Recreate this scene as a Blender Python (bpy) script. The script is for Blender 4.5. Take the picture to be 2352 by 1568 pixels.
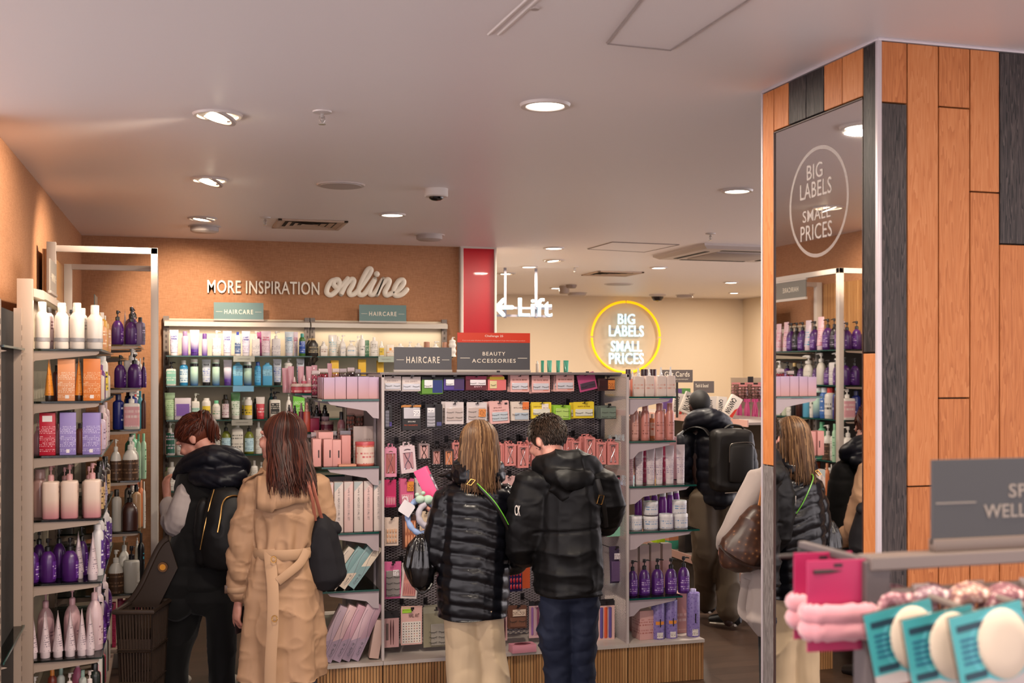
import bpy, bmesh, math, random
from math import sin, cos, pi, radians, sqrt, atan2
from mathutils import Vector, Matrix, noise as mnoise
for _o in list(bpy.data.objects): bpy.data.objects.remove(_o)
SC = bpy.context.scene
COL = SC.collection
R = random.Random(7)

# ------------------------------------------------------------ camera, world, exposure
FPX, CX, HY, CAMH = 2700.0, 1176.0, 855.0, 1.9      # focal length in px, image centre x, horizon row, eye height
YAW = radians(16.5); SA, CA = sin(YAW), cos(YAW)
cam = bpy.data.objects.new('camera', bpy.data.cameras.new('camera')); COL.objects.link(cam)
cam.location = (0, 0, CAMH); cam.rotation_euler = (pi/2, 0, -YAW)
cam.data.sensor_width = 36; cam.data.lens = 36*FPX/2352
cam.data.shift_y = (HY-784)/2352
cam.data.clip_start = .05
cam.data.dof.use_dof = True; cam.data.dof.focus_distance = 7.0; cam.data.dof.aperture_fstop = 4.2
SC.camera = cam
W = bpy.data.worlds.new('world'); SC.world = W; W.use_nodes = True
W.node_tree.nodes['Background'].inputs[0].default_value = (1.0, .90, .92, 1)
W.node_tree.nodes['Background'].inputs[1].default_value = 2.8
SC.view_settings.view_transform = 'Standard'; SC.view_settings.look = 'None'
SC.view_settings.gamma = 1; SC.view_settings.use_curve_mapping = False
SC.view_settings.exposure = 0.15
SC.cycles.max_bounces = 6; SC.cycles.diffuse_bounces = 3; SC.cycles.glossy_bounces = 4
SC.cycles.transmission_bounces = 5; SC.cycles.transparent_max_bounces = 8
SC.cycles.sample_clamp_indirect = 4; SC.cycles.caustics_reflective = False; SC.cycles.caustics_refractive = False
SC.cycles.use_denoising = True

CEIL = 3.1
def ray(px, py):
    u = (px-CX)/FPX
    return Vector((SA+u*CA, CA-u*SA, (HY-py)/FPX))
def atY(px, py, Y):
    d = ray(px, py); t = Y/d.y; return Vector((d.x*t, Y, CAMH+d.z*t))
def atX(px, py, X):
    d = ray(px, py); t = X/d.x; return Vector((X, d.y*t, CAMH+d.z*t))
def atZ(px, py, Z):
    d = ray(px, py); t = (Z-CAMH)/d.z; return Vector((d.x*t, d.y*t, Z))
def atD(px, py, dep):
    d = ray(px, py); return Vector((d.x*dep, d.y*dep, CAMH+d.z*dep))

def lamp(name, kind, loc, energy, color=(1, .86, .70), size=.14, rot=(0, 0, 0), spot=None, blend=.6, parent=None, spread=None):
    L = bpy.data.lights.new(name, kind); L.energy = energy; L.color = color
    if kind == 'AREA':
        L.shape = 'DISK'; L.size = size
        if spread: L.spread = spread
    elif kind == 'SPOT':
        L.spot_size = spot; L.spot_blend = blend; L.shadow_soft_size = size
    o = bpy.data.objects.new(name, L); COL.objects.link(o); o.location = loc; o.rotation_euler = rot
    if parent: o.parent = parent
    return o
def aim(o, target):
    o.rotation_euler = (Vector(target)-o.location).to_track_quat('-Z', 'Y').to_euler()

# ------------------------------------------------------------ materials
def lin(c):
    if isinstance(c, str):
        c = c.lstrip('#'); c = [int(c[i:i+2], 16)/255 for i in (0, 2, 4)]
        c = [x/12.92 if x <= .04045 else ((x+.055)/1.055)**2.4 for x in c]
    return (c[0], c[1], c[2], 1)
_M = {}
def mat(hexc, rough=.45, metal=0, spec=.5, emit=0, trans=0, alpha=1, coat=0, key=None):
    k = (hexc, rough, metal, spec, emit, trans, alpha, coat, key)
    if k in _M: return _M[k]
    m = bpy.data.materials.new('paint_'+str(hexc).strip('#')); m.use_nodes = True
    b = m.node_tree.nodes['Principled BSDF']
    b.inputs['Base Color'].default_value = lin(hexc); b.inputs['Roughness'].default_value = rough
    b.inputs['Metallic'].default_value = metal; b.inputs['Specular IOR Level'].default_value = spec
    b.inputs['Coat Weight'].default_value = coat
    if emit:
        b.inputs['Emission Color'].default_value = lin(hexc); b.inputs['Emission Strength'].default_value = emit
    if trans: b.inputs['Transmission Weight'].default_value = trans
    if alpha < 1: b.inputs['Alpha'].default_value = alpha
    m.diffuse_color = lin(hexc)
    _M[k] = m; return m
class NT:
    """tiny node-tree helper"""
    def __init__(s, m): s.t = m.node_tree; s.b = s.t.nodes.get('Principled BSDF')
    def n(s, typ, **kw):
        x = s.t.nodes.new(typ)
        for k, v in kw.items():
            if k.startswith('i_'):
                nm = k[2:].replace('_', ' ')
                x.inputs[int(nm) if nm.isdigit() else nm].default_value = v
            else: setattr(x, k, v)
        return x
    def l(s, a, b): s.t.links.new(a, b)
    def math(s, op, a, b=None, c=None):
        x = s.t.nodes.new('ShaderNodeMath'); x.operation = op
        for i, q in enumerate((a, b, c)):
            if q is None: continue
            if isinstance(q, (int, float)): x.inputs[i].default_value = q
            else: s.l(q, x.inputs[i])
        return x.outputs[0]
    def mix(s, fac, a, b):
        x = s.t.nodes.new('ShaderNodeMix'); x.data_type = 'RGBA'
        for i, q in ((0, fac), (6, a), (7, b)):
            if isinstance(q, (int, float)): x.inputs[i].default_value = q
            elif isinstance(q, tuple): x.inputs[i].default_value = q
            else: s.l(q, x.inputs[i])
        return x.outputs[2]
    def ramp(s, fac, stops):
        x = s.t.nodes.new('ShaderNodeValToRGB'); e = x.color_ramp.elements
        while len(e) < len(stops): e.new(.5)
        for q, (p, c) in zip(e, stops): q.position = p; q.color = lin(c)
        s.l(fac, x.inputs[0]); return x.outputs[0]
    def bump(s, h, strength=.3, dist=.01):
        x = s.n('ShaderNodeBump', i_Strength=strength, i_Distance=dist); s.l(h, x.inputs['Height']); s.l(x.outputs[0], s.b.inputs['Normal'])
def newmat(name, hexc='#808080', rough=.5, metal=0, spec=.5):
    m = bpy.data.materials.new(name); m.use_nodes = True; b = m.node_tree.nodes['Principled BSDF']
    b.inputs['Base Color'].default_value = lin(hexc); b.inputs['Roughness'].default_value = rough
    b.inputs['Metallic'].default_value = metal; b.inputs['Specular IOR Level'].default_value = spec
    return m, NT(m)
def coords(t, kind='Object', scale=(1, 1, 1), rot=(0, 0, 0)):
    c = t.n('ShaderNodeTexCoord'); mp = t.n('ShaderNodeMapping')
    mp.inputs['Scale'].default_value = scale; mp.inputs['Rotation'].default_value = rot
    t.l(c.outputs[kind], mp.inputs[0]); return mp.outputs[0]

def wood_mat(name, c1, c2, c3, scale=(14, 14, .9), rough=.5, contrast=1.0):
    m, t = newmat(name, c1, rough, spec=.28)
    g = t.n('ShaderNodeNewGeometry')
    w = coords(t, 'Object', scale)
    off = t.math('MULTIPLY', g.outputs['Random Per Island'], 37.0)
    comb = t.n('ShaderNodeCombineXYZ'); t.l(off, comb.inputs[0]); t.l(off, comb.inputs[2])
    ad = t.n('ShaderNodeVectorMath', operation='ADD'); t.l(w, ad.inputs[0]); t.l(comb.outputs[0], ad.inputs[1])
    n1 = t.n('ShaderNodeTexNoise', i_Scale=1.3, i_Detail=3.0, i_Roughness=.55, i_Distortion=.35); t.l(ad.outputs[0], n1.inputs['Vector'])
    s = t.math('MULTIPLY', n1.outputs[0], 16.0); s = t.math('FRACT', s); 
    n2 = t.n('ShaderNodeTexNoise', i_Scale=9.0, i_Detail=4.0, i_Roughness=.7); t.l(ad.outputs[0], n2.inputs['Vector'])
    f = t.math('ADD', t.math('MULTIPLY', s, .45*contrast), t.math('MULTIPLY', n2.outputs[0], .6))
    f = t.math('ADD', f, t.math('MULTIPLY', t.math('SUBTRACT', g.outputs['Random Per Island'], .5), .35))
    c = t.ramp(f, [(.15, c2), (.5, c1), (.95, c3)])
    t.l(c, t.b.inputs['Base Color']); t.bump(f, .12, .004)
    return m
WOOD_OAK = wood_mat('oak_boards', '#ae6a3b', '#96552a', '#bc7c4d')
WOOD_DARK = wood_mat('charcoal_boards', '#151011', '#0c0909', '#4a403e', scale=(26, 26, 1.2), contrast=1.3)
WOOD_GREY = wood_mat('grey_boards', '#5d5655', '#403a39', '#8d8683', scale=(30, 30, 1.5), contrast=1.2)
def slat_mat(name, axis):
    m, t = newmat(name, '#a87a4e', .5)
    c = t.n('ShaderNodeTexCoord'); sp = t.n('ShaderNodeSeparateXYZ'); t.l(c.outputs['Object'], sp.inputs[0])
    v = t.math('FLOOR', t.math('MULTIPLY', sp.outputs[axis], 55.0))
    wn = t.n('ShaderNodeTexWhiteNoise', noise_dimensions='1D'); t.l(v, wn.inputs['W'])
    nz = t.n('ShaderNodeTexNoise', i_Scale=1.0, i_Detail=4.0); t.l(coords(t, 'Object', (40, 40, 3)), nz.inputs['Vector'])
    f = t.math('ADD', t.math('MULTIPLY', wn.outputs[0], .4), t.math('MULTIPLY', nz.outputs[0], .6))
    t.l(t.ramp(f, [(.2, '#8d6038'), (.5, '#a97b4c'), (.8, '#bf9362')]), t.b.inputs['Base Color'])
    return m
SLAT_X = slat_mat('bamboo_slats_front', 0); SLAT_Y = slat_mat('bamboo_slats_side', 1)
def woven_mat(name, c1, c2, c3):
    m, t = newmat(name, c1, .85, spec=.2)
    a = t.n('ShaderNodeTexNoise', i_Scale=1.0, i_Detail=2.0); t.l(coords(t, 'Object', (260, 260, 22)), a.inputs['Vector'])
    b = t.n('ShaderNodeTexNoise', i_Scale=1.0, i_Detail=2.0); t.l(coords(t, 'Object', (22, 22, 260)), b.inputs['Vector'])
    f = t.math('MULTIPLY', t.math('ADD', a.outputs[0], b.outputs[0]), .5)
    t.l(t.ramp(f, [(.30, c2), (.5, c1), (.70, c3)]), t.b.inputs['Base Color']); t.bump(f, .2, .002)
    return m
WALLPAPER = woven_mat('woven_brown_wallpaper', '#a97a5a', '#976a4b', '#b88966')
def plaster(name, c, amt=.04, rough=.7, spec=.3):
    m, t = newmat(name, c, rough, spec=spec)
    a = t.n('ShaderNodeTexNoise', i_Scale=1.1, i_Detail=4.0); t.l(coords(t, 'Object', (1, 4, 1)), a.inputs['Vector'])
    t.bump(a.outputs[0], amt, .03); return m
CEILM = plaster('painted_ceiling', '#f1eaea', .06, .42, .4)
BEIGE = plaster('beige_paint', '#d8c4aa', .03)
def floor_mat():
    m, t = newmat('dark_wood_floor', '#3a2a22', .38)
    co = coords(t, 'Object', (1, 1, 1))
    br = t.n('ShaderNodeTexBrick', i_Scale=1.0, i_Mortar_Size=.004); br.inputs['Brick Width'].default_value = 1.1; br.inputs['Row Height'].default_value = .14
    br.inputs['Color1'].default_value = lin('#3f3027'); br.inputs['Color2'].default_value = lin('#2e231d'); br.inputs['Mortar'].default_value = lin('#120c0a')
    t.l(co, br.inputs['Vector'])
    nz = t.n('ShaderNodeTexNoise', i_Scale=1.0, i_Detail=5.0); t.l(coords(t, 'Object', (4, 50, 1)), nz.inputs['Vector'])
    x = t.mix(t.math('MULTIPLY', nz.outputs[0], .6), br.outputs[0], lin('#5a4232'))
    t.l(x, t.b.inputs['Base Color']); t.bump(nz.outputs[0], .1, .003); return m
FLOORM = floor_mat()
WHITE_METAL = mat('#cbc0b6', .35); GREY_METAL = mat('#8b807a', .4, .1); DARK_METAL = mat('#35302f', .4, .3); BLACK = mat('#0e0d0e', .45)
CHROME = mat('#b9b3ae', .2, 1); GLASS = None
def glass_mat(name, tint, alpha_mix):
    m = bpy.data.materials.new(name); m.use_nodes = True; t = NT(m); nt = m.node_tree
    out = nt.nodes['Material Output']
    tr = t.n('ShaderNodeBsdfTransparent'); tr.inputs[0].default_value = lin(tint)
    gl = t.n('ShaderNodeBsdfGlossy'); gl.inputs['Roughness'].default_value = .03
    fr = t.n('ShaderNodeFresnel'); fr.inputs[0].default_value = 1.45
    f = t.math('MULTIPLY', fr.outputs[0], alpha_mix)
    mx = t.n('ShaderNodeMixShader'); t.l(f, mx.inputs[0]); t.l(tr.outputs[0], mx.inputs[1]); t.l(gl.outputs[0], mx.inputs[2])
    t.l(mx.outputs[0], out.inputs[0]); return m
GLASS = glass_mat('shelf_glass', '#b9c9c4', .9); CLEAR = glass_mat('clear_plastic', '#ece8e6', 1.0)
GLASS_EDGE = mat('#12463f', .15, 0, .6)
def perf_mat(name, c, sx, sz, holes, rough=.45, diamond=True):
    """perforated sheet: real see-through holes in a lattice (object space, uses y+x and z)"""
    m, t = newmat(name, c, rough, .2)
    cd = t.n('ShaderNodeTexCoord'); sp = t.n('ShaderNodeSeparateXYZ'); t.l(cd.outputs['Object'], sp.inputs[0])
    a = t.math('MULTIPLY', t.math('ADD', sp.outputs[0], sp.outputs[1]), sx); b = t.math('MULTIPLY', sp.outputs[2], sz)
    p = t.math('ABSOLUTE', t.math('SUBTRACT', t.math('FRACT', t.math('ADD', a, b)), .5))
    q = t.math('ABSOLUTE', t.math('SUBTRACT', t.math('FRACT', t.math('SUBTRACT', a, b)), .5))
    mx = t.math('MAXIMUM', p, q)
    t.l(t.math('GREATER_THAN', mx, holes), t.b.inputs['Alpha']); return m
MESH_WHITE = perf_mat('white_perforated_sheet', '#b9aeb0', 62, 62, .28)
MESH_DARK = perf_mat('dark_expanded_mesh', '#8f868c', 28, 62, .40)
def ink_mat(base, ink, rows=110, dens=.52, rough=.4, z0=-9, z1=9, wscale=260):
    """a print of small text-like rows in object space between heights z0 and z1"""
    k = ('ink', base, ink, rows, dens, rough, z0, z1)
    if k in _M: return _M[k]
    m, t = newmat('print_'+base.strip('#'), base, rough)
    cd = t.n('ShaderNodeTexCoord'); sp = t.n('ShaderNodeSeparateXYZ'); t.l(cd.outputs['Object'], sp.inputs[0])
    zr = t.math('MULTIPLY', sp.outputs[2], rows); row = t.math('FLOOR', zr); fr = t.math('FRACT', zr)
    band = t.math('MULTIPLY', t.math('GREATER_THAN', fr, .25), t.math('LESS_THAN', fr, .75))
    h = t.math('MULTIPLY', t.math('ADD', sp.outputs[0], sp.outputs[1]), wscale)
    cb = t.n('ShaderNodeCombineXYZ'); t.l(h, cb.inputs[0]); t.l(t.math('MULTIPLY', row, 7.31), cb.inputs[1])
    nz = t.n('ShaderNodeTexNoise', i_Scale=1.0, i_Detail=0.0); t.l(cb.outputs[0], nz.inputs['Vector'])
    f = t.math('MULTIPLY', band, t.math('GREATER_THAN', nz.outputs[0], dens))
    rz = t.n('ShaderNodeTexWhiteNoise', noise_dimensions='1D'); t.l(row, rz.inputs['W'])
    f = t.math('MULTIPLY', f, t.math('GREATER_THAN', rz.outputs[0], .22))
    f = t.math('MULTIPLY', f, t.math('MULTIPLY', t.math('GREATER_THAN', sp.outputs[2], z0), t.math('LESS_THAN', sp.outputs[2], z1)))
    t.l(t.mix(f, lin(base), lin(ink)), t.b.inputs['Base Color']); _M[k] = m; return m

# ------------------------------------------------------------ mesh building
class MB:
    def __init__(s): s.v = []; s.f = []; s.m = []
    def add(s, vs, fs, mi=0, tr=None):
        o = len(s.v)
        if tr is not None: vs = [tr @ Vector(p) for p in vs]
        s.v.extend([tuple(p) for p in vs])
        for i, f in enumerate(fs):
            s.f.append([o+j for j in f]); s.m.append(mi[i] if isinstance(mi, (list, tuple)) else mi)
        return s
    def box(s, x0, y0, z0, x1, y1, z1, mi=0, tr=None, c=0):
        if c <= 0:
            v = [(x, y, z) for z in (z0, z1) for y in (y0, y1) for x in (x0, x1)]
            return s.add(v, [(0, 2, 3, 1), (4, 5, 7, 6), (0, 1, 5, 4), (2, 6, 7, 3), (0, 4, 6, 2), (1, 3, 7, 5)], mi, tr)
        bm = bmesh.new(); bmesh.ops.create_cube(bm, size=1)
        for q in bm.verts: q.co = ((x0+x1)/2+q.co.x*(x1-x0), (y0+y1)/2+q.co.y*(y1-y0), (z0+z1)/2+q.co.z*(z1-z0))
        bmesh.ops.bevel(bm, geom=bm.edges[:], offset=c, segments=2, profile=.5, affect='EDGES', clamp_overlap=True)
        bm.verts.index_update(); r = s.add([q.co.copy() for q in bm.verts], [[q.index for q in f.verts] for f in bm.faces], mi, tr); bm.free(); return r
    def loft(s, rings, mi=0, caps=(True, True), closed=True, tr=None):
        n = len(rings[0]); vs = [p for r_ in rings for p in r_]; fs = []; ms = []
        for i in range(len(rings)-1):
            for j in range(n if closed else n-1):
                k = (j+1) % n
                fs.append((i*n+j, i*n+k, (i+1)*n+k, (i+1)*n+j)); ms.append(mi[i] if isinstance(mi, (list, tuple)) else mi)
        if caps[0]: fs.append(tuple(range(n-1, -1, -1))); ms.append(ms[0])
        if caps[1]: fs.append(tuple((len(rings)-1)*n+j for j in range(n))); ms.append(ms[-1 if not caps[0] else -2])
        return s.add(vs, fs, ms, tr)
    def lathe(s, prof, n=16, mi=0, sx=1, sy=1, tr=None, caps=(True, True), sq=0):
        """profile of (radius, z); sq > 0 makes the section a rounded square"""
        rings = []
        for r_, z in prof:
            ring = []
            for j in range(n):
                a = 2*pi*(j+.5)/n; c_, s_ = cos(a), sin(a)
                if sq:
                    e = 2/(2+sq*6); c_ = math.copysign(abs(c_)**e, c_); s_ = math.copysign(abs(s_)**e, s_)
                ring.append((r_*c_*sx, r_*s_*sy, z))
            rings.append(ring)
        return s.loft(rings, mi, caps, True, tr)
    def tube(s, pts, r_, n=8, mi=0, caps=(True, True), flat=None, tr=None, closed=False):
        pts = [Vector(p) for p in pts]; rings = []; N = len(pts); up = None
        for i, p in enumerate(pts):
            a = pts[(i-1) % N] if (i > 0 or closed) else p; b = pts[(i+1) % N] if (i < N-1 or closed) else p
            t = (b-a).normalized()
            if up is None:
                up = Vector((0, 0, 1)) if abs(t.z) < .9 else Vector((0, 1, 0))
            sd = t.cross(up)
            if sd.length < 1e-6: sd = Vector((1, 0, 0))
            sd.normalize(); up = sd.cross(t).normalized()
            rr = r_[i] if isinstance(r_, list) else r_
            ra, rb = rr if isinstance(rr, (list, tuple)) else (rr, rr*(flat or 1))
            rings.append([p+sd*(ra*cos(2*pi*j/n))+up*(rb*sin(2*pi*j/n)) for j in range(n)])
        if closed: rings.append(rings[0]); caps = (False, False)
        return s.loft(rings, mi, caps, True, tr)
    def prism(s, poly, y0, y1, mi=0, tr=None):
        """polygon in x,z extruded along y"""
        n = len(poly); vs = [(x, y0, z) for x, z in poly]+[(x, y1, z) for x, z in poly]
        fs = [tuple(range(n)), tuple(range(2*n-1, n-1, -1))]+[(i, i+n, (i+1) % n+n, (i+1) % n) for i in range(n)]
        return s.add(vs, fs, mi, tr)
    def mesh(s, mats, smooth=35, recalc=True):
        me = bpy.data.meshes.new('mesh'); me.from_pydata(s.v, [], s.f)
        for m_ in (mats if isinstance(mats, (list, tuple)) else [mats]): me.materials.append(m_)
        me.polygons.foreach_set('material_index', s.m)
        if recalc:
            bm = bmesh.new(); bm.from_mesh(me); bmesh.ops.recalc_face_normals(bm, faces=bm.faces); bm.to_mesh(me); bm.free()
        if smooth:
            me.polygons.foreach_set('use_smooth', [True]*len(me.polygons)); me.set_sharp_from_angle(angle=radians(smooth))
        me.update(); return me
    def build(s, name, mats, parent=None, smooth=35, recalc=True):
        return obj(name, s.mesh(mats, smooth, recalc), parent)
def obj(name, me, parent=None, loc=None, rot=None):
    o = bpy.data.objects.new(name, me); COL.objects.link(o)
    if me is not None and me.name == 'mesh' or (me is not None and me.name.startswith('mesh.')): me.name = name
    if parent: o.parent = parent
    if loc is not None: o.location = loc
    if rot is not None: o.rotation_euler = rot
    return o
def tag(o, label, cat, group=None):
    o['label'] = label; o['category'] = cat
    if group: o['group'] = group
    return o
def thing(name, label, cat, loc=(0, 0, 0), rz=0, group=None):
    o = obj(name, None); o.location = loc; o.rotation_euler = (0, 0, rz); o.empty_display_size = .1
    return tag(o, label, cat, group)
def struct(o): o['kind'] = 'structure'; return o
ORD = ['zeroth', 'first', 'second', 'third', 'fourth', 'fifth', 'sixth', 'seventh', 'eighth', 'ninth', 'tenth', 'eleventh', 'twelfth', 'thirteenth', 'fourteenth', 'fifteenth', 'sixteenth', 'seventeenth', 'eighteenth', 'nineteenth', 'twentieth']
def place(proto, label, cat, loc, rz=0, group=None, scale=1, roll=0, tilt=0):
    """one thing from a prototype (name, root mesh, [(part name, mesh, (sub...)), ...]); meshes are shared"""
    name, me, parts = proto
    for a_, b_ in ((' from the far end along the ', ' from the far end of the '), (' from the left on the ', ' from left on '), (' from the wall on the ', ' from the wall on '), (' along the ', ' along '), (' from the ', ' from '), (' of the ', ' of '), ('the ', ''), (' deep-bay', ' deep bay'), (' shelf front', ' front')):
        if len(label.replace('-', ' ').split()) > 16: label = label.replace(a_, b_)
    o = obj(name, me, None, loc, (tilt, roll, rz)); o.scale = (scale,)*3 if not isinstance(scale, tuple) else scale
    tag(o, label, cat, group)
    for p in parts:
        c = obj(p[0], p[1], o)
        for q in p[2:]: obj(q[0], q[1], c)
    return o
_T = {}
def text_mesh(s, size, m, depth=.0004, bold=0, align='CENTER', res=2, spacing=1.0, line=1.0, sx=1.0, bevel=0):
    k = (s, size, m.name, depth, bold, align, spacing, sx, line)
    if k in _T: return _T[k]
    c = bpy.data.curves.new('txt', 'FONT'); c.body = s; c.size = size; c.extrude = depth; c.offset = bold
    c.align_x = align; c.align_y = 'CENTER'; c.resolution_u = res; c.space_character = spacing; c.space_line = line
    if bevel: c.bevel_depth = bevel; c.bevel_resolution = 2
    o = bpy.data.objects.new('txt', c); COL.objects.link(o)
    bpy.context.view_layer.update()
    me = bpy.data.meshes.new_from_object(o.evaluated_get(bpy.context.evaluated_depsgraph_get()))
    bpy.data.objects.remove(o)
    if sx != 1:
        for v in me.vertices: v.co.x *= sx
    me.materials.clear(); me.materials.append(m); me.name = 'lettering'; _T[k] = me; return me
def text(s, size, m, parent, loc, face='front', name='lettering', **kw):
    rot = {'front': (pi/2, 0, 0), 'right': (pi/2, 0, pi/2), 'left': (pi/2, 0, -pi/2)}[face] if isinstance(face, str) else face
    return obj(name, text_mesh(s, size, m, **kw), parent, loc, rot)
def catmull(P, k=6, closed=False):
    P = [Vector(p) for p in P]; out = []; n = len(P)
    for i in range(n if closed else n-1):
        a, b, c, d = (P[(i-1) % n] if (i or closed) else P[0]), P[i], P[(i+1) % n], (P[(i+2) % n] if (i+2 < n or closed) else P[n-1])
        for j in range(k):
            t = j/k; out.append(.5*((2*b)+(c-a)*t+(2*a-5*b+4*c-d)*t*t+(3*b-3*c+d-a)*t**3))
    if not closed: out.append(P[-1])
    return out
def text_fit(s, w, h, m, parent, loc, face='front', name='lettering', depth=.002, bold=.02, spacing=1.05, line=1.0, align='CENTER', res=3, bevel=0):
    """lettering scaled to a width and height; loc is its centre"""
    k = ('fit', s, round(w, 4), round(h, 4), m.name, depth, bold)
    if k not in _T:
        me = text_mesh(s, 1, m, 0.0 if bevel else .01, bold, align, res, spacing, 1, line, bevel).copy()
        xs = [v.co.x for v in me.vertices]; ys = [v.co.y for v in me.vertices]; zs = [v.co.z for v in me.vertices]
        ax, bx, ay, by = min(xs), max(xs), min(ys), max(ys); dz = max(max(zs)-min(zs), 1e-6)
        for v in me.vertices:
            v.co = ((v.co.x-(ax+bx)/2)*w/(bx-ax), (v.co.y-(ay+by)/2)*h/(by-ay), (v.co.z-min(zs))*depth/dz)
        me.name = 'lettering'; _T[k] = me
    rot = {'front': (pi/2, 0, 0), 'right': (pi/2, 0, pi/2), 'left': (pi/2, 0, -pi/2)}[face] if isinstance(face, str) else face
    return obj(name, _T[k], parent, loc, rot)

# ------------------------------------------------------------ the room
WY = 10.93                      # back wall
FARY = 17.4; RX = 9.1
cornerL = Vector((-.69, WY)); nearL = Vector((-.80, 6.49))
ldir = (cornerL-nearL)/(cornerL.y-nearL.y)
def wall_x(y): return nearL.x+ldir.x*(y-nearL.y)
mb = MB(); mb.box(-4, -4, -.06, 10, 18.5, 0); struct(mb.build('floor', FLOORM, smooth=0))
mb = MB(); mb.box(-4, -4, CEIL, 10, 18.5, CEIL+.1); struct(mb.build('ceiling', CEILM, smooth=0))
def wall(name, a, b, th, m, z1=CEIL):
    a, b = Vector(a), Vector(b); d = (b-a).normalized(); n_ = Vector((d.y, -d.x))*th
    p = [a, b, b+n_, a+n_]; mb = MB()
    mb.add([(q.x, q.y, 0) for q in p]+[(q.x, q.y, z1) for q in p], [(3, 2, 1, 0), (4, 5, 6, 7), (0, 1, 5, 4), (1, 2, 6, 5), (2, 3, 7, 6), (3, 0, 4, 7)])
    return struct(mb.build(name, m, smooth=0))
wall('wall_left', (wall_x(5.9), 5.9), (wall_x(WY+.1), WY+.1), -.1, WALLPAPER)  # nearer stretch left out, unseen, so world light enters from the left
wall('wall_back', (-.75, WY), (2.712, WY), -.12, WALLPAPER)
wall('wall_side', (3.05, WY+.05), (3.05, FARY+.1), -.3, BEIGE)
wall('wall_far', (3.0, FARY), (RX+.1, FARY), -.12, BEIGE)
wall('wall_right', (RX, 13.0), (RX, FARY+.1), .12, BEIGE)  # unseen nearer stretch left open so world light brightens the ceiling
# red return of the wall with its white edge trims
RED = mat('#b8001b', .28, coat=.15)
mb = MB(); mb.box(2.735, WY-.05, 0, 3.045, WY+.3, CEIL-.015); o = mb.build('wall_red_return', RED, smooth=0); struct(o); o.name = 'wall_pillar'
for x0, x1 in ((2.708, 2.738), (3.042, 3.066)):
    mb = MB(); mb.box(x0, WY-.062, 0, x1, WY+.02, CEIL-.012, c=.003); struct(mb.build('trim_1', WHITE_METAL))
mb = MB(); mb.box(2.708, WY-.06, CEIL-.016, 3.066, WY+.02, CEIL); struct(mb.build('trim_2', WHITE_METAL))

# ------------------------------------------------------------ boarded column with mirror
PX, PY, PY2 = 2.45, 3.66, 4.51
mb = MB(); mb.box(PX+.025, PY+.025, 0, 6.0, PY2, CEIL-.002); struct(mb.build('column', mat('#1c1513', .8), smooth=0))
def board_face(mbs, y0, y1, z0, z1, m):   # on the side that looks along -x
    if z1-z0 < .01: return
    g = .0025; mbs[m].box(PX, y0+g, z0+g, PX+.024, y1-g, z1-g, c=.002)
def board_front(mbs, x0, x1, z0, z1, m):
    g = .0025; mbs[m].box(x0+g, PY, z0+g, x1-g, PY+.024, z1-g, c=.002)
mbs = {'o': MB(), 'd': MB(), 'g': MB()}
ZT = CEIL-.012
def yat(px, py=400): return atX(px, py, PX).y
def zat(px, py): return atX(px, py, PX).z
ym0, ym1 = yat(1982), yat(1777); zmt = 2.905
yb = [yat(p) for p in (1777, 1811, 1851, 1892, 1934, 1982)]       # boards above the mirror, far to near
zb1 = zat(1760, 1068)
board_face(mbs, yb[0], PY2-.004, 0, zb1, 'g'); board_face(mbs, yb[0], PY2-.004, zb1, ZT, 'o')
for i, k in enumerate('oddoo'): board_face(mbs, yb[i+1], yb[i], zmt+.004, ZT, k)
zb2 = zat(2002, 810)
board_face(mbs, PY+.012, yb[5], zb2, ZT, 'd'); board_face(mbs, PY+.012, yb[5], 0, zb2, 'o')
def xat(px, py=400): return atY(px, py, PY).x
xs = [PX+.012]+[xat(p) for p in (2084, 2156, 2228, 2296, 2368, 2440, 2512)]
def zf(px, py): return atY(px, py, PY).z
cuts = [[(237, 'o'), (1600, 'd')], [(1116, 'o'), (1700, 'o')], [(248, 'o'), (914, 'o'), (1700, 'o')], [(442, 'o'), (1700, 'o')], [(562, 'd'), (1700, 'o')], [(700, 'o'), (1700, 'o')], [(300, 'd'), (1700, 'o')]]
for i, cc in enumerate(cuts):
    zt = ZT
    for py, k in cc:
        zb = max(0, zf(2060+72*i, py)) if py < 1600 else 0
        board_front(mbs, xs[i], xs[i+1], zb, zt, k); zt = zb
mbs['o'].box(xs[-1]+.005, PY+.002, 0, 6.0, PY+.02, ZT)
for k, m_, nm in (('o', WOOD_OAK, 'column_oak_boards'), ('d', WOOD_DARK, 'column_charcoal_boards'), ('g', WOOD_GREY, 'column_grey_boards')):
    o = mbs[k].build('cladding', m_, bpy.data.objects['column'], smooth=0); o.name = nm
    # the boards belong to the column
TRIMC = mat('#b9aeb2', .35, .2)
def trim(name, *b):
    mb = MB(); mb.box(*b, c=.002); return struct(mb.build(name, TRIMC))
trim('trim_3', PX-.003, PY-.003, 0, PX+.014, PY+.014, CEIL-.002)
trim('trim_4', PX-.003, PY2-.006, 0, PX+.02, PY2+.006, CEIL-.002)
trim('trim_5', PX-.004, PY, CEIL-.012, PX+.02, PY2, CEIL); trim('trim_6', PX, PY-.004, CEIL-.012, 6, PY+.02, CEIL)
MIRM = mat('#faf9f8', .015, 1)
mb = MB(); mb.box(PX+.004, ym0+.004, .25, PX+.02, ym1-.004, zmt-.004)
mirror = mb.build('mirror', MIRM, smooth=0)
tag(mirror, 'tall frameless mirror with frosted oval slogan set into the boarded column', 'mirror')
mb = MB()
for b in ((ym0, .246, ym1, .25), (ym0, zmt-.004, ym1, zmt), (ym0, .246, ym0+.004, zmt), (ym1-.004, .246, ym1, zmt)): mb.box(PX-.001, b[0], b[1], PX+.022, b[2], b[3])
mb.build('edge_frame', mat('#3b2019', .5), mirror, smooth=0)
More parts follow.
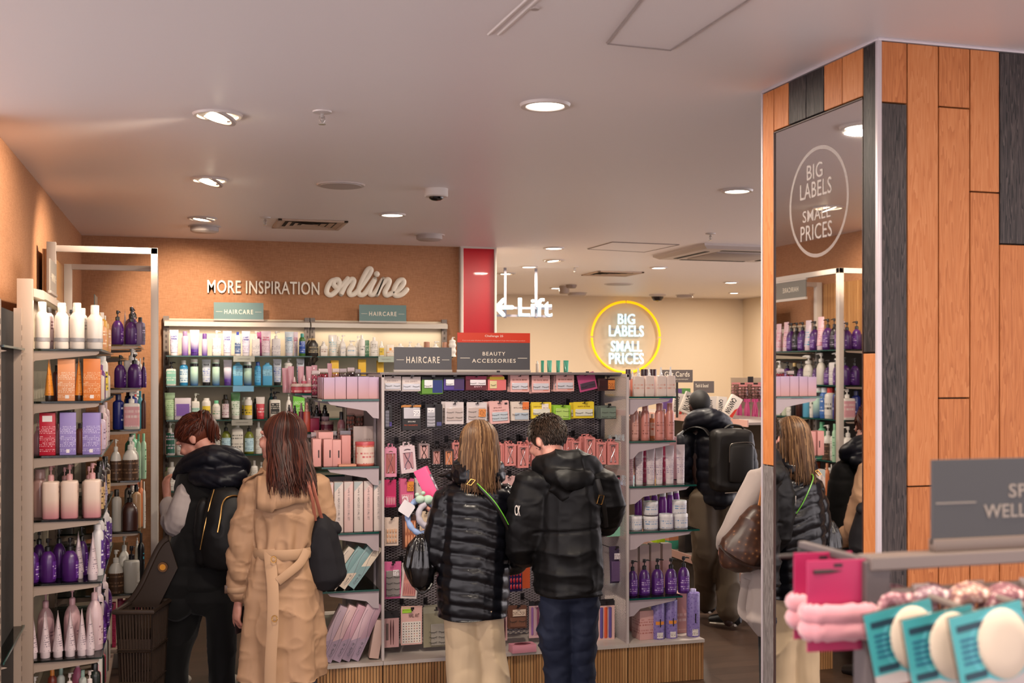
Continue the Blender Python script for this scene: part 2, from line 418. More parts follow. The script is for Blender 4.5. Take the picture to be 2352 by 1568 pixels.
FROST = mat('#cfc3bd', .6, alpha=.30)
cy, cz, rr = 4.07, 2.568, .2175
mb = MB(); rings = []
for j in range(49):
    a = 2*pi*j/48; rings.append([(PX+.0035, cy+cos(a)*q, cz+sin(a)*q) for q in (rr, rr-.014)])
mb.loft(rings, closed=False, caps=(False, False)); mb.build('frosted_ring', FROST, mirror, smooth=0, recalc=False)
for s, px, y0, y1, w in (('BIG', 1871, 372, 413, 36), ('LABELS', 1873, 412, 455, 72), ('SMALL', 1875, 475, 508, 64), ('PRICES', 1874, 510, 552, 72)):
    p = atX(px, (y0+y1)/2, PX+.003); wy = abs(atX(px-w/2, 450, PX).y-atX(px+w/2, 450, PX).y); hz = (y1-y0-6)/FPX*atX(px, 450, PX).dot(Vector((SA, CA, 0)))
    text_fit(s, wy, hz, FROST, mirror, p, 'left', depth=.0004, bold=.003, name='frosted_lettering')

# ------------------------------------------------------------ ceiling fittings
RINGM = mat('#c9beb9', .35); LENS = mat('#fff1de', .4, emit=9); LENS_HOT = mat('#fff0d2', .4, emit=40)
def ring_mesh(mb, r0, r1, z0, z1, mi=0, n=32):
    mb.lathe([(r0, z1), (r0, z0+.003), (r0+.004, z0), (r1-.006, z0), (r1, z1)], n, mi, caps=(False, False))
def flat_downlight(px, py, label, e=26, r=.105, on=True):
    p = atZ(px, py, CEIL)
    t = thing('recessed_downlight', label, 'ceiling light', p, 0, 'recessed round downlights')
    mb = MB(); ring_mesh(mb, r*.74, r, -.012, 0); mb.build('trim_ring', RINGM, t)
    mb = MB(); mb.lathe([(r*.75, -.001), (r*.75, -.006), (r*.6, -.009), (0.001, -.010)], 28, 0); mb.build('lens', LENS if on else RINGM, t)
    if on: lamp('downlight_or_fill_lamp', 'AREA', (p.x, p.y, CEIL-.03), e*1.6, size=r*1.5)
    return t
def gimbal(px, py, label, target, e=45, r=.115):
    p = atZ(px, py, CEIL); t = thing('gimbal_spotlight', label, 'ceiling spotlight', p, 0, 'tilting ceiling spotlights')
    mb = MB(); ring_mesh(mb, r*.80, r, -.010, 0); mb.build('trim_ring', RINGM, t)
    d = (Vector(target)-p).normalized(); v = (Vector((0, 0, -1))+Vector((d.x, d.y, 0)).normalized()*.30+Vector((-.12, -.28, 0))).normalized()
    tr = Matrix.Translation((0, 0, -.004)) @ v.to_track_quat('-Z', 'Y').to_matrix().to_4x4()
    mb = MB(); mb.lathe([(r*.80, .0), (r*.78, -.010), (r*.62, -.012), (r*.56, -.004)], 28, 0, tr=tr, caps=(False, False)); mb.lathe([(r*.80, -.001), (.001, -.0015)], 24); mb.build('lamp_housing', mat('#a89c95', .35), t)
    mb = MB(); mb.lathe([(r*.57, -.007), (.001, -.008)], 28, 0, tr=Matrix.Translation((-r*.16, 0, 0)) @ tr); mb.build('lens', LENS_HOT, t)
    L = lamp('spot_lamp', 'SPOT', p+d*.07+Vector((0, 0, -.03)), e, (1, .80, .60), .05, spot=radians(62), blend=.8); aim(L, target)
    return t
gimbal(500, 263, 'tilted spotlight, nearest of the left ceiling row', (-.75, 6.5, 2.55), 170)
gimbal(480, 412, 'tilted spotlight, middle of the left ceiling row', (-.72, 8.3, 2.45), 150)
gimbal(465, 501, 'tilted spotlight of the left ceiling row nearest the brown back wall', (.2, 10.9, 2.3), 170)
gimbal(1272, 597, 'tilted spotlight on the ceiling right of the red pillar', (6.5, 15, 1.2), 150, .12)
gimbal(1163, 627, 'tilted spotlight on the ceiling above the arrow of the lift sign', (4.8, 15.5, 1.2), 150, .12)
flat_downlight(1252, 240, 'large bright round downlight alone in the middle of the ceiling', 30, .115)
flat_downlight(1693, 437, 'round downlight beside the top of the boarded column', 26)
flat_downlight(901, 492, 'small round downlight above the script word on the back wall', 26)
flat_downlight(1272, 569, 'round downlight on the ceiling just right of the red pillar top', 26)
flat_downlight(1215, 612, 'round downlight between the two rods of the lift sign', 24)
flat_downlight(1513, 614, 'round downlight between square vent and air conditioning cassette', 24)
flat_downlight(1278, 661, 'far round downlight beside the cylindrical ceiling sensor', 24)
flat_downlight(1679, 648, 'far round downlight near the right corner of the beige room', 24)
flat_downlight(1686, 672, 'farthest small downlight over the beige right corner', 20, .09)
# extra ceiling lamps without fittings, added to fill the room with light
for x, y, e in ((.5, 4.2, 30), (1.6, 1.6, 26), (.2, 1.2, 26), (3.6, 8.3, 26), (3.4, 1.8, 20), (5.6, 10.2, 24), (7.4, 12.5, 24)):
    lamp('downlight_or_fill_lamp', 'AREA', (x, y, CEIL-.03), e*1.6, size=.16)

PLATE = mat('#b4a7a2', .5)
def puck(px, py, label, r=.15, glow=True):
    p = atZ(px, py, CEIL); t = thing('ceiling_speaker', label, 'ceiling speaker', p, 0, 'round ceiling discs')
    mb = MB(); ring_mesh(mb, r*.84, r, -.008, 0); mb.build('trim_ring', RINGM, t)
    mb = MB(); mb.lathe([(r*.85, -.001), (r*.84, -.012 if not glow else -.04), (r*.7, -.014 if not glow else -.05), (.001, -.015 if not glow else -.052)], 32, 0); mb.build('grille_disc', PLATE, t)
    return t
puck(783, 424, 'flat round speaker grille left of the white ceiling camera', .155, False)
puck(470, 520, 'round ceiling disc behind the rearmost left spotlight', .135)
puck(986, 539, 'round ceiling disc in front of the brown back wall top', .135)
puck(1421, 652, 'far round ceiling disc above the yellow neon ring', .2, False)
puck(1325, 672, 'far round ceiling disc between sensor and neon ring', .16)
puck(1572, 677, 'far round ceiling disc right of the black dome camera', .14)
def sprinkler(px, py, label):
    p = atZ(px, py, CEIL); t = thing('sprinkler_head', label, 'sprinkler', p, 0, 'ceiling sprinklers')
    mb = MB(); mb.lathe([(.045, 0), (.043, -.006), (.022, -.010), (.012, -.012)], 24); mb.build('rosette', RINGM, t)
    mb = MB(); mb.lathe([(.008, -.01), (.008, -.03), (.005, -.032), (.005, -.055)], 10)
    for sx in (-1, 1): mb.tube([(sx*.010, 0, -.022), (sx*.013, 0, -.038), (sx*.004, 0, -.052)], .0022, 6)
    mb.lathe([(.0, -.060), (.017, -.060), (.017, -.057), (.004, -.055)], 16); mb.build('spray_nozzle', CHROME, t)
sprinkler(740, 256, 'sprinkler between the nearest left spotlight and the middle downlight')
sprinkler(609, 499, 'sprinkler just left of the louvred square ceiling vent')
sprinkler(1632, 536, 'sprinkler in front of the air conditioning cassette')
sprinkler(1320, 612, 'sprinkler left of the far square vent')
sprinkler(1590, 674, 'far sprinkler beside the last ceiling disc')
def vent(quad, label, n=9):
    P = [atZ(px, py, CEIL) for px, py in quad]; c = sum(P, Vector())/4
    w = ((P[1]-P[0]).length+(P[2]-P[3]).length)/4; d = ((P[3]-P[0]).length+(P[2]-P[1]).length)/4; w = d = (w+d)/2
    t = thing('ceiling_vent', label, 'air vent', c, 0)
    mb = MB(); b = .035
    for q in ((-w, -d, w, -d+b), (-w, d-b, w, d), (-w, -d, -w+b, d), (w-b, -d, w, d)): mb.box(q[0], q[1], -.014, q[2], q[3], 0, c=.003)
    mb.build('frame', mat('#b79c88', .45), t)
    mb = MB(); mb.box(-w+b, -d+b, -.002, w-b, d-b, -.001); mb.build('backing', mat('#1d1512', .8), t, smooth=0)
    mb = MB()
    for k in range(4):   # four-way louvre: nested square rings of tilted blades
        s0 = (w-b)*(1-k*.24); s1 = s0-.055
        for a in range(4):
            tr = Matrix.Rotation(a*pi/2, 4, 'Z')
            mb.add([(-s0, -s0, -.012), (s0, -s0, -.012), (s1+.02, -s1-.02, -.002), (-s1-.02, -s1-.02, -.002)], [(0, 1, 2, 3)], 0, tr)
    mb.build('louvre', mat('#b79c88', .45), t, smooth=0)
vent(((640, 502), (797, 506), (778, 526), (626, 521)), 'square louvred vent on the ceiling left of the back wall slogan')
vent(((1372, 622), (1472, 623), (1438, 634), (1345, 631)), 'square ceiling vent above the yellow neon ring')
# air conditioning cassette
P = atZ(1650, 576, CEIL); t = thing('air_conditioning_cassette', 'large square air conditioning cassette on the ceiling beside the boarded column', 'air conditioner', (P.x+.16, P.y, CEIL))
mb = MB(); h = .6
mb.loft([[(sx*s, sy*s, z) for sx, sy in ((-1, -1), (1, -1), (1, 1), (-1, 1))] for s, z in ((h, 0), (h, -.02), (h-.05, -.045), (h-.1, -.05))], caps=(True, True)); mb.build('panel', mat('#bfb3ae', .4), t, smooth=20)
mb = MB()
for a in range(4): mb.box(-.36, -.48, -.053, .36, -.43, -.047, tr=Matrix.Rotation(a*pi/2, 4, 'Z'))
mb.build('outlet_slot', mat('#17120f', .7), t, smooth=0)
mb = MB(); mb.box(-.34, -.34, -.06, .34, .34, -.048, c=.006); mb.build('intake_grille', mat('#9d918d', .5), t)
def panel_line(quad, label, name='access_panel'):
    P = [atZ(px, py, CEIL) for px, py in quad]; c = sum(P, Vector())/len(P); mb = MB(); g = .006
    for a, b in zip(P, P[1:]+P[:1]): mb.tube([a-c+Vector((0, 0, -.001)), b-c+Vector((0, 0, -.001))], g, 4)
    mb.add([p-c+Vector((0, 0, -.003)) for p in P], [tuple(range(len(P)))], 1)
    o = mb.build(name, [mat('#8d807b', .6), CEILM], smooth=0); o.location = c; tag(o, label, 'access panel'); return o
panel_line(((1407, 555), (1560, 561), (1480, 578), (1350, 571)), 'flush square access panel on the ceiling left of the cassette')
def track(pxa, pxb, label):
    a, b = atZ(*pxa, CEIL), atZ(*pxb, CEIL); c = (a+b)/2; mb = MB(); mb.tube([a-c, b-c], .008, 6, flat=.6)
    o = mb.build('ceiling_bead', mat('#d9cfca', .4)); o.location = c; tag(o, label, 'ceiling bead')
track((1123, 79), (1232, -20), 'thin raised bead on the near ceiling, left one of a pair')
track((1146, 79), (1256, -20), 'thin raised bead on the near ceiling, right one of a pair')
o = panel_line(((1540, 113), (1745, -20), (1500, -36), (1395, 98)), 'large flush access panel on the near ceiling towards the column')
# cameras and sensors
p = atZ(1002, 434, CEIL); t = thing('security_camera', 'white drum shaped ceiling camera with black lens', 'security camera', p)
mb = MB(); mb.lathe([(.078, 0), (.078, -.045), (.072, -.052), (.05, -.054)], 32); mb.build('housing', mat('#d5ccc6', .4), t)
mb = MB(); mb.lathe([(.050, -.052), (.046, -.064), (.03, -.074), (.001, -.078)], 24); mb.build('lens_dome', mat('#120f12', .15), t)
p = atZ(1510, 676, CEIL); t = thing('dome_camera', 'black dome camera hanging under the far ceiling', 'security camera', p)
mb = MB(); mb.lathe([(.13, 0), (.13, -.02), (.10, -.03), (.10, -.035)], 28); mb.build('base_ring', mat('#cfc4be', .4), t)
mb = MB(); mb.lathe([(.095, -.03), (.09, -.06), (.06, -.095), (.001, -.11)], 24); mb.build('dome', mat('#2a2123', .12), t)
p = atZ(1296, 657, CEIL); mb = MB(); mb.lathe([(.07, 0), (.07, -.10), (.065, -.105), (.001, -.105)], 24); o = mb.build('ceiling_sensor', mat('#a79488', .5)); o.location = p; tag(o, 'brown cylindrical sensor on the far ceiling', 'ceiling sensor')
p = atZ(1312, 654, CEIL); mb = MB(); mb.lathe([(.075, 0), (.075, -.02), (.06, -.045), (.001, -.05)], 24); o = mb.build('smoke_detector', mat('#8d7a70', .5)); o.location = p; tag(o, 'small round smoke detector beside the cylindrical sensor', 'smoke detector')
p = atZ(1228, 18, CEIL); mb = MB(); mb.lathe([(.018, 0), (.015, -.006), (.001, -.007)], 16); o = mb.build('ceiling_stud', mat('#a89a94', .5)); o.location = p; tag(o, 'tiny round cap beside the paired ceiling beads', 'ceiling cap')

# ------------------------------------------------------------ slogan on the brown back wall
SIGNM = mat('#e3d8c8', .4)
t = thing('wall_slogan', 'cream raised slogan with script word on the brown back wall', 'wall sign', (1.3, WY, 2.6))
a, b = atY(478, 660, WY-.03), atY(735, 660, WY-.03)
pc = atY(606.5, 660, WY-.03); sc = WY*1.0/(FPX)
text_fit('MORE INSPIRATION', b.x-a.x, .118, SIGNM, t, Vector((pc.x, WY-.018, pc.z))-t.location, depth=.018, bold=.010, name='block_lettering')
S = [[(300, 325), (245, 332), (207, 388), (200, 440), (238, 458), (288, 420), (316, 360), (302, 322), (272, 326), (260, 360), (285, 388), (330, 378), (375, 330)],
     [(388, 312), (360, 380), (328, 450)], [(328, 450), (372, 365), (420, 318), (444, 328), (432, 370), (402, 425), (412, 456), (452, 446), (500, 395), (560, 310), (598, 245), (592, 222), (566, 235), (525, 310), (488, 405), (490, 450), (530, 455), (572, 405), (632, 318)],
     [(632, 318), (592, 405), (590, 450), (625, 448), (665, 395), (708, 318)], [(708, 318), (680, 385), (650, 455)],
     [(650, 455), (692, 370), (738, 322), (764, 332), (752, 375), (724, 430), (736, 460), (780, 446), (850, 410), (892, 355), (886, 325), (850, 332), (815, 385), (802, 435), (824, 464), (878, 452), (922, 410)]]
mb = MB()
for st in S:
    pts = [atY(700+x/3.92, 560+y/3.92, WY-.03) for x, y in st]
    pts = [Vector((p.x, 0, p.z)) for p in catmull(pts, 6)]
    mb.tube(pts, .0245, 10)
    for q in (pts[0], pts[-1]): mb.lathe([(.001, -.0245), (.017, -.017), (.0245, 0), (.017, .017), (.001, .0245)], 10, tr=Matrix.Translation(q))
p = atY(700+650/3.92, 560+271/3.92, WY-.03); mb.lathe([(.001, -.03), (.021, -.021), (.03, 0), (.021, .021), (.001, .03)], 12, tr=Matrix.Translation((p.x, 0, p.z)))
mb.v = [(x-t.location.x, -.018+y*.55, z-t.location.z) for x, y, z in mb.v]
mb.build('script_lettering', SIGNM, t, smooth=40)

# ------------------------------------------------------------ lit lift sign hanging from the ceiling
NEONW = mat('#cdeefb', .4, emit=.72)
LY = 12.9
t = thing('lift_sign', 'illuminated hanging lift sign with arrow pointing left', 'hanging sign', (4, LY, 2.7))
def rel(px, py, dy=0):
    p = atY(px, py, LY+dy); return p-Vector(t.location)
RODM = mat('#8b8790', .35, .4)
for px in (1160, 1231):
    mb = MB(); a = rel(px, 730, .05); mb.box(a.x-.014, .04, a.z, a.x+.014, .06, CEIL-2.7); mb.build('rod', RODM, t, smooth=0)
for py in (706, 724):
    mb = MB(); a, b = rel(1137, py), rel(1269, py); mb.box(a.x, .02, a.z-.013, b.x, .04, a.z+.013); mb.build('rail', RODM, t, smooth=0)
a, b = rel(1191, 705), rel(1268, 705)
text_fit('Lift', b.x-a.x, 43/FPX*LY*1.035, NEONW, t, Vector(((a.x+b.x)/2, .02, a.z)), depth=.03, bold=.010, name='lettering')
mb = MB(); r_ = .022
A, B, C, D = rel(1140, 706), rel(1176, 706), rel(1156, 689), rel(1156, 723)
for q in ([A, B], [A, C], [A, D]):
    mb.tube(q, .024, 10)
    for e in q: mb.lathe([(.001, -.024), (.017, -.017), (.024, 0), (.017, .017), (.001, .024)], 10, tr=Matrix.Translation(e))
mb.build('arrow', NEONW, t)

# ------------------------------------------------------------ neon roundel on the far beige wall
NEONY = mat('#ffc400', .4, emit=.75)
ny = FARY-.06; c = atY(1438, 774, ny); s_ = (c.x*SA+c.y*CA)/FPX
t = thing('neon_sign', 'yellow neon ring around white lit slogan on the far beige wall', 'neon sign', c)
for k in range(4):
    mb = MB(); a0 = pi/2*k+.02; mb.tube([(cos(a0+(pi/2-.04)*j/20)*80.5*s_*1.04, 0, sin(a0+(pi/2-.04)*j/20)*81*s_) for j in range(21)], .02, 8); mb.build('ring_segment', NEONY, t)
for s, y, w, h in (('BIG', 732.5, 40, 24), ('LABELS', 760, 82, 26), ('SMALL', 795, 73, 25), ('PRICES', 823, 82, 26)):
    z = (774-y)*s_
    text_fit(s, w*s_*1.04, h*s_, NEONW, t, Vector((0, .0, z)), depth=.03, bold=.012, name='lettering', spacing=1.06)
    mb = MB(); mb.box(-w*s_*.45, .02, z+.02, w*s_*.45, .03, z+.035); mb.build('mounting_bar', RODM, t, smooth=0)
# ------------------------------------------------------------ prototypes of the goods (front looks along -y, base at z = 0)
_P = {}
def cached(f):
    def g(*a, **k):
        key = (f.__name__, a, tuple(sorted(k.items())))
        if key not in _P: _P[key] = f(*a, **k)
        return _P[key]
    return g
def grad_mat(c0, c1, z0, z1, rough=.4):
    k = ('grad', c0, c1, z0, z1, rough)
    if k not in _M:
        m, t = newmat('blend_'+c0.strip('#'), c0, rough)
        cd = t.n('ShaderNodeTexCoord'); sp = t.n('ShaderNodeSeparateXYZ'); t.l(cd.outputs['Object'], sp.inputs[0])
        f = t.n('ShaderNodeMapRange'); f.inputs[1].default_value = z0; f.inputs[2].default_value = z1; t.l(sp.outputs[2], f.inputs[0])
        t.l(t.mix(f.outputs[0], lin(c0), lin(c1)), t.b.inputs['Base Color']); _M[k] = m
    return _M[k]
def col(c, rough=.35, coat=.25):
    """'#hex' or ('#bottom', '#top', z0, z1)"""
    return mat(c, rough, coat=coat) if isinstance(c, str) else grad_mat(c[0], c[1], c[2], c[3], rough)
def arc_label(w, d, z0, z1, m, ang=58, sq=0, n=10, off=.0008):
    """a label wrapped on the front of a round or squarish body"""
    mb = MB(); rows = []; n = max(n, int(ang/7)); off = .0022 if ang > 100 else off
    for z in (z0, z1):
        r_ = []
        for j in range(n+1):
            a = radians(-90-ang+2*ang*j/n); c_, s_ = cos(a), sin(a)
            if sq:
                e = 2/(2+sq*6); c_ = math.copysign(abs(c_)**e, c_); s_ = math.copysign(abs(s_)**e, s_)
            r_.append((c_*(w/2+off), s_*(d/2+off), z))
        rows.append(r_)
    mb.loft(rows, closed=False, caps=(False, False)); return mb.mesh(m, 60)
def ink(l, h):
    """label spec: (base, ink) -> print material"""
    return ink_mat(l[0], l[1], rows=l[2] if len(l) > 2 else 95)
@cached
def pump(w, h, body, cap='#141214', label=None, d=None, sq=0, shoulder='round', neck=.30, lz=(.12, .62), ang=58, blob=False):
    d = d or w; hb = h*.72; r_ = w/2
    mb = MB()
    if shoulder == 'round': prof = [(r_*.90, 0), (r_, .006), (r_, hb*.62), (r_*.97, hb*.72), (r_*.84, hb*.83), (r_*.58, hb*.93), (r_*neck, hb*.985), (r_*neck, hb)]
    elif shoulder == 'square': prof = [(r_*.94, 0), (r_, .004), (r_, hb*.90), (r_*.97, hb*.94), (r_*.85, hb*.965), (r_*neck, hb*.975), (r_*neck, hb)]
    else: prof = [(r_*.94, 0), (r_, .006), (r_*.96, hb*.5), (r_*.80, hb*.75), (r_*.55, hb*.93), (r_*neck, hb*.98), (r_*neck, hb)]
    mb.lathe(prof, 18, sy=d/w, sq=sq); root = mb.mesh(col(body), 40)
    mb = MB(); q = r_*neck; t = h-hb
    mb.lathe([(q*1.25, hb-.002), (q*1.25, hb+t*.30), (q*.9, hb+t*.36), (q*.32, hb+t*.38), (q*.32, hb+t*.68)], 12)
    mb.lathe([(q*.9, hb+t*.66), (q*1.0, hb+t*.70), (q*.9, h)], 10, sy=.8)
    L = r_*.95
    mb.tube([(0, 0, hb+t*.86), (L*.55, -L*.2, hb+t*.9), (L*.95, -L*.35, hb+t*.84)], [q*.5, q*.42, q*.3], 7)
    parts = [('pump', mb.mesh(col(cap, .4), 40))]
    if label: parts.append(('label', arc_label(w, d, hb*lz[0], hb*lz[1], ink(label, h), ang, sq)))
    return ('pump_bottle', root, parts)
@cached
def bottle(w, h, body, cap='#dddddd', label=None, d=None, sq=0, capw=.5, caph=.16, shoulder=.14, lz=(.15, .78), ang=60, kind='bottle', band=None):
    d = d or w; hb = h*(1-caph); r_ = w/2
    mb = MB(); mb.lathe([(r_*.92, 0), (r_, .005), (r_, hb*(1-shoulder)), (r_*.93, hb*(1-shoulder*.5)), (r_*max(capw, .25)*1.02, hb*.99), (r_*capw*.9, hb)], 18, sy=d/w, sq=sq)
    root = mb.mesh(col(body), 40); parts = []
    mb = MB(); c_ = r_*capw; mb.lathe([(c_, hb-.001), (c_, h-.003), (c_*.9, h), (.0005, h)], 14, sy=min(1, d/w*1.15)); parts.append(('cap', mb.mesh(col(cap, .4), 40)))
    if label: parts.append(('label', arc_label(w, d, hb*lz[0], hb*lz[1], ink(label, h), ang, sq)))
    if band: parts.append(('label_band', arc_label(w, d, hb*band[1], hb*band[2], col(band[0]), 179, sq, 20, .0006)))
    return (kind, root, parts)
@cached
def tube(w, h, body, cap='#e5dfe0', label=None, caph=.13, text_=None, tcol=None, kind='squeeze_tube', tz=.74, thick=.62):
    mb = MB(); hc = h*caph; N = 20; rings = []
    for i in range(7):
        t = i/6; a = w/2*(.84+.16*t); b = max(.0012, w/2*.84*(1-t)**.75*thick/.62)
        rings.append([(a*cos(2*pi*(j+.5)/N), b*sin(2*pi*(j+.5)/N), hc+(h-hc)*t*.955) for j in range(N)])
    rings.append([(p[0], p[1]*.8, h) for p in rings[-1]])
    mb.loft(rings); me = mb.mesh(col(body), 50)
    if label:
        me.materials.append(ink(label, h))
        for p in me.polygons:
            if .02 < (p.center.z-hc)/(h-hc) < .62 and p.normal.y < .2: p.material_index = 1
    mb = MB(); mb.lathe([(w*.40, 0), (w*.42, .003), (w*.42, hc), (w*.3, hc+.001)], 16, sy=.85); parts = [('cap', mb.mesh(col(cap), 40))]
    if text_:
        m_ = col(tcol)
        for i, s in enumerate(text_.split('|')):
            k = ('tt', s, w, h, tcol, i)
            if k not in _T:
                z = h*tz-i*h*.085; t = (z-hc)/(h-hc); b = w/2*.84*(1-t)**.75*thick/.62
                ob = text_fit(s, w*.62, h*.06, m_, None, (0, 0, 0), depth=.0006, bold=.03); me2 = ob.data.copy(); bpy.data.objects.remove(ob)
                for v in me2.vertices:
                    x, y, zz = v.co; yy = b*sqrt(max(.05, 1-(x/(w*.46))**2)); sl = 1-(y/h)*1.2
                    v.co = (x, -yy*sl-.0015-zz, z+y)
                _T[k] = me2
            parts.append(('lettering', _T[k]))
    return (kind, me, parts)
@cached
def carton(w, h, d, c, label=None, c2=None, rows=110, sticker=None, kind='carton', top=None):
    mb = MB(); mb.box(-w/2, -d/2, 0, w/2, d/2, h, c=.0015)
    me = mb.mesh([ink_mat(c, label, rows, .5, z0=h*.08, z1=h*.70, wscale=200) if label else col(c, .45, 0)], 30); parts = []
    if c2:
        mb = MB(); mb.box(-w/2-.0006, -d/2-.0006, h*.62, w/2+.0006, d/2+.0006, h+.0006); parts.append(('printed_band', mb.mesh(col(c2, .45, 0), 0)))
    mb = MB(); mb.add([(-w/2+.002, -d/2+.002, h+.0009), (w/2-.002, -d/2+.002, h+.0009), (w/2-.002, d/2-.002, h+.0009), (-w/2+.002, d/2-.002, h+.0009)], [(0, 1, 2, 3)])
    parts.append(('flap', mb.mesh(col(top or c, .5, 0), 0)))
    if sticker:
        mb = MB(); x0 = (sticker[1]-.5)*w; z0 = sticker[2]*h; mb.box(x0-sticker[3]*w/2, -d/2-.0008, z0-sticker[4]*h/2, x0+sticker[3]*w/2, -d/2, z0+sticker[4]*h/2); parts.append(('sticker', mb.mesh(col(sticker[0], .5, 0), 0)))
    return (kind, me, parts)
@cached
def jar(w, h, body, lid, label=None, lidh=.3, kind='jar'):
    r_ = w/2; mb = MB(); mb.lathe([(r_*.93, 0), (r_*.97, .004), (r_*.97, h*(1-lidh)), (r_*.9, h*(1-lidh)+.002)], 20); me = mb.mesh(col(body), 40)
    mb = MB(); mb.lathe([(r_, h*(1-lidh)), (r_, h-.004), (r_*.95, h), (.001, h)], 20); parts = [('lid', mb.mesh(col(lid), 40))]
    if label: parts.append(('label', arc_label(w*.97, w*.97, h*.08, h*(1-lidh)*.92, ink(label, h), 70)))
    return (kind, me, parts)
@cached
def aerosol(w, h, body, cap, label=None, lz=(.1, .7)):
    r_ = w/2; mb = MB(); mb.lathe([(r_*.95, 0), (r_, .004), (r_, h*.70), (r_*.93, h*.745), (r_*.74, h*.80), (r_*.70, h*.81)], 18); me = mb.mesh(col(body, .3), 40)
    mb = MB(); mb.lathe([(r_*.72, h*.805), (r_*.72, h*.985), (r_*.66, h), (.001, h)], 16); parts = [('cap', mb.mesh(col(cap, .3), 40))]
    if label: parts.append(('label', arc_label(w, w, h*.70*lz[0], h*.70*lz[1], ink(label, h), 60)))
    return ('aerosol_can', me, parts)
@cached
def spray(w, h, body, cap='#d9d6d4', label=None, d=None, sq=.5, hb=.70, clear=True):
    d = d or w; H_ = h*hb; r_ = w/2; mb = MB()
    mb.lathe([(r_*.95, 0), (r_, .004), (r_, H_*.93), (r_*.94, H_*.975), (r_*.35, H_*.985), (r_*.3, H_)], 18, sy=d/w, sq=sq); me = mb.mesh(col(body), 40)
    mb = MB(); q = min(w, d)*.28; mb.lathe([(q*1.1, H_-.002), (q*1.1, H_+(h-H_)*.25), (q*.8, H_+(h-H_)*.3), (q*.8, h*.90), (q*.62, h*.92), (q*.55, h), (.001, h)], 12); mb.box(-q*.25, -q*1.1, h*.90, q*.25, -q*.3, h*.94)
    parts = [('spray_nozzle', mb.mesh(col(cap, .2), 40))]
    if label: parts.append(('label', arc_label(w, d, H_*.12, H_*.8, ink(label, h), 55, sq)))
    return ('spray_bottle', me, parts)
@cached
def wavy(w, h, body):
    mb = MB(); n = 14; rings = []
    for i in range(n+1):
        t = i/n; r_ = w/2*(.88+.12*cos(t*2*pi*3)) if t < .95 else w/2*.5
        rings.append((r_, t*h*.86))
    mb.lathe(rings, 16, sy=.6); me = mb.mesh(col(body), 60); mb = MB(); mb.lathe([(w*.14, h*.85), (w*.14, h*.93), (w*.05, h*.94), (w*.05, h), (.001, h)], 10); mb.tube([(0, 0, h*.985), (w*.3, 0, h*.98)], w*.045, 6)
    return ('pump_bottle', me, [('pump', mb.mesh(col('#e6e2de'), 40))])
@cached
def pouch(w, h, c, inner, d=.03):
    """clear plastic bag pack with coloured things showing through"""
    mb = MB(); N = 16; rings = []
    for t, sx, sy in ((0, .92, .25), (.06, 1, .8), (.5, 1, 1), (.85, .96, .6), (.97, .9, .08), (1, .88, .05)):
        rings.append([(w/2*sx*math.copysign(abs(cos(a))**.5, cos(a)), d/2*sy*math.copysign(abs(sin(a))**.6, sin(a)), h*t) for a in [2*pi*(j+.5)/N for j in range(N)]])
    mb.loft(rings); me = mb.mesh(CLEAR, 60); parts = []
    mb = MB(); rr = random.Random(w*999+h)
    k = max(3, int(h/.035))
    for i in range(k):
        for sx in (-.5, .0, .5):
            z = h*.08+h*.76*(i+.5)/k; x = sx*w*.62+rr.uniform(-.1, .1)*w*.3
            mb.lathe([(w*.02, -h*.33/k), (w*.15, -h*.2/k), (w*.16, h*.2/k), (w*.03, h*.36/k)], 8, tr=Matrix.Translation((x, rr.uniform(-.1, .1)*d, z)) @ Matrix.Rotation(rr.uniform(-.5, .5), 4, 'Y'))
    parts.append(('hair_rollers', mb.mesh(col(inner), 60)))
    mb = MB(); mb.box(-w*.44, -d*.2, h*.86, w*.44, d*.2, h*1.0); parts.append(('header_card', mb.mesh(col(c, .5, 0), 0)))
    return ('clear_pouch', me, parts)
LASH = mat('#15100f', .6)
def lash_fan(mb, cx, cz, w, h, y, up=False, n=11):
    """one strip lash: a curved band with tapering hairs, lying on the tray"""
    s = 1 if up else -1
    arc = [(cx+w*(j/n-.5), cz+s*h*.35*(1-(2*j/n-1)**2)) for j in range(n+1)]
    for j in range(n):
        (x0, z0), (x1, z1) = arc[j], arc[j+1]
        mb.add([(x0, y, z0-h*.05), (x1, y, z1-h*.05), (x1, y, z1+h*.06), (x0, y, z0+h*.06)], [(0, 1, 2, 3)])
    for j in range(n+1):
        x, z = arc[j]; dx = (j/n-.5)*w*.22; L = h*(.5+.25*sin(j*2.1))
        mb.add([(x-w*.022, y-.0002, z), (x+w*.022, y-.0002, z), (x+dx, y-.003, z+s*L)], [(0, 1, 2)])
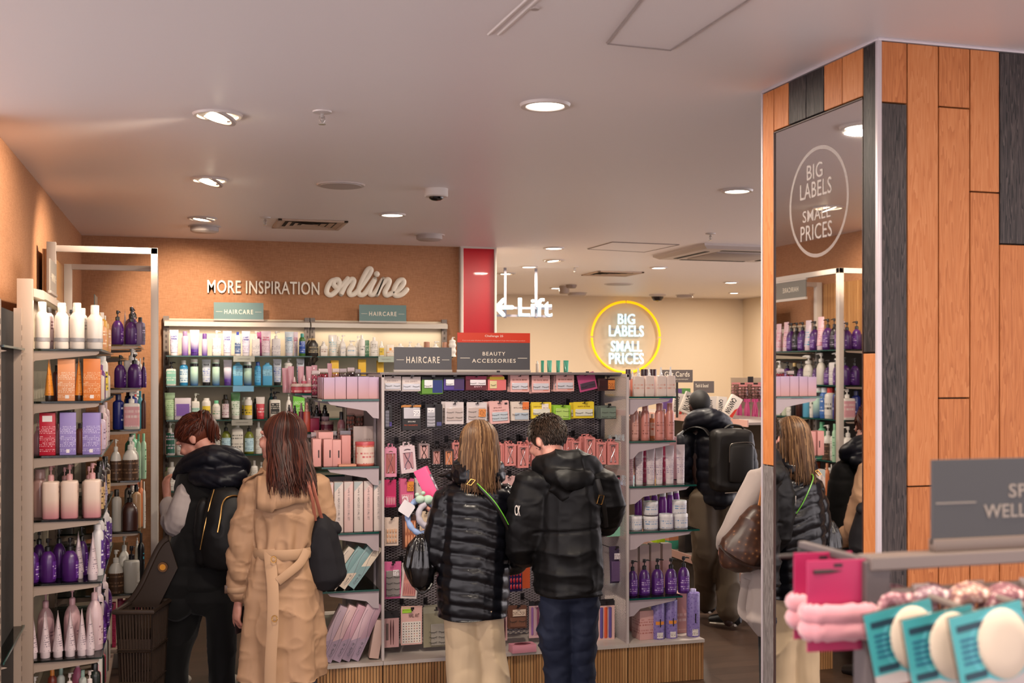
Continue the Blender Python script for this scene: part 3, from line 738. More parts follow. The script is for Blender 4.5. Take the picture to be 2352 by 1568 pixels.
@cached
def lash_pack(w, h, card, tray='#d5d3d8', lashes=((-.25, .4, .4, .25), (.25, .4, .4, .25)), win=(.08, .12, .92, .62), brand=None, bcol='#7a5a58', sticker=None, head=None, depth=.016, band=None, kind='lash_pack', ink_c=None, up=False, dark_tray=False, winmat=None, hole=True, shape=None):
    """hanging card pack: origin at the hang hole, card below it; coordinates 0..1 across and from the bottom"""
    mb = MB(); z0 = -h*.92
    X = lambda u: (u-.5)*w
    Z = lambda v: z0+v*h
    if shape == 'flower':
        pl = [(X(0), Z(0)), (X(1), Z(0)), (X(1), Z(.62))]+[(X(.5)+w*(.34+.07*abs(sin(a*2.5)))*cos(a)*1.1, Z(.62)+h*(.30+.05*abs(sin(a*2.5)))*sin(a)) for a in [pi*.04+j*pi*.92/18 for j in range(19)]]+[(X(0), Z(.62))]
        mb.prism(pl, -.0015, .0015); me = mb.mesh([col(card, .5, 0)], 0)
    else:
        mb.box(X(0), -.0012, Z(0), X(1), .0012, Z(1), c=.0008)
        me = mb.mesh([ink_mat(card, ink_c, 150, .5, z0=Z(.05), z1=Z(.98)) if ink_c else col(card, .5, 0)], 0)
    parts = []
    if head:
        mb = MB(); mb.box(X(.0)-.0003, -.0018, Z(head[1]), X(1)+.0003, .0016, Z(head[2])+.0003); parts.append(('header_card', mb.mesh(col(head[0], .5, 0), 0)))
    if band:
        mb = MB()
        for b in (band if isinstance(band[0], tuple) else (band,)):
            mb.box(X(b[1]), -.002-.0004*(1), Z(b[2]), X(b[3]), 0, Z(b[4])); 
        bb = band[0] if isinstance(band[0], tuple) else band
        parts.append(('printed_band', mb.mesh(col(bb[0], .45, 0), 0)))
    if win:
        mb = MB(); mb.box(X(win[0]), -depth*.5, Z(win[1]), X(win[2]), -.001, Z(win[3]), c=.002); parts.append(('tray', mb.mesh(winmat or col(tray, .25, .4), 20)))
        if lashes:
            mb = MB()
            for l in lashes: lash_fan(mb, X(.5+l[0]), Z(l[1]), l[2]*w, l[3]*h*.5, -depth*.5-.0012, up)
            parts.append(('lash_strips', mb.mesh(LASH, 0, False)))
    if brand:
        for i, (s, u, v, bw, bh, c_) in enumerate(brand):
            ob = text_fit(s, bw*w, bh*h, col(c_, .5, 0), None, (0, 0, 0), depth=.0004, bold=.02, res=1); me2 = ob.data; bpy.data.objects.remove(ob)
            k = ('lp', s, w, h, u, v, c_)
            if k not in _T:
                m3 = me2.copy()
                yy = -depth*.5-.0008 if (win and win[1] < v < win[3] and win[0] < u < win[2]) else -.0026
                for q in m3.vertices: q.co = (X(u)+q.co.x, yy-q.co.z, Z(v)+q.co.y)
                _T[k] = m3
            parts.append(('lettering', _T[k]))
    if sticker:
        mb = MB(); mb.box(X(sticker[1]), -depth*.5-.002, Z(sticker[2]), X(sticker[3]), -depth*.5-.0012, Z(sticker[4])); parts.append(('price_sticker', mb.mesh(ink_mat(sticker[0], '#5a3020' if sticker[0] != '#e8e4e6' else '#55506a', 140, .5, z0=Z(sticker[2])+.004, z1=Z(sticker[4])-.006), 0)))
    if hole:
        mb = MB(); mb.box(X(.42), -.0024, Z(.90), X(.58), .0019, Z(.935)); parts.append(('hang_slot', mb.mesh(col('#2a2024', .8, 0), 0)))
    return (kind, me, parts)
@cached
def hook_box(w, h, c, inner='#c9958c', d=.03, metal='#cfc8c8', tool=True, win=(.14, .07, .86, .80), base=None):
    """hanging window box with an eyelash curler: origin at the hook hole"""
    z0 = -h*.95; X = lambda u: (u-.5)*w; Z = lambda v: z0+v*h; zt = .86
    mb = MB(); y0, y1 = -d/2, d/2
    mb.box(X(0), y0+.002, Z(0), X(1), y1, Z(zt))
    f = (X(win[0]), X(win[2]), Z(win[1]), Z(win[3]))
    for b in ((X(0), Z(0), X(1), f[2]), (X(0), f[3], X(1), Z(zt)), (X(0), f[2], f[0], f[3]), (f[1], f[2], X(1), f[3])): mb.box(b[0], y0-.004, b[1], b[2], y0+.003, b[3])
    # hanging loop
    q = .28
    for b in ((X(q), Z(zt), X(q+.09), Z(1)), (X(1-q-.09), Z(zt), X(1-q), Z(1)), (X(q), Z(.965), X(1-q), Z(1)), (X(.1), Z(zt), X(.9), Z(zt+.035))): mb.box(b[0], -.002, b[1], b[2], .002, b[3])
    me = mb.mesh([col(c, .45, 0)], 0); parts = []
    mb = MB(); mb.add([(f[0], y0+.0012, f[2]), (f[1], y0+.0012, f[2]), (f[1], y0+.0012, f[3]), (f[0], y0+.0012, f[3])], [(0, 1, 2, 3)]); parts.append(('insert', mb.mesh(col(inner, .6, 0), 0)))
    if base:
        mb = MB(); mb.box(X(0)-.0004, y0-.0048, Z(0)-.0004, X(1)+.0004, y1+.0004, Z(base[1])); parts.append(('printed_band', mb.mesh(ink_mat(base[0], '#d8cfd0', 160, .55), 0)))
    if tool:
        mb = MB(); yy = y0-.001; zt_, zm, zb = Z(.74), Z(.42), Z(.14); ww = w*.2
        for s in (-1, 1):
            mb.tube(catmull([(s*ww*.3, yy, zt_), (s*ww*.9, yy, (zt_*2+zm)/3), (0, yy, zm), (-s*ww*.8, yy, (zm+zb)/2), (-s*ww*1.0, yy, zb)], 3), w*.028, 5)
            mb.tube([(-s*ww*1.0+w*.07*cos(a), yy, zb+w*.07*sin(a)-w*.04) for a in [2*pi*j/10 for j in range(11)]], w*.024, 5)
        mb.tube([(-ww*1.1, yy, zt_), (0, yy-.004, zt_+h*.03), (ww*1.1, yy, zt_)], w*.04, 6)
        parts.append(('eyelash_curler', mb.mesh(mat(metal, .2, 1), 50)))
    return ('hanging_box', me, parts)
@cached
def nail_pack(w, h, card, nail, tray='#c8a79c', rows=3, cols=4, brand=None, win=(.12, .08, .88, .5), sticker=None):
    n, me, parts = lash_pack(w, h, card, tray, (), win, brand, None, sticker, kind='nail_pack')
    X = lambda u: (u-.5)*w; Z = lambda v: -h*.92+v*h
    mb = MB()
    for i in range(rows):
        for j in range(cols):
            u = win[0]+(win[2]-win[0])*(j+.5)/cols; v = win[1]+(win[3]-win[1])*(i+.5)/rows
            rw = (win[2]-win[0])*w/cols*.33; rh = (win[3]-win[1])*h/rows*.42
            mb.lathe([(.0004, -rh), (rw*.7, -rh*.7), (rw, 0), (rw*.9, rh*.6), (rw*.4, rh)], 7, sy=.5, tr=Matrix.Translation((X(u), -.009, Z(v))))
    return (n, me, list(parts)+[('false_nails', mb.mesh(col(nail, .2, .5), 60))])
def dims(w_px, h_px, d):
    return round(w_px*d/FPX, 3), round(h_px*d/FPX, 3)
def depth_of(p): return p[0]*SA+p[1]*CA
# ------------------------------------------------------------ wall shelving
CREAM = mat('#cdbfa8', .6, spec=.3); SLOTM = mat('#463d39', .7); SHELF_TAN = mat('#a08d7f', .42, .05)
def glass_shelf(parent, x0, x1, y0, y1, z, bracket=.045, bracket_m=None, inset=.0, ends=True, name='shelf', axis='y'):
    """glass board with front edge; brackets below run back to front"""
    mb = MB(); mb.box(x0, y0+.004, z-.010, x1, y1, z); s = mb.build(name, GLASS, parent, smooth=0)
    mb = MB(); mb.box(x0, y0, z-.010, x1, y0+.004, z); mb.build('front_edge', GLASS_EDGE, s, smooth=0)
    bm_ = bracket_m or SHELF_TAN
    for x in ((x0+.012, x1-.012) if ends else ()):
        mb = MB(); d = y1-y0; b = bracket
        pl = [(y1, z-.012), (y1, z-.012-b*1.9), (y1-.02, z-.012-b*1.9), (y1-.06, z-.012-b*1.15), (y0+.03, z-.012-b*.45), (y0+.015, z-.012-b*.25), (y0+.015, z-.012)]
        mb.prism(pl, -.0035, .0035, tr=Matrix.Translation((x, 0, 0)) @ Matrix.Rotation(pi/2, 4, 'Z')); mb.build('bracket', bm_, s, smooth=0)
    return s
def upright(parent, x, y, z0, z1, w=.05, d=.035, m=None, slots=True, name='upright'):
    mb = MB(); mb.box(x-w/2, y-d, z0, x+w/2, y, z1, 0)
    if slots:
        for i in range(int((z1-z0-.1)/.05)): mb.box(x-w*.16, y-d-.0006, z0+.06+i*.05, x+w*.16, y-d, z0+.085+i*.05, 1)
    mb.build(name, [m or SHELF_TAN, SLOTM], parent, smooth=0)
def wall_bay(label, loc, rz, width, depth, zs, top, base_z=.12, back=None, header=True, light=0, m=None, brk=.045, ups=(True, True), hdr_d=.12):
    """one bay of slotted shelving; local x along the wall, front towards -y, back at y = 0"""
    t = thing('shelving_bay', label, 'shelving', loc, rz, 'wall shelving bays'); m = m or SHELF_TAN
    mb = MB(); mb.box(.0, -.02, .0, width, 0, top); mb.build('back_panel', back or CREAM, t, smooth=0)
    if ups[0]: upright(t, .02, -.02, 0, top+.02, m=m)
    if ups[1]: upright(t, width-.02, -.02, 0, top+.02, m=m)
    for z in zs: glass_shelf(t, .02, width-.02, -depth, -.02, z, brk, m)
    mb = MB(); mb.box(.0, -depth, base_z-.03, width, -.02, base_z, c=.002); mb.build('base_deck', m, t)
    mb = MB(); mb.box(.0, -depth+.03, 0, width, -.02, base_z-.03); mb.build('plinth', mat('#6d625c', .5), t, smooth=0)
    if header:
        mb = MB(); mb.prism([(0, top-.005), (-hdr_d, top-.03), (-hdr_d-.004, top-.07), (-hdr_d+.01, top-.07), (-.02, top-.05)], .004, width-.004, tr=Matrix.Rotation(pi/2, 4, 'Z') @ Matrix.Scale(-1, 4, (0, 1, 0)))
        mb.build('header_canopy', mat('#c2b8ad', .4), t, smooth=0)
    if light:
        n_ = 2
        for i in range(n_):
            L = bpy.data.lights.new('shelf_light', 'AREA'); L.shape = 'RECTANGLE'; L.size = width/n_*.9; L.size_y = .03; L.energy = light; L.color = (1, .85, .66)
            o = bpy.data.objects.new('shelf_light', L); COL.objects.link(o); o.parent = t; o.location = (width*(i+.5)/n_, -hdr_d+.02, top-.075); o.rotation_euler = (radians(-12), 0, 0)
    return t
SIGN_TEAL = mat('#66807f', .3, spec=.4); SIGN_GREY = mat('#4a484b', .4); LETTER = mat('#e2d6c4', .5)
def card_sign(label, loc, w, h, words_, m, rz=0, tw=.6, th=.28, lines=True, holder=True, tilt=0):
    t = thing('shelf_sign', label, 'sign', loc, rz); t.rotation_euler = (tilt, 0, rz)
    mb = MB(); mb.box(-w/2, -.003, .012, w/2, .003, h); mb.build('sign_card', m, t, smooth=0)
    if holder:
        mb = MB(); mb.box(-w/2-.004, -.008, 0, w/2+.004, .008, .016, c=.002); mb.build('holder', mat('#aaa19a', .4), t)
    for s, v, tw_, th_ in words_: text_fit(s, w*tw_, h*th_, LETTER, t, (0, -.0034, h*v), depth=.0006, bold=.008, spacing=1.25)
    if lines:
        mb = MB()
        for sx in (-1, 1): mb.box(sx*w*.46 if sx < 0 else w*.46-w*.13, -.0042, h*.5-.0012, -w*.46+w*.13 if sx < 0 else w*.46, -.0034, h*.5+.0012)
        mb.build('rule_lines', LETTER, t, smooth=0)
    return t
def talker(label, loc, w, h, m, s=None, rz=0):
    mb = MB(); mb.box(-w/2, -.002, -h, w/2, .002, 0); o = mb.build('shelf_talker', m, smooth=0); o.location = loc; o.rotation_euler = (radians(8), 0, rz); tag(o, label, 'shelf label', 'shelf edge labels')
    if s: text_fit(s, w*.6, h*.2, mat('#6b6a66', .5), o, (0, -.0026, -h*.5), depth=.0004, bold=.0, spacing=1.2)
    return o

# ---- the pair of bays on the back wall
ZB = [2.045, 1.785, 1.49, 1.185, .88, .55]
BY = 10.50
for i, (xa, xb) in enumerate(((0.0, 1.282), (1.286, 2.568))):
    wall_bay(['cream lit shelving bay on the back wall, next to the white frame', 'cream lit shelving bay on the back wall, next to the red pillar'][i], (xa, WY-.02, 0), 0, xb-xa, WY-.02-BY, ZB, 2.38, light=1.05, m=mat('#6d615a', .5))
for px0, px1, y0, y1, lb in ((491, 605, 692, 734, 'teal haircare sign on the back wall shelving, below the block letters'), (825, 933, 698, 737, 'teal haircare sign on the back wall shelving, below the script word')):
    a, b = atY(px0, y1, 10.79), atY(px1, y1, 10.79)
    card_sign(lb, ((a.x+b.x)/2, 10.79, 2.36), b.x-a.x, .165, [('HAIRCARE', .5, .58, .24)], SIGN_TEAL)
def room_above(z, h, zs):
    """keep goods below the shelf over them"""
    up = [q for q in zs if q > z+.05]
    return round(min(h, min(up)-z-.022), 3) if up else h
# what stands on the shelves: (centre px, width px, top px, builder, description)
def shelf_row(items, z, Y, bottom_px, phrase, group, cat='bottle'):
    n = 0
    for it in sorted(items, key=lambda q: q[0]):
        px, w, top, f, desc = it[:5]; dy = it[5] if len(it) > 5 else 0
        n += 1
        p = atY(px, 850, Y+dy); d = depth_of(p); wm, hm = dims(w, bottom_px-top, d); hm = room_above(z, hm, ZB)
        pr = f(wm, hm)
        c = {'squeeze_tube': 'tube', 'carton': 'box', 'jar': 'jar', 'aerosol_can': 'can'}.get(pr[0], 'bottle')
        place(pr, '%s, %s from the left on the %s' % (desc, ORD[n] if n < 21 else 'last', phrase), c, (p.x, Y+dy, z+.0005), R.uniform(-.06, .06), group)
WH = '#ddd6d0'; PUR = '#43165f'
t_wonder = lambda w, h: tube(w, h, '#cfc8da', '#d8d2da', ('#cfc8da', '#8a86a8', 120), text_='I HIT|WONDER', tcol='#3d46a5')
t_care = lambda w, h: tube(w, h, '#c9d3dc', '#d8d2da', ('#c9d3dc', '#8796a8', 120), text_='CARE|TAKER', tcol='#3f9cc8')
t_resc = lambda w, h: tube(w, h, '#ddc8d4', '#d8d2da', ('#ddc8d4', '#a88696', 120), text_='TO THE|RESCUE', tcol='#d2507f')
t_grad = lambda w, h: tube(w, h, ('#4b2a86', '#dcd6e4', .05, h*.62), '#4b2f7e', None)
t_fudge = lambda w, h: tube(w, h, '#b9bfca', '#1a181c', ('#b9bfca', '#3350a8', 60), text_='FUDGE', tcol='#22262e', tz=.8)
p_band = lambda w, h: pump(w, h, '#ded8d8', '#e8e4e0', ('#ded8d8', '#8d8494', 90), sq=.6, shoulder='square')
b_wave = lambda w, h: bottle(w, h, '#2d7fae', '#e9e6e2', ('#c8dbe4', '#1f6ea0', 55), capw=.55)
b_black = lambda w, h: bottle(w, h, ('#1d4f8a', '#bfe0cc', 0, h*.5), '#ece8e2', None, capw=.9, caph=.12, band=('#1c1a1e', .82, .95))
b_blue = lambda w, h: bottle(w, h, '#58a9d4', '#5fa6cc', ('#8fc6dd', '#3b6f92', 70), d=w*.55, sq=.7, capw=.45, caph=.07, lz=(.45, .75))
b_olive = lambda w, h: pump(w, h, '#6d7426', '#17140f', ('#b7d5e0', '#5a7f99', 70), lz=(.1, .7))
rA = [(399.6, 20, 755, t_wonder, 'lilac tube reading one hit wonder'), (425, 15, 758, lambda w, h: aerosol(w, h, ('#6a4a9a', '#cdb6d2', 0, h*.6), '#9c7fa8'), 'lilac aerosol with purple base'),
      (447, 21, 755, t_grad, 'wide tube fading from purple to white'), (470, 13, 763, lambda w, h: bottle(w, h, ('#5a3a9a', '#d2c2dc', 0, h*.5), '#6b4392', None, capw=.8, caph=.24), 'slim bottle with purple cap'),
      (497.5, 20, 756, p_band, 'white pump bottle with purple bands'), (522, 20, 757, t_wonder, 'lilac tube with blue lettering'), (546, 15, 759, lambda w, h: bottle(w, h, '#e0dcda', '#2437a0', ('#51658e', '#d8dce6', 60), capw=.42, caph=.13, lz=(.1, .62)), 'white bottle with blue cap'),
      (565, 19, 757, t_wonder, 'lilac tube beside the blue capped bottle'), (587.6, 18, 757, p_band, 'white pump bottle with plum bands'), (598, 16, 758, lambda w, h: tube(w, h, '#b85a94', '#a04a80'), 'plum tube half hidden', .08), (611, 22, 757, t_resc, 'pale tube with pink lettering'),
      (634, 20, 757, p_band, 'white banded pump bottle'), (664, 20, 758, t_care, 'pale tube with sky blue lettering'), (679, 11, 758, t_resc, 'pale tube tucked behind', .1), (694, 15, 762, lambda w, h: bottle(w, h, '#3f6a2a', '#2a8f86', ('#2a4ea6', '#cfd6e8', 60), capw=.55), 'green bottle with blue label and teal cap'),
      (711, 20, 773, lambda w, h: bottle(w, h, '#2a2320', '#a98a5a', None, d=w*.6, capw=.35, caph=.1, shoulder=.5), 'dark round bottle behind', .08), (719, 25, 773, lambda w, h: bottle(w, h, '#2b2522', '#b08f58', ('#4b4438', '#c2b088', 70), d=w*.6, capw=.4, caph=.1, shoulder=.5, lz=(.2, .6)), 'dark round bottle with gold cap')]
shelf_row(rA, ZB[0], 10.60, 814, 'top left back-wall shelf', 'haircare on the top back wall shelf')
wpump = lambda w, h: pump(w, h, '#ddd7d0', '#e8e4de', ('#ddd7d0', '#6f7a9a', 80), sq=.3)
wbot = lambda w, h: bottle(w, h, '#dcd6ce', '#e4dfd8', ('#dcd6ce', '#77706a', 70), d=w*.6, capw=.36)
rgold = lambda w, h: bottle(w, h, '#d9d2cb', '#a9765c', None, capw=.9, caph=.4)
rB = [(743, 17, 778, lambda w, h: spray(w, h, '#d8d0c8', '#e4dfd8', ('#d8cfc6', '#7d4a3a', 60), sq=.8), 'white spray with brown rim'), (764, 20, 763, lambda w, h: tube(w, h, '#d9d3ca', '#ddd6ce', ('#d9d3ca', '#4ba0b4', 60)), 'tall white tube with teal print'), (777, 14, 766, wbot, 'white bottle half hidden', .1),
      (787, 14, 763, wpump, 'white pump bottle with navy line'), (806, 22, 776, lambda w, h: pump(w, h, '#dcd6ce', '#e8e4de', ('#dcd6ce', '#6fa6c8', 50), sq=.5), 'wide white pump bottle'), (822, 14, 765, wpump, 'tall white pump behind', .1), (831, 15, 763, lambda w, h: bottle(w, h, '#e0dbd4', '#ebe6df', ('#e0dbd4', '#3a3836', 40), capw=.4), 'white bottle with bold upright print'),
      (843, 9, 775, lambda w, h: carton(w, h, w, '#4c7d5c', '#d7e2d8'), 'slim green box', .06), (859, 18, 768, wbot, 'white shoulder bottle'), (876, 11, 777, lambda w, h: spray(w, h, '#dcd6ce', '#ebe6df', ('#d8b53a', '#3c5a34', 60)), 'small spray with yellow label'), (896, 16, 785, lambda w, h: carton(w, h, w*.5, '#e4d8c8', '#d88a4a', None, 70, ('#e89a34', .5, .62, .34, .2)), 'cream box with orange circle'),
      (919, 18, 782, wbot, 'white bottle above the dark sign'), (941, 13, 778, wpump, 'white pump bottle above the dark sign'), (961, 18, 781, wbot, 'broad white bottle above the dark sign'), (980, 15, 778, rgold, 'white bottle with rose gold cap'), (1000, 19, 777, wpump, 'white twin nozzle pump bottle'), (1021, 12, 779, rgold, 'short bottle with rose gold cap'), (1039, 18, 767, lambda w, h: wavy(w, h, '#dfd8cf'), 'white wavy stacked bottle')]
shelf_row(rB, ZB[0], 10.60, 812, 'top right back-wall shelf', 'haircare on the top back wall shelf')
rC = [(393, 22, 829, lambda w, h: pump(w, h, '#ddd7d0', '#17151a', ('#7fb8a6', '#e2ddd6', 50), sq=.7, shoulder='square', lz=(.08, .9)), 'white and teal pump bottle'), (422, 19, 826, b_wave, 'blue wave patterned bottle'), (446, 18, 823, b_black, 'blue green bottle with black band'), (474, 20, 824, t_fudge, 'silver tube with black cap'), (496, 17, 824, b_black, 'black banded bottle'), (523, 19, 825, t_grad, 'tube fading to purple'),
      (546, 22, 831, b_blue, 'sky blue flat bottle'), (568.7, 18, 829, b_black, 'white capped banded bottle'), (592, 15, 830, lambda w, h: bottle(w, h, '#3f9ad0', '#2c4f9a', ('#5fb0dc', '#1f5f96', 60), capw=.6), 'blue bottle with navy cap'), (614, 22, 832, b_blue, 'wide sky blue bottle'), (637, 19, 824, t_fudge, 'silver tube with orange print'), (662, 22, 818, lambda w, h: wavy(w, h, '#dcd6cf'), 'white wavy pump bottle'), (690, 18, 823, t_fudge, 'silver tube above the pink goods')]
shelf_row(rC, ZB[1], 10.60, 884, 'second left back-wall shelf', 'haircare on the second back wall shelf')
ybox = lambda w, h: carton(w, h, w*.7, '#d9ac1e', None, None)
shelf_row([(768, 18, 827, ybox, 'yellow box above the lilac boxes'), (831, 18, 825, ybox, 'yellow box beside its twin'), (873, 15, 828, ybox, 'yellow box left of the dark sign')], ZB[1], 10.60, 884, 'second right back-wall shelf', 'yellow boxes on the back wall')
wbolt = lambda w, h: bottle(w, h, '#e0dad2', '#e6e1da', ('#e2c53a', '#37322c', 45), capw=.7, caph=.1, lz=(.2, .7))
rD = [(390, 23, 904, lambda w, h: tube(w, h, '#a9c39a', '#b9cdae', ('#a9c39a', '#5f8a5a', 60)), 'pale green tube'), (420, 36, 916, lambda w, h: carton(w, h, w*.35, '#cfc4cc', '#7a6aa0', None, 90, ('#7b58a8', .5, .45, .8, .55)), 'white and purple hair kit box'), (449, 18, 906, lambda w, h: pump(w, h, '#ddd8d0', '#e6e1da', ('#a6c8bc', '#5f7f78', 60), sq=.5, shoulder='square'), 'white pump bottle with teal label'),
      (474, 20, 917, wbolt, 'white bottle with yellow bolt'), (497, 18, 923, lambda w, h: bottle(w, h, '#dfdad2', '#6fc296', ('#dfdad2', '#5f9a78', 50), capw=.55, shoulder=.3), 'white bottle with mint cap'), (518, 17, 910, lambda w, h: bottle(w, h, '#2a2018', '#15120f', ('#d8c8cc', '#8a3a58', 60), capw=.5, lz=(.08, .75)), 'dark bottle with pink label'),
      (541, 21, 905, lambda w, h: tube(w, h, '#4b8a4c', '#dcd8ce', ('#d4ddd0', '#3f7a44', 60)), 'green tube'), (563, 17, 917, wbolt, 'white bottle behind another', .09), (570, 19, 916, wbolt, 'white bottle with a bolt label'), (587, 12, 920, lambda w, h: bottle(w, h, '#1d1a18', '#1d1a18', None), 'dark bottle behind', .08), (598, 20, 916, lambda w, h: tube(w, h, '#dcd2cc', '#c23a44', ('#c8404c', '#ecdcd8', 40)), 'red and white tube'),
      (623, 16, 890, lambda w, h: pump(w, h, '#1f4a50', '#143036', None), 'teal pump bottle behind', .09), (631, 25, 904, lambda w, h: pump(w, h, '#dcd6cc', '#17141a', ('#2c2a28', '#cfc8bc', 60), sq=.5, shoulder='square', lz=(.25, .8), ang=30), 'white pump bottle with black label'), (663, 14, 905, wpump, 'white pump bottle'), (686, 26, 908, lambda w, h: carton(w, h, w*.4, '#6fc43a', '#d8efc8'), 'bright green box')]
shelf_row(rD, ZB[2], 10.60, 966, 'third left back-wall shelf', 'haircare on the third back wall shelf')
rE = [(391, 22, 970, lambda w, h: pump(w, h, '#d9d2ca', '#e6e1da', ('#1f5a48', '#d8c2d8', 40), lz=(.05, .95)), 'white pump bottle with dark green label'), (414, 17, 985, wbot, 'white bottle by the bent head'), (500, 13, 977, wbot, 'white bottle between the two women'), (519, 24, 976, b_olive, 'olive bottle with blue label'), (545, 26, 978, lambda w, h: bottle(w, h, '#dcd6cc', '#e6e1da', ('#dcd6cc', '#2f2b28', 40), sq=.6, capw=.35), 'broad white bottle'), (572, 23, 979, b_olive, 'olive pump bottle'), (594, 15, 977, wbot, 'white bottle at the trench coat woman')]
shelf_row(rE, ZB[3], 10.60, 1050, 'fourth back-wall shelf', 'haircare on the fourth back wall shelf')
shelf_row([(395, 22, 1060, wbot, 'white square bottle'), (584, 16, 1062, wbot, 'white bottle seen between the coats'), (600, 14, 1066, wpump, 'white pump bottle'), (385, 14, 1075, lambda w, h: bottle(w, h, '#c9d2b8', '#6fae6a', None), 'pale green capped bottle', .1)], ZB[4], 10.60, 1125, 'fifth back-wall shelf', 'haircare on the fifth back wall shelf')
shelf_row([(387, 13, 1236, lambda w, h: bottle(w, h, '#dcd6cc', '#7fb86a', ('#dcd6cc', '#6f9a5a', 50)), 'white bottle with green cap'), (402, 14, 1232, wbot, 'white bottle')], .66, 10.60, 1275, 'low back-wall shelf', 'haircare on a low back wall shelf')
for px0, px1, z, lb, m, s in ((536, 585, ZB[0], 'grey shelf label under the top left back-wall shelf', mat('#aeb0a6', .5), 'CONDITIONERS'), (535, 583, ZB[1], 'sky blue shelf label under the second back-wall shelf', mat('#7fb4d6', .4), None), (532, 580, ZB[2], 'grey shelf label under the third back-wall shelf', mat('#a5a39a', .5), 'CONDITIONERS'), (869, 905, ZB[0], 'pale green shelf label beside the dark haircare sign', mat('#a9b3a6', .5), 'TREATMENTS')):
    a, b = atY(px0, 820, BY-.012), atY(px1, 820, BY-.012); talker(lb, ((a.x+b.x)/2, BY-.012, z-.002), b.x-a.x, .05, m, s)

# ------------------------------------------------------------ shelving along the left wall
LXB = -.705
ZA = [2.02, 1.753, 1.476, 1.15, .826, .437]
AY0, AY1 = 6.38, 7.86
t = wall_bay('grey shelving bay nearest the viewer on the left wall', (LXB, AY0, 0), pi/2, AY1-AY0, .40, ZA, 2.345, brk=.042, light=1.2)
mb = MB(); mb.box(-.05, -.075, 0, .0, .0, 2.37, c=.003); mb.build('end_upright', SHELF_TAN, t)
BY0, BY1 = 7.97, 9.30
ZBb = [2.08, 1.80, 1.53, 1.20, .87, .47]
t = wall_bay('deep shelving bay under the white frame on the left wall', (LXB, BY0, 0), pi/2, BY1-BY0, .56, ZBb, 2.22, header=False, brk=.03, back=mat('#3d332d', .7))
t = wall_bay('farthest shelving bay of the left wall with a pale canopy', (LXB+.01, BY1+.04, 0), pi/2, 1.35, .40, ZA, 2.33, brk=.03)
# a neighbour bay of which only the shelf tips reach into the picture
t = wall_bay('shelving bay cut off by the picture edge on the left', (LXB-.03, 5.5, 0), pi/2, .84, .07, [2.02, .64], 2.2, brk=.012, back=mat('#1d1815', .8), header=False)
# white portal frame round the deep bay
t = thing('display_arch', 'tall white portal frame around the deep left wall bay', 'display frame', (LXB, 7.9, 0))
fx = -.045-LXB; fy = 9.24-7.9; ft = 2.70; q = .035
def bar(nm, b, m=WHITE_METAL):
    mb = MB(); mb.box(*b, c=.002); mb.build(nm, m, t)
bar('post', (fx-q, 0, 0, fx+q*.2, q*1.3, ft)); bar('post', (fx-q, fy, 0, fx+q*.2, fy+q*1.3, ft))
bar('wall_post', (0, -.012, 0, .055, .05, ft+.02), GREY_METAL); bar('wall_post', (0, fy, 0, .055, fy+.05, ft))
bar('top_bar', (.05, 0, ft-.04, fx, q, ft)); bar('top_bar', (.05, fy, ft-.04, fx, fy+q, ft)); bar('top_bar', (fx-q, 0, ft-.04, fx+q*.2, fy+q, ft))
mb = MB(); n_ = 62
for i in range(n_): mb.box(-.02, .05+i*(fy-.06)/n_, 2.2, -.006, .05+(i+.78)*(fy-.06)/n_, ft-.02)
mb.box(-.03, .05, 2.2, -.018, fy-.01, ft-.02); mb.build('slatted_panel', SLAT_Y, t, smooth=0)
# hanging sign in the frame
s = thing('hanging_sign', 'grey haircare sign hung under the white frame, read from the aisle', 'sign', (-.05, 8.64, 2.49), pi/2)
mb = MB(); mb.box(-.24, -.004, .012, .24, .004, .17); mb.build('sign_card', mat('#7d7a74', .4), s, smooth=0)
for z in (0, .158): 
    mb = MB(); mb.box(-.245, -.008, z, .245, .008, z+.02); mb.build('rail', WHITE_METAL, s, smooth=0)
text_fit('HAIRCARE', .25, .04, LETTER, s, (0, -.0045, .09), depth=.0006, bold=.01, spacing=1.2)
# signs on the canopies
sg = card_sign('grey sign card standing on the nearest left canopy, seen edge on', (-.60, 7.1, 2.335), .40, .19, [('HAIRCARE', .5, .58, .24)], mat('#9f9a92', .4), pi/2)
sg = card_sign('small teal sign card on the farthest left bay', (-.52, 9.93, 2.32), .40, .19, [('HAIRCARE', .5, .58, .24)], SIGN_TEAL, pi/2)

# goods across the near end of a left bay: placed by picture column on the plane y = Y
def end_row(items, z, Y, bottom_px, phrase, group):
    n = 0
    for it in sorted(items, key=lambda q: q[0]):
        px, w, top, f, desc = it[:5]; dy = it[5] if len(it) > 5 else 0; rz = it[6] if len(it) > 6 else pi/2
        n += 1; p = atY(px, 850, Y+dy); d = depth_of(p); wm, hm = dims(w, bottom_px-top, d); hm = room_above(z, hm, ZA if Y < 7 else ZBb); pr = f(wm, hm)
        c = {'squeeze_tube': 'tube', 'carton': 'box', 'jar': 'jar', 'aerosol_can': 'can'}.get(pr[0], 'bottle')
        place(pr, '%s, %s from the wall on the %s' % (desc, ORD[n], phrase), c, (p.x, Y+dy, z+.0005), rz+R.uniform(-.08, .08), group)
ppump = lambda w, h: pump(w, h, PUR, '#121014', ('#5a2c80', '#b9a4c8', 80), lz=(.1, .66), ang=50)
wround = lambda w, h: bottle(w, h, '#dcd3ca', '#e2dad2', None, capw=.55, caph=.2, shoulder=.22, band=('#8d8a8c', .20, .30))
wtall = lambda w, h: bottle(w, h, '#ddd5cc', '#e6dfd6', ('#cfc4bc', '#9c938c', 60), capw=.6, caph=.15, shoulder=.12)
ptube = lambda w, h: tube(w*1.15, h, '#d3c0c4', '#ccbabe', ('#d3c0c4', '#8f7f8a', 90))
EY = 6.465
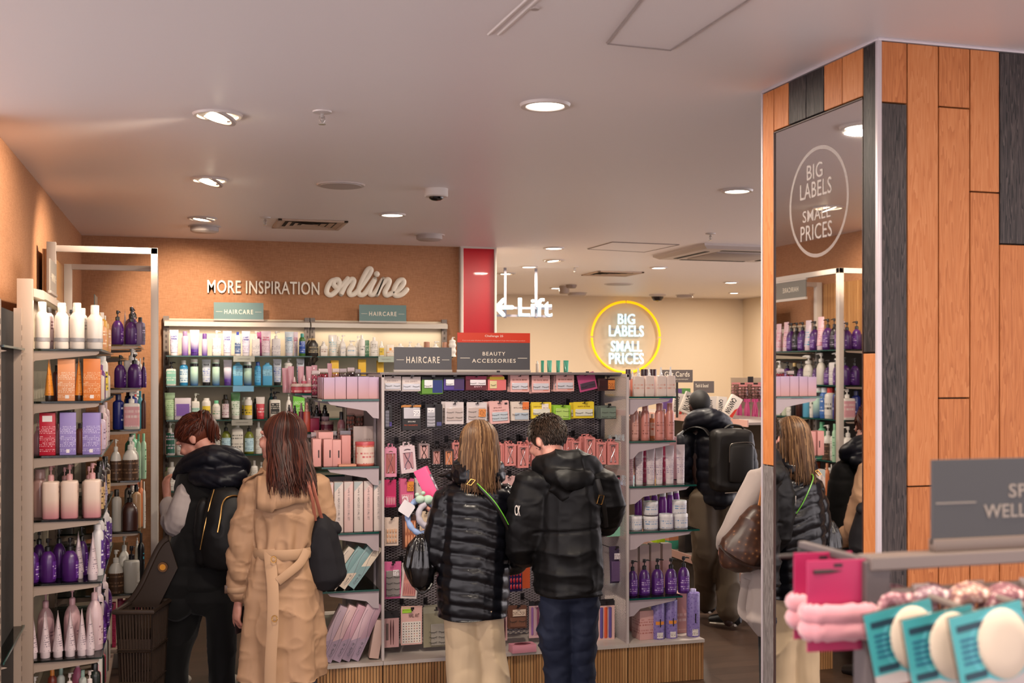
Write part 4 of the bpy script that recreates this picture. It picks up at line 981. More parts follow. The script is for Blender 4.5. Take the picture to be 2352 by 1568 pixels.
end_row([(97, 33, 690, wround, 'rounded white bottle with grey band'), (142, 32, 692, wround, 'white grey-banded bottle'), (177, 33, 692, wround, 'round shouldered white bottle'), (218, 34, 697, wround, 'outermost white bottle'),
         (113, 20, 702, lambda w, h: bottle(w, h, '#d9c0c6', '#2a2422', ('#d9c0c6', '#8a6a74', 60), capw=.5, caph=.13), 'pink bottle with black cap', .10), (140, 22, 701, wtall, 'tall white bottle', .10), (190, 20, 703, wtall, 'tall white slim bottle', .10), (217, 20, 704, wtall, 'tall white capped bottle', .10), (163, 28, 706, ppump, 'purple pump bottle', .2)], ZA[0], EY, 798, 'top left shelf', 'whites on the top left shelf')
otube = lambda w, h: tube(w, h, '#d98a2e', '#2a1d18', ('#d98a2e', '#b8641c', 70))
obox = lambda w, h: carton(w, h, w*.8, '#d9782a', '#e9b888', None, 120, ('#e6ddd8', .5, .1, .22, .08))
end_row([(113, 25, 824, otube, 'orange tapered tube'), (153, 37, 825, lambda w, h: carton(w, h, w*.8, '#df9564', '#efd0b4', None, 120, ('#e6ddd8', .55, .1, .22, .08)), 'glossy orange box', 0, 0), (181, 22, 822, otube, 'orange tapered tube between boxes'), (211, 37, 825, obox, 'outermost orange box', 0, 0),
         (131, 20, 840, lambda w, h: bottle(w, h, '#5a2a24', '#1d1414', None), 'dark red bottle', .09), (200, 18, 832, lambda w, h: bottle(w, h, '#b8503c', '#2a1a18', None), 'red brown bottle', .09)], ZA[1], EY, 921, 'second left shelf', 'orange goods on the second left shelf')
rbox = lambda w, h: carton(w, h, w*.8, '#b51430', '#e2a8ae', None, 120, ('#e6dcdc', .5, .86, .62, .14))
lbox = lambda w, h: carton(w, h, w*.8, '#8f7dbb', '#c9bfe0', None, 120, ('#e6dcdc', .5, .09, .2, .08))
end_row([(110, 34, 946, rbox, 'red box with white panel', 0, 0), (156, 35, 946, lbox, 'lilac box', 0, 0), (211, 37, 948, lbox, 'outermost lilac box', 0, 0), (87, 20, 965, lambda w, h: pump(w, h, '#b88a92', '#c79aa0', ('#b88a92', '#7d5460', 60)), 'dusky pink bottle', .06), (131, 18, 975, lambda w, h: bottle(w, h, '#b5808a', '#8a5a50', None), 'dusky pink bottle behind boxes', .1), (184, 18, 975, lambda w, h: bottle(w, h, '#a86a58', '#3a2420', None), 'brown pink bottle between lilac boxes', .1)], ZA[2], EY, 1043, 'third left shelf', 'boxes on the third left shelf')
pgrad = lambda w, h: pump(w, h, ('#c9828a', '#ddc4b4', 0, h*.36), '#c39090', ('#ddc4b4', '#9c7a74', 40), sq=.35, shoulder='square', ang=25, lz=(.5, .9))
end_row([(92, 33, 1078, lambda w, h: aerosol(w, h, '#b58c84', '#b8938c', ('#b58c84', '#7a564e', 60)), 'dull pink canister', .08), (117, 37, 1066, pgrad, 'cream to pink pump bottle'), (160, 38, 1065, pgrad, 'pink-footed pump bottle'), (212, 38, 1064, pgrad, 'outermost pink-footed pump bottle'), (148, 30, 1078, pgrad, 'pink pump bottle behind', .13), (204, 30, 1078, pgrad, 'pink pump bottle half hidden', .13)], ZA[3], EY, 1188, 'fourth left shelf', 'pink pump bottles on the fourth left shelf')
end_row([(73, 33, 1238, ppump, 'purple pump bottle'), (110, 36, 1237, ppump, 'purple pump bottle beside the first'), (161, 37, 1238, ppump, 'purple pump bottle with white print'), (90, 30, 1226, ppump, 'dark purple pump bottle behind', .12), (136, 30, 1226, ppump, 'dark purple pump bottle half hidden', .12), (180, 26, 1228, ptube, 'tapered pale tube', .06), (213, 26, 1228, ptube, 'outermost tapered pale tube'), (188, 28, 1226, ppump, 'purple pump bottle between tubes', .16)], ZA[4], EY, 1336, 'fifth left shelf', 'purple pumps on the fifth left shelf')
end_row([(74, 26, 1402, ptube, 'pale pink tapered tube'), (104, 26, 1402, ptube, 'pale tapered tube'), (133, 25, 1402, ptube, 'pale pink pointed tube'), (161, 26, 1400, ptube, 'pointed pale tube'), (188, 24, 1402, ptube, 'pale tube near the edge'), (207, 22, 1398, ptube, 'outermost pointed tube'), (105, 37, 1362, lambda w, h: pump(w, h, '#c7a0a4', '#c79aa0', ('#c7a0a4', '#8f6a74', 60)), 'pink pump bottle behind', .12), (166, 37, 1358, lambda w, h: pump(w, h, '#c7a0a4', '#c79aa0', ('#c7a0a4', '#8f6a74', 60)), 'pink pump bottle in the second row', .12), (217, 38, 1340, lambda w, h: pump(w, h, '#cbb0b4', '#cba8ac', ('#cbb0b4', '#8f6a74', 60)), 'tall pink pump bottle', .12)], ZA[5], EY, 1507, 'sixth left shelf', 'pale tubes on the sixth left shelf')
hotp = lambda w, h: pump(w, h, '#b8285a', '#d8ccc8', ('#c83a6a', '#e8c8d0', 60), sq=.3)
end_row([(80, 30, 1540, wpump, 'white pump bottle'), (120, 20, 1528, lambda w, h: bottle(w, h, '#7a3020', '#e08a3a', None, capw=.5), 'brown bottle with orange cap', .05), (140, 18, 1535, lambda w, h: bottle(w, h, '#cdd0c8', '#a9c8b8', None), 'pale bottle with mint cap', .1), (160, 32, 1538, hotp, 'hot pink pump bottle'), (206, 32, 1536, hotp, 'outermost hot pink pump bottle'), (190, 18, 1545, lambda w, h: bottle(w, h, '#cdd0c8', '#a9c8b8', None), 'pale bottle', .1), (178, 26, 1500, lambda w, h: pump(w, h, '#c76a8a', '#cba8ac'), 'pink pump bottle behind', .2)], .12, EY, 1640, 'lowest left shelf', 'pumps on the lowest left shelf')
# goods along the front edge of the near bay, stepping away from the viewer
def edge_row(z, x, ys, kinds, phrase, group, x2=None):
    for i, y in enumerate(ys):
        w, h, f, desc = kinds[i % len(kinds)]
        xx = x+R.uniform(-.012, .012); pr = f(w, room_above(z, h, ZA))
        c = {'squeeze_tube': 'tube', 'carton': 'box', 'jar': 'jar', 'aerosol_can': 'can'}.get(pr[0], 'bottle')
        place(pr, '%s, %s from the near end along the %s' % (desc, ORD[i+1], phrase), c, (xx, y, z+.0005), pi/2+R.uniform(-.15, .15), group)
ys9 = [6.60+i*.135 for i in range(9)]
EX = -.345
C_ = lambda c, cap='#cfc8c0', lab=None: (lambda w, h: bottle(w, h, c, cap, lab, capw=.55))
edge_row(ZA[0], EX, ys9, [(.07, .17, C_('#d8a070', '#d9b08a', ('#c98a5a', '#e8d0b0', 60)), 'peach bottle'), (.065, .22, lambda w, h: tube(w, h, '#e0a53a', '#d8d0c4', ('#e0a53a', '#b8641c', 60)), 'yellow tube'), (.065, .23, lambda w, h: bottle(w, h, '#dea83c', '#e2dad0', ('#dea83c', '#c8642c', 50), capw=.4), 'yellow bottle')], 'top left shelf edge', 'edge goods on the top left shelf')
edge_row(ZA[1], EX, ys9, [(.06, .2, C_('#a83a30', '#241817'), 'dark red bottle'), (.06, .16, C_('#d8c8b8', '#b03a4a'), 'cream bottle with red cap'), (.055, .2, C_('#d9cfc4', '#2c2022', ('#d88a3a', '#2a2420', 50)), 'white bottle with tiger print'), (.06, .19, C_('#6a3078', '#6a2a6a'), 'violet bottle'), (.075, .24, wbolt, 'tall white bottle with yellow bolt')], 'second left shelf edge', 'edge goods on the second left shelf')
edge_row(ZA[2], EX, ys9, [(.055, .2, C_('#d97a34', '#c8a088'), 'orange bottle'), (.05, .17, C_('#d9a888', '#c8a088'), 'peach bottle'), (.06, .2, C_('#c8b4c8', '#2a2428', ('#c8b4c8', '#7d6a84', 60)), 'lilac bottle'), (.06, .24, C_('#ccb0b4', '#d0b8bc', ('#ccb0b4', '#8a6a74', 60)), 'pale pink bottle'), (.06, .22, C_('#d8d2cc', '#d8d0c8'), 'white bottle')], 'third left shelf edge', 'edge goods on the third left shelf')
edge_row(ZA[3], EX, ys9, [(.06, .22, C_('#3a2a20', '#17120f', ('#b89868', '#4a3420', 60)), 'brown bottle with tan label'), (.06, .24, C_('#2a2024', '#17120f', ('#c8a890', '#4a3420', 60)), 'black bottle'), (.07, .24, lambda w, h: tube(w, h, '#a9a0b8', '#b8b0c0', ('#a9a0b8', '#7a7090', 60)), 'grey lilac tube')], 'fourth left shelf edge', 'edge goods on the fourth left shelf')
edge_row(ZA[4], EX, ys9, [(.06, .27, lambda w, h: bottle(w, h, '#d8d2d2', '#d8d2d2', ('#5a3a86', '#d8d2e2', 50), capw=.6, caph=.1), 'white bottle with violet label'), (.07, .2, ppump, 'purple pump bottle'), (.055, .22, C_('#d2cccc', '#1a161a', ('#6a4a96', '#e2dce8', 50)), 'white black-capped bottle')], 'fifth left shelf edge', 'edge goods on the fifth left shelf')
edge_row(ZA[5], EX, ys9, [(.06, .26, C_('#cdb8bc', '#cdb8bc'), 'pink bottle'), (.07, .22, ppump, 'purple pump bottle'), (.06, .23, lambda w, h: tube(w, h, '#8a7fb0', '#9a90b8', ('#8a7fb0', '#d0cce0', 60)), 'lilac tube')], 'sixth left shelf edge', 'edge goods on the sixth left shelf')
edge_row(.12, EX, ys9, [(.06, .24, C_('#1d2420', '#17120f'), 'black bottle'), (.05, .2, C_('#c83a5a', '#d8a0a8'), 'red pink bottle'), (.06, .27, C_('#d8d2cc', '#d8d0c8'), 'white bottle')], 'lowest left shelf edge', 'edge goods on the lowest left shelf')

# goods of the deep bay: near end by picture column ...
BYe = 8.05
end_row([(270, 27, 709, ppump, 'purple pump bottle'), (302, 27, 713, ppump, 'purple pump bottle under the white bar'), (287, 13, 708, ptube, 'pale tube', .12), (322, 22, 724, lambda w, h: bottle(w, h, '#7a6a8a', '#17131a', ('#3a2a4a', '#c8b8d8', 70), capw=.4), 'grey violet bottle')], ZBb[0], BYe, 787, 'top deep-bay shelf', 'purple pumps in the deep bay')
end_row([(276, 26, 810, ppump, 'purple pump bottle'), (309, 30, 808, ppump, 'large purple pump bottle'), (322, 12, 818, wbot, 'white bottle', .08), (330, 12, 815, ppump, 'outermost purple bottle', .05)], ZBb[1], BYe, 885, 'second deep-bay shelf', 'purple pumps in the deep bay')
end_row([(272, 25, 905, lambda w, h: bottle(w, h, '#1c2470', '#1a1e50', ('#1c2470', '#c8cce0', 40), capw=.5), 'deep blue bottle'), (302, 36, 900, lambda w, h: pump(w, h, '#ddd6ce', '#e2dcd4', ('#d3969c', '#e8d8d4', 30), sq=.6, shoulder='square', lz=(.1, .85)), 'broad white pump bottle with pink label', 0, 0), (322, 10, 898, lambda w, h: bottle(w, h, '#58b0c0', '#2a8fa0', None), 'cyan bottle', .07), (330, 10, 905, lambda w, h: bottle(w, h, '#4a2420', '#2a1512', None), 'brown bottle', .04)], ZBb[2], BYe, 985, 'third deep-bay shelf', 'wash bottles in the deep bay')
brownp = lambda w, h: pump(w, h, '#d8d2cc', '#dcd6d0', ('#4a3326', '#8a6a52', 50), lz=(.0, .66), ang=170)
end_row([(266, 25, 1008, brownp, 'white pump bottle with brown wrap'), (299, 34, 1004, brownp, 'large white pump bottle with brown wrap'), (318, 10, 1000, lambda w, h: bottle(w, h, '#9cc8a4', '#58a878', None), 'mint bottle', .1), (330, 12, 998, lambda w, h: bottle(w, h, '#a9cfae', '#8ac8a0', ('#a9cfae', '#5a8a68', 50)), 'pale mint bottle', .06)], ZBb[3], BYe, 1102, 'fourth deep-bay shelf', 'brown wrapped pumps in the deep bay')
end_row([(268, 22, 1127, lambda w, h: bottle(w, h, '#cfc8be', '#2a2420', None), 'grey white bottle'), (298, 36, 1130, lambda w, h: pump(w, h, '#3a1a12', '#141010', ('#3a1a12', '#2a4a78', 20), sq=.2), 'amber bottle with black pump'), (313, 22, 1122, lambda w, h: bottle(w, h, '#d9b088', '#141010', None, capw=.4), 'peach bottle with black cap', .12), (323, 14, 1106, lambda w, h: bottle(w, h, '#d98050', '#d99068', None), 'orange bottle', .2), (331, 10, 1108, wbot, 'white bottle', .1)], ZBb[4], BYe, 1222, 'fifth deep-bay shelf', 'amber and white bottles in the deep bay')
end_row([(266, 34, 1260, brownp, 'brown wrapped pump bottle'), (302, 36, 1253, lambda w, h: pump(w, h, '#c3bfb8', '#17131a', ('#c3bfb8', '#9a958c', 40), shoulder='square', sq=.1), 'pale grey bottle with black pump'), (324, 15, 1215, lambda w, h: bottle(w, h, '#15151a', '#15151a', ('#15151a', '#4ab0c8', 30), capw=.4), 'slim black bottle with blue lettering', .03), (285, 28, 1238, wpump, 'white pump bottle behind', .16), (315, 18, 1240, lambda w, h: wavy(w, h, '#cfc6b4'), 'cream pump bottle', .1)], ZBb[5], BYe, 1358, 'sixth deep-bay shelf', 'large pumps in the deep bay')
mbx = lambda w, h: carton(w, h, w*.5, '#a8204e', '#c84a74')
end_row([(262, 16, 1385, mbx, 'magenta gift box'), (276, 12, 1380, mbx, 'magenta gift box beside its twin', .05, 0), (292, 20, 1390, mbx, 'magenta gift box at the basket', .1, 0), (318, 12, 1372, mbx, 'slim magenta box', .1, 0)], .12, BYe, 1487, 'floor of the deep bay', 'magenta boxes in the deep bay')
# ... and along its front, which the mirror shows
def front_row(z, items, phrase, group):
    for i, (mx, w, h, f, desc) in enumerate(items):
        y = 9.04-(mx-150)/645*1.30
        if y < 8.13: continue
        pr = f(w, room_above(z, h, ZBb)); c = {'squeeze_tube': 'tube', 'carton': 'box', 'jar': 'jar', 'aerosol_can': 'can'}.get(pr[0], 'bottle')
        place(pr, '%s, %s from the far end along the %s' % (desc, ORD[i+1], phrase), c, (-.205, y, z+.0005), pi/2+R.uniform(-.06, .06), group)
pk = lambda w, h: tube(w, h, '#d8b4be', '#d9c0c8', ('#d8b4be', '#c86a84', 60)); bkp = lambda w, h: pump(w, h, '#17131a', '#121014', ('#17131a', '#a89ab0', 60))
front_row(ZBb[0], [(60, .08, .24, ppump, 'purple pump bottle'), (115, .08, .24, pk, 'pink tube'), (178, .08, .25, pk, 'pink tube'), (220, .085, .24, ppump, 'purple pump bottle'), (262, .08, .24, bkp, 'black pump bottle'), (310, .085, .24, ppump, 'purple pump bottle'), (357, .085, .25, lambda w, h: tube(w, h, '#d2c0cc', '#d9c0c8', ('#d2c0cc', '#4aa0c0', 50)), 'pale tube with blue print'), (405, .085, .24, ppump, 'purple pump bottle'), (452, .085, .27, pk, 'tall pink tube'), (503, .09, .25, ppump, 'purple pump bottle'), (549, .07, .25, bkp, 'black pump bottle'), (592, .09, .25, ppump, 'purple pump bottle')], 'top deep-bay shelf front', 'deep bay front goods')
front_row(ZBb[1], [(60, .08, .2, ppump, 'purple pump bottle'), (120, .08, .2, wpump, 'white pump bottle'), (185, .085, .19, ppump, 'purple pump bottle'), (245, .09, .18, lambda w, h: bottle(w, h, '#2a221e', '#b89a5e', ('#3a3028', '#b8a070', 60), capw=.35, shoulder=.5), 'black bottle with gold cap'), (300, .07, .19, ppump, 'purple pump bottle'), (357, .12, .24, lambda w, h: pump(w, h, '#d6cfc4', '#dcd6ce', ('#d6cfc4', '#8a857c', 50), d=w*.6, neck=.4), 'broad white pump bottle'), (410, .05, .19, ppump, 'purple bottle half hidden'), (453, .11, .27, lambda w, h: pump(w, h, '#d6cfc4', '#dcd6ce', None, d=w*.6), 'curved white pump bottle'), (512, .085, .2, ppump, 'purple pump bottle'), (567, .1, .27, p_band, 'white pump bottle with violet bands'), (612, .07, .2, ppump, 'purple pump bottle')], 'second deep-bay shelf front', 'deep bay front goods')
front_row(ZBb[2], [(60, .07, .22, wbot, 'white bottle'), (115, .07, .22, wbot, 'white bottle'), (170, .07, .2, lambda w, h: bottle(w, h, '#c8d0b8', '#a9c0a0'), 'pale green bottle'), (208, .09, .2, wbot, 'white bottle'), (248, .07, .2, lambda w, h: bottle(w, h, '#1d1a1c', '#141214'), 'black bottle'), (297, .09, .22, lambda w, h: bottle(w, h, '#3f1a14', '#17110f'), 'brown bottle'), (345, .1, .27, lambda w, h: bottle(w, h, '#58a0c0', '#5aa0c0', d=w*.6), 'light blue bottle'), (392, .06, .24, lambda w, h: bottle(w, h, '#dcd6ce', '#dcd6ce', ('#dcd6ce', '#2a2826', 30)), 'white bottle with black print'), (435, .095, .27, b_black, 'blue green bottle with black band'), (480, .08, .25, lambda w, h: bottle(w, h, '#3a6ab0', '#cfd8e2', ('#3a6ab0', '#d8e0ec', 40), capw=.7), 'blue bottle'), (525, .1, .29, lambda w, h: bottle(w, h, '#dcd6ce', '#c8281e', ('#dcd6ce', '#4a4642', 30), capw=.6), 'white bottle with red cap'), (575, .08, .28, lambda w, h: bottle(w, h, '#1e2f8a', '#1a2456', ('#1e2f8a', '#d0d4e8', 30)), 'royal blue bottle'), (613, .07, .27, lambda w, h: bottle(w, h, '#c8d2dc', '#2a5a90', ('#c8d2dc', '#2a4a70', 40)), 'white bottle with blue cap')], 'third deep-bay shelf front', 'deep bay front goods')
front_row(ZBb[3], [(60, .09, .2, wpump, 'white pump bottle'), (130, .09, .2, wpump, 'white pump bottle'), (210, .08, .2, wpump, 'white pump bottle'), (262, .12, .2, wbot, 'broad white bottle'), (335, .08, .2, lambda w, h: pump(w, h, '#bcd0b4', '#ccd8c4'), 'pale green pump bottle'), (405, .09, .2, lambda w, h: bottle(w, h, '#c8d4c0', '#c8d4c0'), 'pale bottle'), (460, .1, .3, lambda w, h: bottle(w, h, '#6fb890', '#58a87c', capw=.4, shoulder=.3), 'sea green bottle'), (503, .09, .28, brownp, 'white pump bottle with brown wrap'), (552, .1, .24, wbot, 'white bottle'), (598, .1, .28, wpump, 'white pump bottle')], 'fourth deep-bay shelf front', 'deep bay front goods')
front_row(ZBb[4], [(410, .11, .3, lambda w, h: bottle(w, h, '#d0c4b8', '#c8603a', ('#d0c4b8', '#8a7a70', 40), capw=.7, caph=.2), 'white bottle with orange red cap'), (520, .1, .27, wpump, 'white pump bottle'), (300, .1, .26, brownp, 'brown wrapped pump bottle')], 'fifth deep-bay shelf front', 'deep bay front goods')
# ------------------------------------------------------------ the gondola in the middle
GF, GX0, GX1, GX2, GX3 = 6.65, .79, 1.202, 2.707, 3.21
PZ = .25
t = gon = thing('gondola', 'large mesh backed gondola of beauty accessories in the middle of the shop', 'shelving', (1.9, 7.1, 0))
ox, oy = 1.9, 7.1
def gbox(nm, b, m, parent=None, smooth=0, c=0):
    mb = MB(); mb.box(b[0]-ox, b[1]-oy, b[2], b[3]-ox, b[4]-oy, b[5], c=c); return mb.build(nm, m, parent or gon, smooth=smooth)
DECK = mat('#b9aea6', .35); HDR = mat('#5d5656', .45)
for xa, xb in ((GX0, GX1-.002), (GX1, GX2-.002), (GX2, GX3)):
    gbox('deck', (xa, GF-.012, PZ-.02, xb, 7.12 if GX1 <= xa < GX2 else 8.15, PZ), DECK)
def slats(nm, a, b, along, fixed, z1, sgn):
    """ribbed plinth board with real grooves"""
    mb = MB(); n = int((b-a)/.0175); p = (b-a)/n
    for i in range(n):
        u0, u1 = a+i*p+.002, a+(i+1)*p-.002
        if along == 'x': mb.box(u0-ox, fixed-oy, .0, u1-ox, fixed+.01-oy, z1)
        else: mb.box(fixed-ox, u0-oy, .0, fixed+.01-ox, u1-oy, z1)
    if along == 'x': mb.box(a-ox, fixed+.006-oy, 0, b-ox, fixed+.03-oy, z1-.001, 1)
    else: mb.box(fixed+.006-ox, a-oy, 0, fixed+.03-ox, b-oy, z1-.001, 1)
    return mb.build(nm, [SLAT_X if along == 'x' else SLAT_Y, mat('#3a2717', .7)], gon, smooth=0)
for xa, xb in ((GX0, GX1-.004), (GX1, GX2-.004), (GX2, GX3)): slats('plinth_front', xa, xb, 'x', GF, PZ-.02, 1)
slats('plinth_side', GF+.01, 8.15, 'y', GX0, PZ-.02, 1)
gbox('plinth_core', (GX0+.03, GF+.04, 0, GX3, 8.15, PZ-.02), mat('#5a4636', .7))
MBK = 7.10
gbox('back_mesh', (GX1+.02, MBK, PZ, GX2-.02, MBK+.004, 1.87), MESH_DARK)
gbox('centre_panel', (GX1+.02, MBK+.10, PZ, GX2-.02, MBK+.12, 1.87), mat('#5a5250', .6))
for x in (GX1+.01, (GX1+GX2)/2-.02, (GX1+GX2)/2+.03, GX2-.012): gbox('upright', (x-.02, MBK+.01, PZ, x+.02, MBK+.06, 1.88), mat('#2b272b', .5))
gbox('header_rail', (GX1, MBK-.06, 1.86, GX2, MBK+.14, 1.895), HDR, c=.003)
gbox('top_board', (GX1, GF+.10, 1.885, GX2, 7.9, 1.90), mat('#6d6464', .4), c=.002)
for x in (GX1, GX2):
    gbox('mesh_side', (x-.002, GF+.02, PZ+.0, x+.002, MBK+.03, 1.885), MESH_WHITE)
    gbox('side_frame', (x-.008, GF+.005, PZ, x+.008, GF+.022, 1.89), mat('#b3a8a6', .4), c=.002)
    gbox('side_frame', (x-.006, GF+.005, 1.872, x+.006, MBK+.03, 1.89), mat('#b3a8a6', .4))
# shelves of the two ends
def end_shelf(x0, x1, y0, y1, z, side, brk=.05):
    """glass shelf cantilevered sideways from the gondola; brackets taper away from it"""
    mb = MB(); mb.box(x0-ox, y0-oy, z-.010, x1-ox, y1-oy, z); s = mb.build('shelf', GLASS, gon, smooth=0)
    mb = MB(); mb.box(x0-ox, y0-.003-oy, z-.010, x1-ox, y0-oy, z); mb.build('front_edge', GLASS_EDGE, s, smooth=0)
    a, b = (x1, x0) if side < 0 else (x0, x1)     # a is at the gondola
    L = b-a
    for y in (y0+.01, y1-.015):
        mb = MB(); pl = [(a, z-.012), (a, z-.012-brk*2), (a+L*.1, z-.012-brk*1.9), (a+L*.22, z-.012-brk*1.1), (a+L*.85, z-.012-brk*.35), (a+L*.9, z-.012)]
        mb.prism([(px-ox, pz) for px, pz in pl], y-.003-oy, y+.003-oy); mb.build('bracket', mat('#a89aa0', .4), s, smooth=0)
EZ = [1.747, 1.364, .989, .66]
for z in EZ: end_shelf(GX0+.065, GX1-.02, GF+.02, 7.40, z, -1)
FZ = [1.768, 1.523, 1.25, .95, .62]
for z in FZ: end_shelf(GX0, GX1-.02, 7.47, 8.12, z, -1)
RZ = [1.752, 1.480, 1.205, .927, .52]
for z, xr in zip(RZ, (3.03, 3.03, 3.17, 3.19, 3.075)): end_shelf(GX2+.012, xr, GF+.02, 7.40, z, 1)
gbox('end_panel', (GX1-.02, MBK-.25, PZ, GX1-.006, 8.12, 1.88), mat('#8f8688', .5)); gbox('end_panel', (GX2+.006, MBK-.02, PZ, GX2+.012, 7.9, 1.88), mat('#8f8688', .5))
gbox('post', (GX1-.10, 7.42, PZ, GX1-.06, 7.46, 1.87), mat('#b3a8a6', .4))

# ---- pegs with packs.  zoomed picture boxes -> pixels -> metres on the plane of the pack fronts
HY_ = 6.80
def zbox(b, off, sc): return (off[0]+b[0]/sc, off[1]+b[1]/sc, off[0]+b[2]/sc, off[1]+b[3]/sc)
def hook(x, z, y0=MBK, y1=6.77):
    mb = MB(); mb.tube([(x-ox, y0-oy, z-.004), (x-ox, y1+.03-oy, z), (x-ox, y1+.008-oy, z+.006), (x-ox, y1-oy, z+.02)], .0028, 6)
    mb.box(x-.012-ox, y0-.008-oy, z-.02, x+.012-ox, y0-oy, z+.02); mb.build('peg_hook', mat('#2c282b', .35, .6), gon)
    mb = MB()
    mb.box(x-.010-ox, y1-.004-oy, z+.010, x+.010-ox, y1-.001-oy, z+.024); mb.build('hook_tip', mat('#1d191b', .3), gon, smooth=0)
STOPW = 'behind right left by beside above near at between cut hanging with in of before'.split()
def kind_words(s):
    o = []
    for w in s.replace(',', '').split():
        if w in STOPW: break
        o.append(w)
    return ' '.join(o)
def packs(row, items, off, sc, phrase, group):
    n = 0
    for b, f, desc, cat, nb in items:
        n += 1
        x0, y0, x1, y1 = zbox(b[:4], off, sc); roll = radians(b[4]) if len(b) > 4 else 0; Y = HY_+(b[5] if len(b) > 5 else 0)
        p = atY((x0+x1)/2, y0, Y); d = depth_of(p); w, h = (x1-x0)*d/FPX*.985, (y1-y0)*d/FPX; w, h = round(w, 3), round(h, 3)
        pr = f(w, h); zt = p.z-h*.08
        place(pr, '%s, %s from the left on the %s' % (desc, ORD[n], phrase), cat, (p.x, Y, zt), R.uniform(-.05, .05), group, roll=roll)
        hook(p.x, zt, y1=Y-.028)
        for k in range(nb):
            place(pr, '%s %s behind its front one, %s hook of the %s' % (kind_words(desc), ('directly', 'second', 'third')[k], ORD[n], phrase), cat, (p.x+(k+1)*R.uniform(-.006, .010), Y+.024*(k+1)+.012, zt+R.uniform(-.006, .004)), R.uniform(-.1, .1), group, roll=roll+R.uniform(-.05, .05))
PINKC = '#d9a29d'
L2 = ((-.25, .36, .36, .3), (.25, .36, .36, .3))
eyec = lambda w, h: lash_pack(w, h, '#cfc3c0', '#c3c2cb', L2, (.04, .1, .96, .52), (('EYE CANDY', .5, .68, .66, .09, '#8f7b78'),), depth=.012, head=('#d2c3bf', .52, 1))
face = lambda c1, c2: (lambda w, h: lash_pack(w, h, c1, '#dcd9d8', ((.0-.24, .52, .34, .3),), (.1, .36, .50, .84), None, None, None, ('#1c1a24', .86, 1.0), band=((c2, .5, .06, .98, .84),), depth=.02))
envy = lambda w, h: lash_pack(w, h, '#5a1424', '#d8cdd0', ((-.16, .52, .3, .28), (.26, .52, .3, .28)), (.2, .34, .96, .74), (('ENVY', .6, .24, .4, .1, '#d8b0b8'),), depth=.018, head=('#8f2a4a', .76, 1))
flow = lambda w, h: lash_pack(w, h, '#cf6a6a', '#d8c89a', ((-.22, .34, .26, .3),), (.1, .1, .48, .56), None, None, None, None, depth=.014, shape='flower', band=(('#d8b83a', .1, .62, .9, .8),))
mink = lambda w, h: lash_pack(w, h, '#d8a49e', '#c6c4cc', L2, (.08, .16, .92, .54), (('3D FAUX MINK', .5, .72, .8, .10, '#8a5048'),), ink_c=None, depth=.014, band=('#c8705a', .62, .10, .92, .14))
glit = lambda w, h: lash_pack(w, h, '#a8406e', '#4a3a48', ((-.22, .3, .3, .2), (.24, .34, .3, .2)), (.08, .14, .92, .5), depth=.014)
brwn = lambda w, h: lash_pack(w, h, '#4a2a2a', '#3a2224', L2, (.04, .1, .6, .84), None, None, ('#c87a3c', .56, .12, .96, .86), depth=.02)
row1 = [((50, 140, 212, 275), eyec, 'white lash pack with two curled lashes', 'lash pack', 1), ((218, 145, 400, 281), eyec, 'white lash pack, slightly wider', 'lash pack', 1),
        ((405, 150, 612, 305), face('#5b8a2c', '#1e2f6e'), 'green and navy lash pack', 'lash pack', 2), ((612, 150, 812, 270), face('#4a3484', '#3a1f52'), 'purple lash pack', 'lash pack', 2),
        ((820, 138, 1025, 270), envy, 'dark red lash pack', 'lash pack', 2), ((1028, 112, 1212, 272), flow, 'pink pack with yellow flower top', 'lash pack', 3),
        ((1243, 128, 1428, 290), mink, 'pink faux mink lash pack', 'lash pack', 2), ((1445, 132, 1628, 292), mink, 'pink faux mink lash pack', 'lash pack', 2), ((1674, 128, 1858, 282), mink, 'pink faux mink lash pack', 'lash pack', 3),
        ((1870, 118, 2052, 278, -12), glit, 'magenta glitter pack hanging crooked', 'lash pack', 1), ((2068, 160, 2245, 275), brwn, 'brown lash pack with orange sticker', 'lash pack', 2)]
Z1, S1 = (870, 830), 4.126
packs(1, row1, Z1, S1, 'top peg row', 'lash packs on the top peg row')
five = lambda w, h: lash_pack(w, h, '#1a161d', '#5a5562', tuple((0, .12+.15*i, .7, .14) for i in range(5)), (.08, .06, .62, .84), None, None, None, None, depth=.014, band=('#4a3a8a', .66, .1, .94, .3))
fives = lambda w, h: lash_pack(w, h, '#1a161d', '#a9a6ae', tuple((-.18, .12+.13*i, .44, .14) for i in range(4)), (.08, .06, .56, .86), None, None, ('#e8e4e6', .12, .66, .5, .84), None, depth=.014, band=('#4a4a7a', .66, .1, .94, .26))
eyl = lambda w, h: lash_pack(w, h, '#1d1a1e', '#b9b6be', (), (.06, .46, .94, .90), (('EYLURE', .5, .34, .4, .05, '#d8d2cc'), ('PRO MAGNETIC', .46, .2, .72, .06, '#a84a2c')), None, ('#e8e4e6', .58, .56, .94, .8), ('#b87a3a', .92, 1.0), depth=.02)
wlash = lambda w, h: lash_pack(w, h, '#cdc2c2', '#b9a9a4', ((-.24, .56, .38, .2), (.24, .56, .38, .2), (-.24, .32, .36, .2), (.24, .32, .36, .2)), (.08, .16, .92, .74), depth=.014)
wlasho = lambda w, h: lash_pack(w, h, '#cdc2c2', '#b9a9a4', ((-.24, .56, .38, .2), (-.24, .32, .36, .2), (.24, .32, .36, .2)), (.08, .16, .92, .74), None, None, ('#d98a4a', .58, .3, .94, .68), depth=.014)
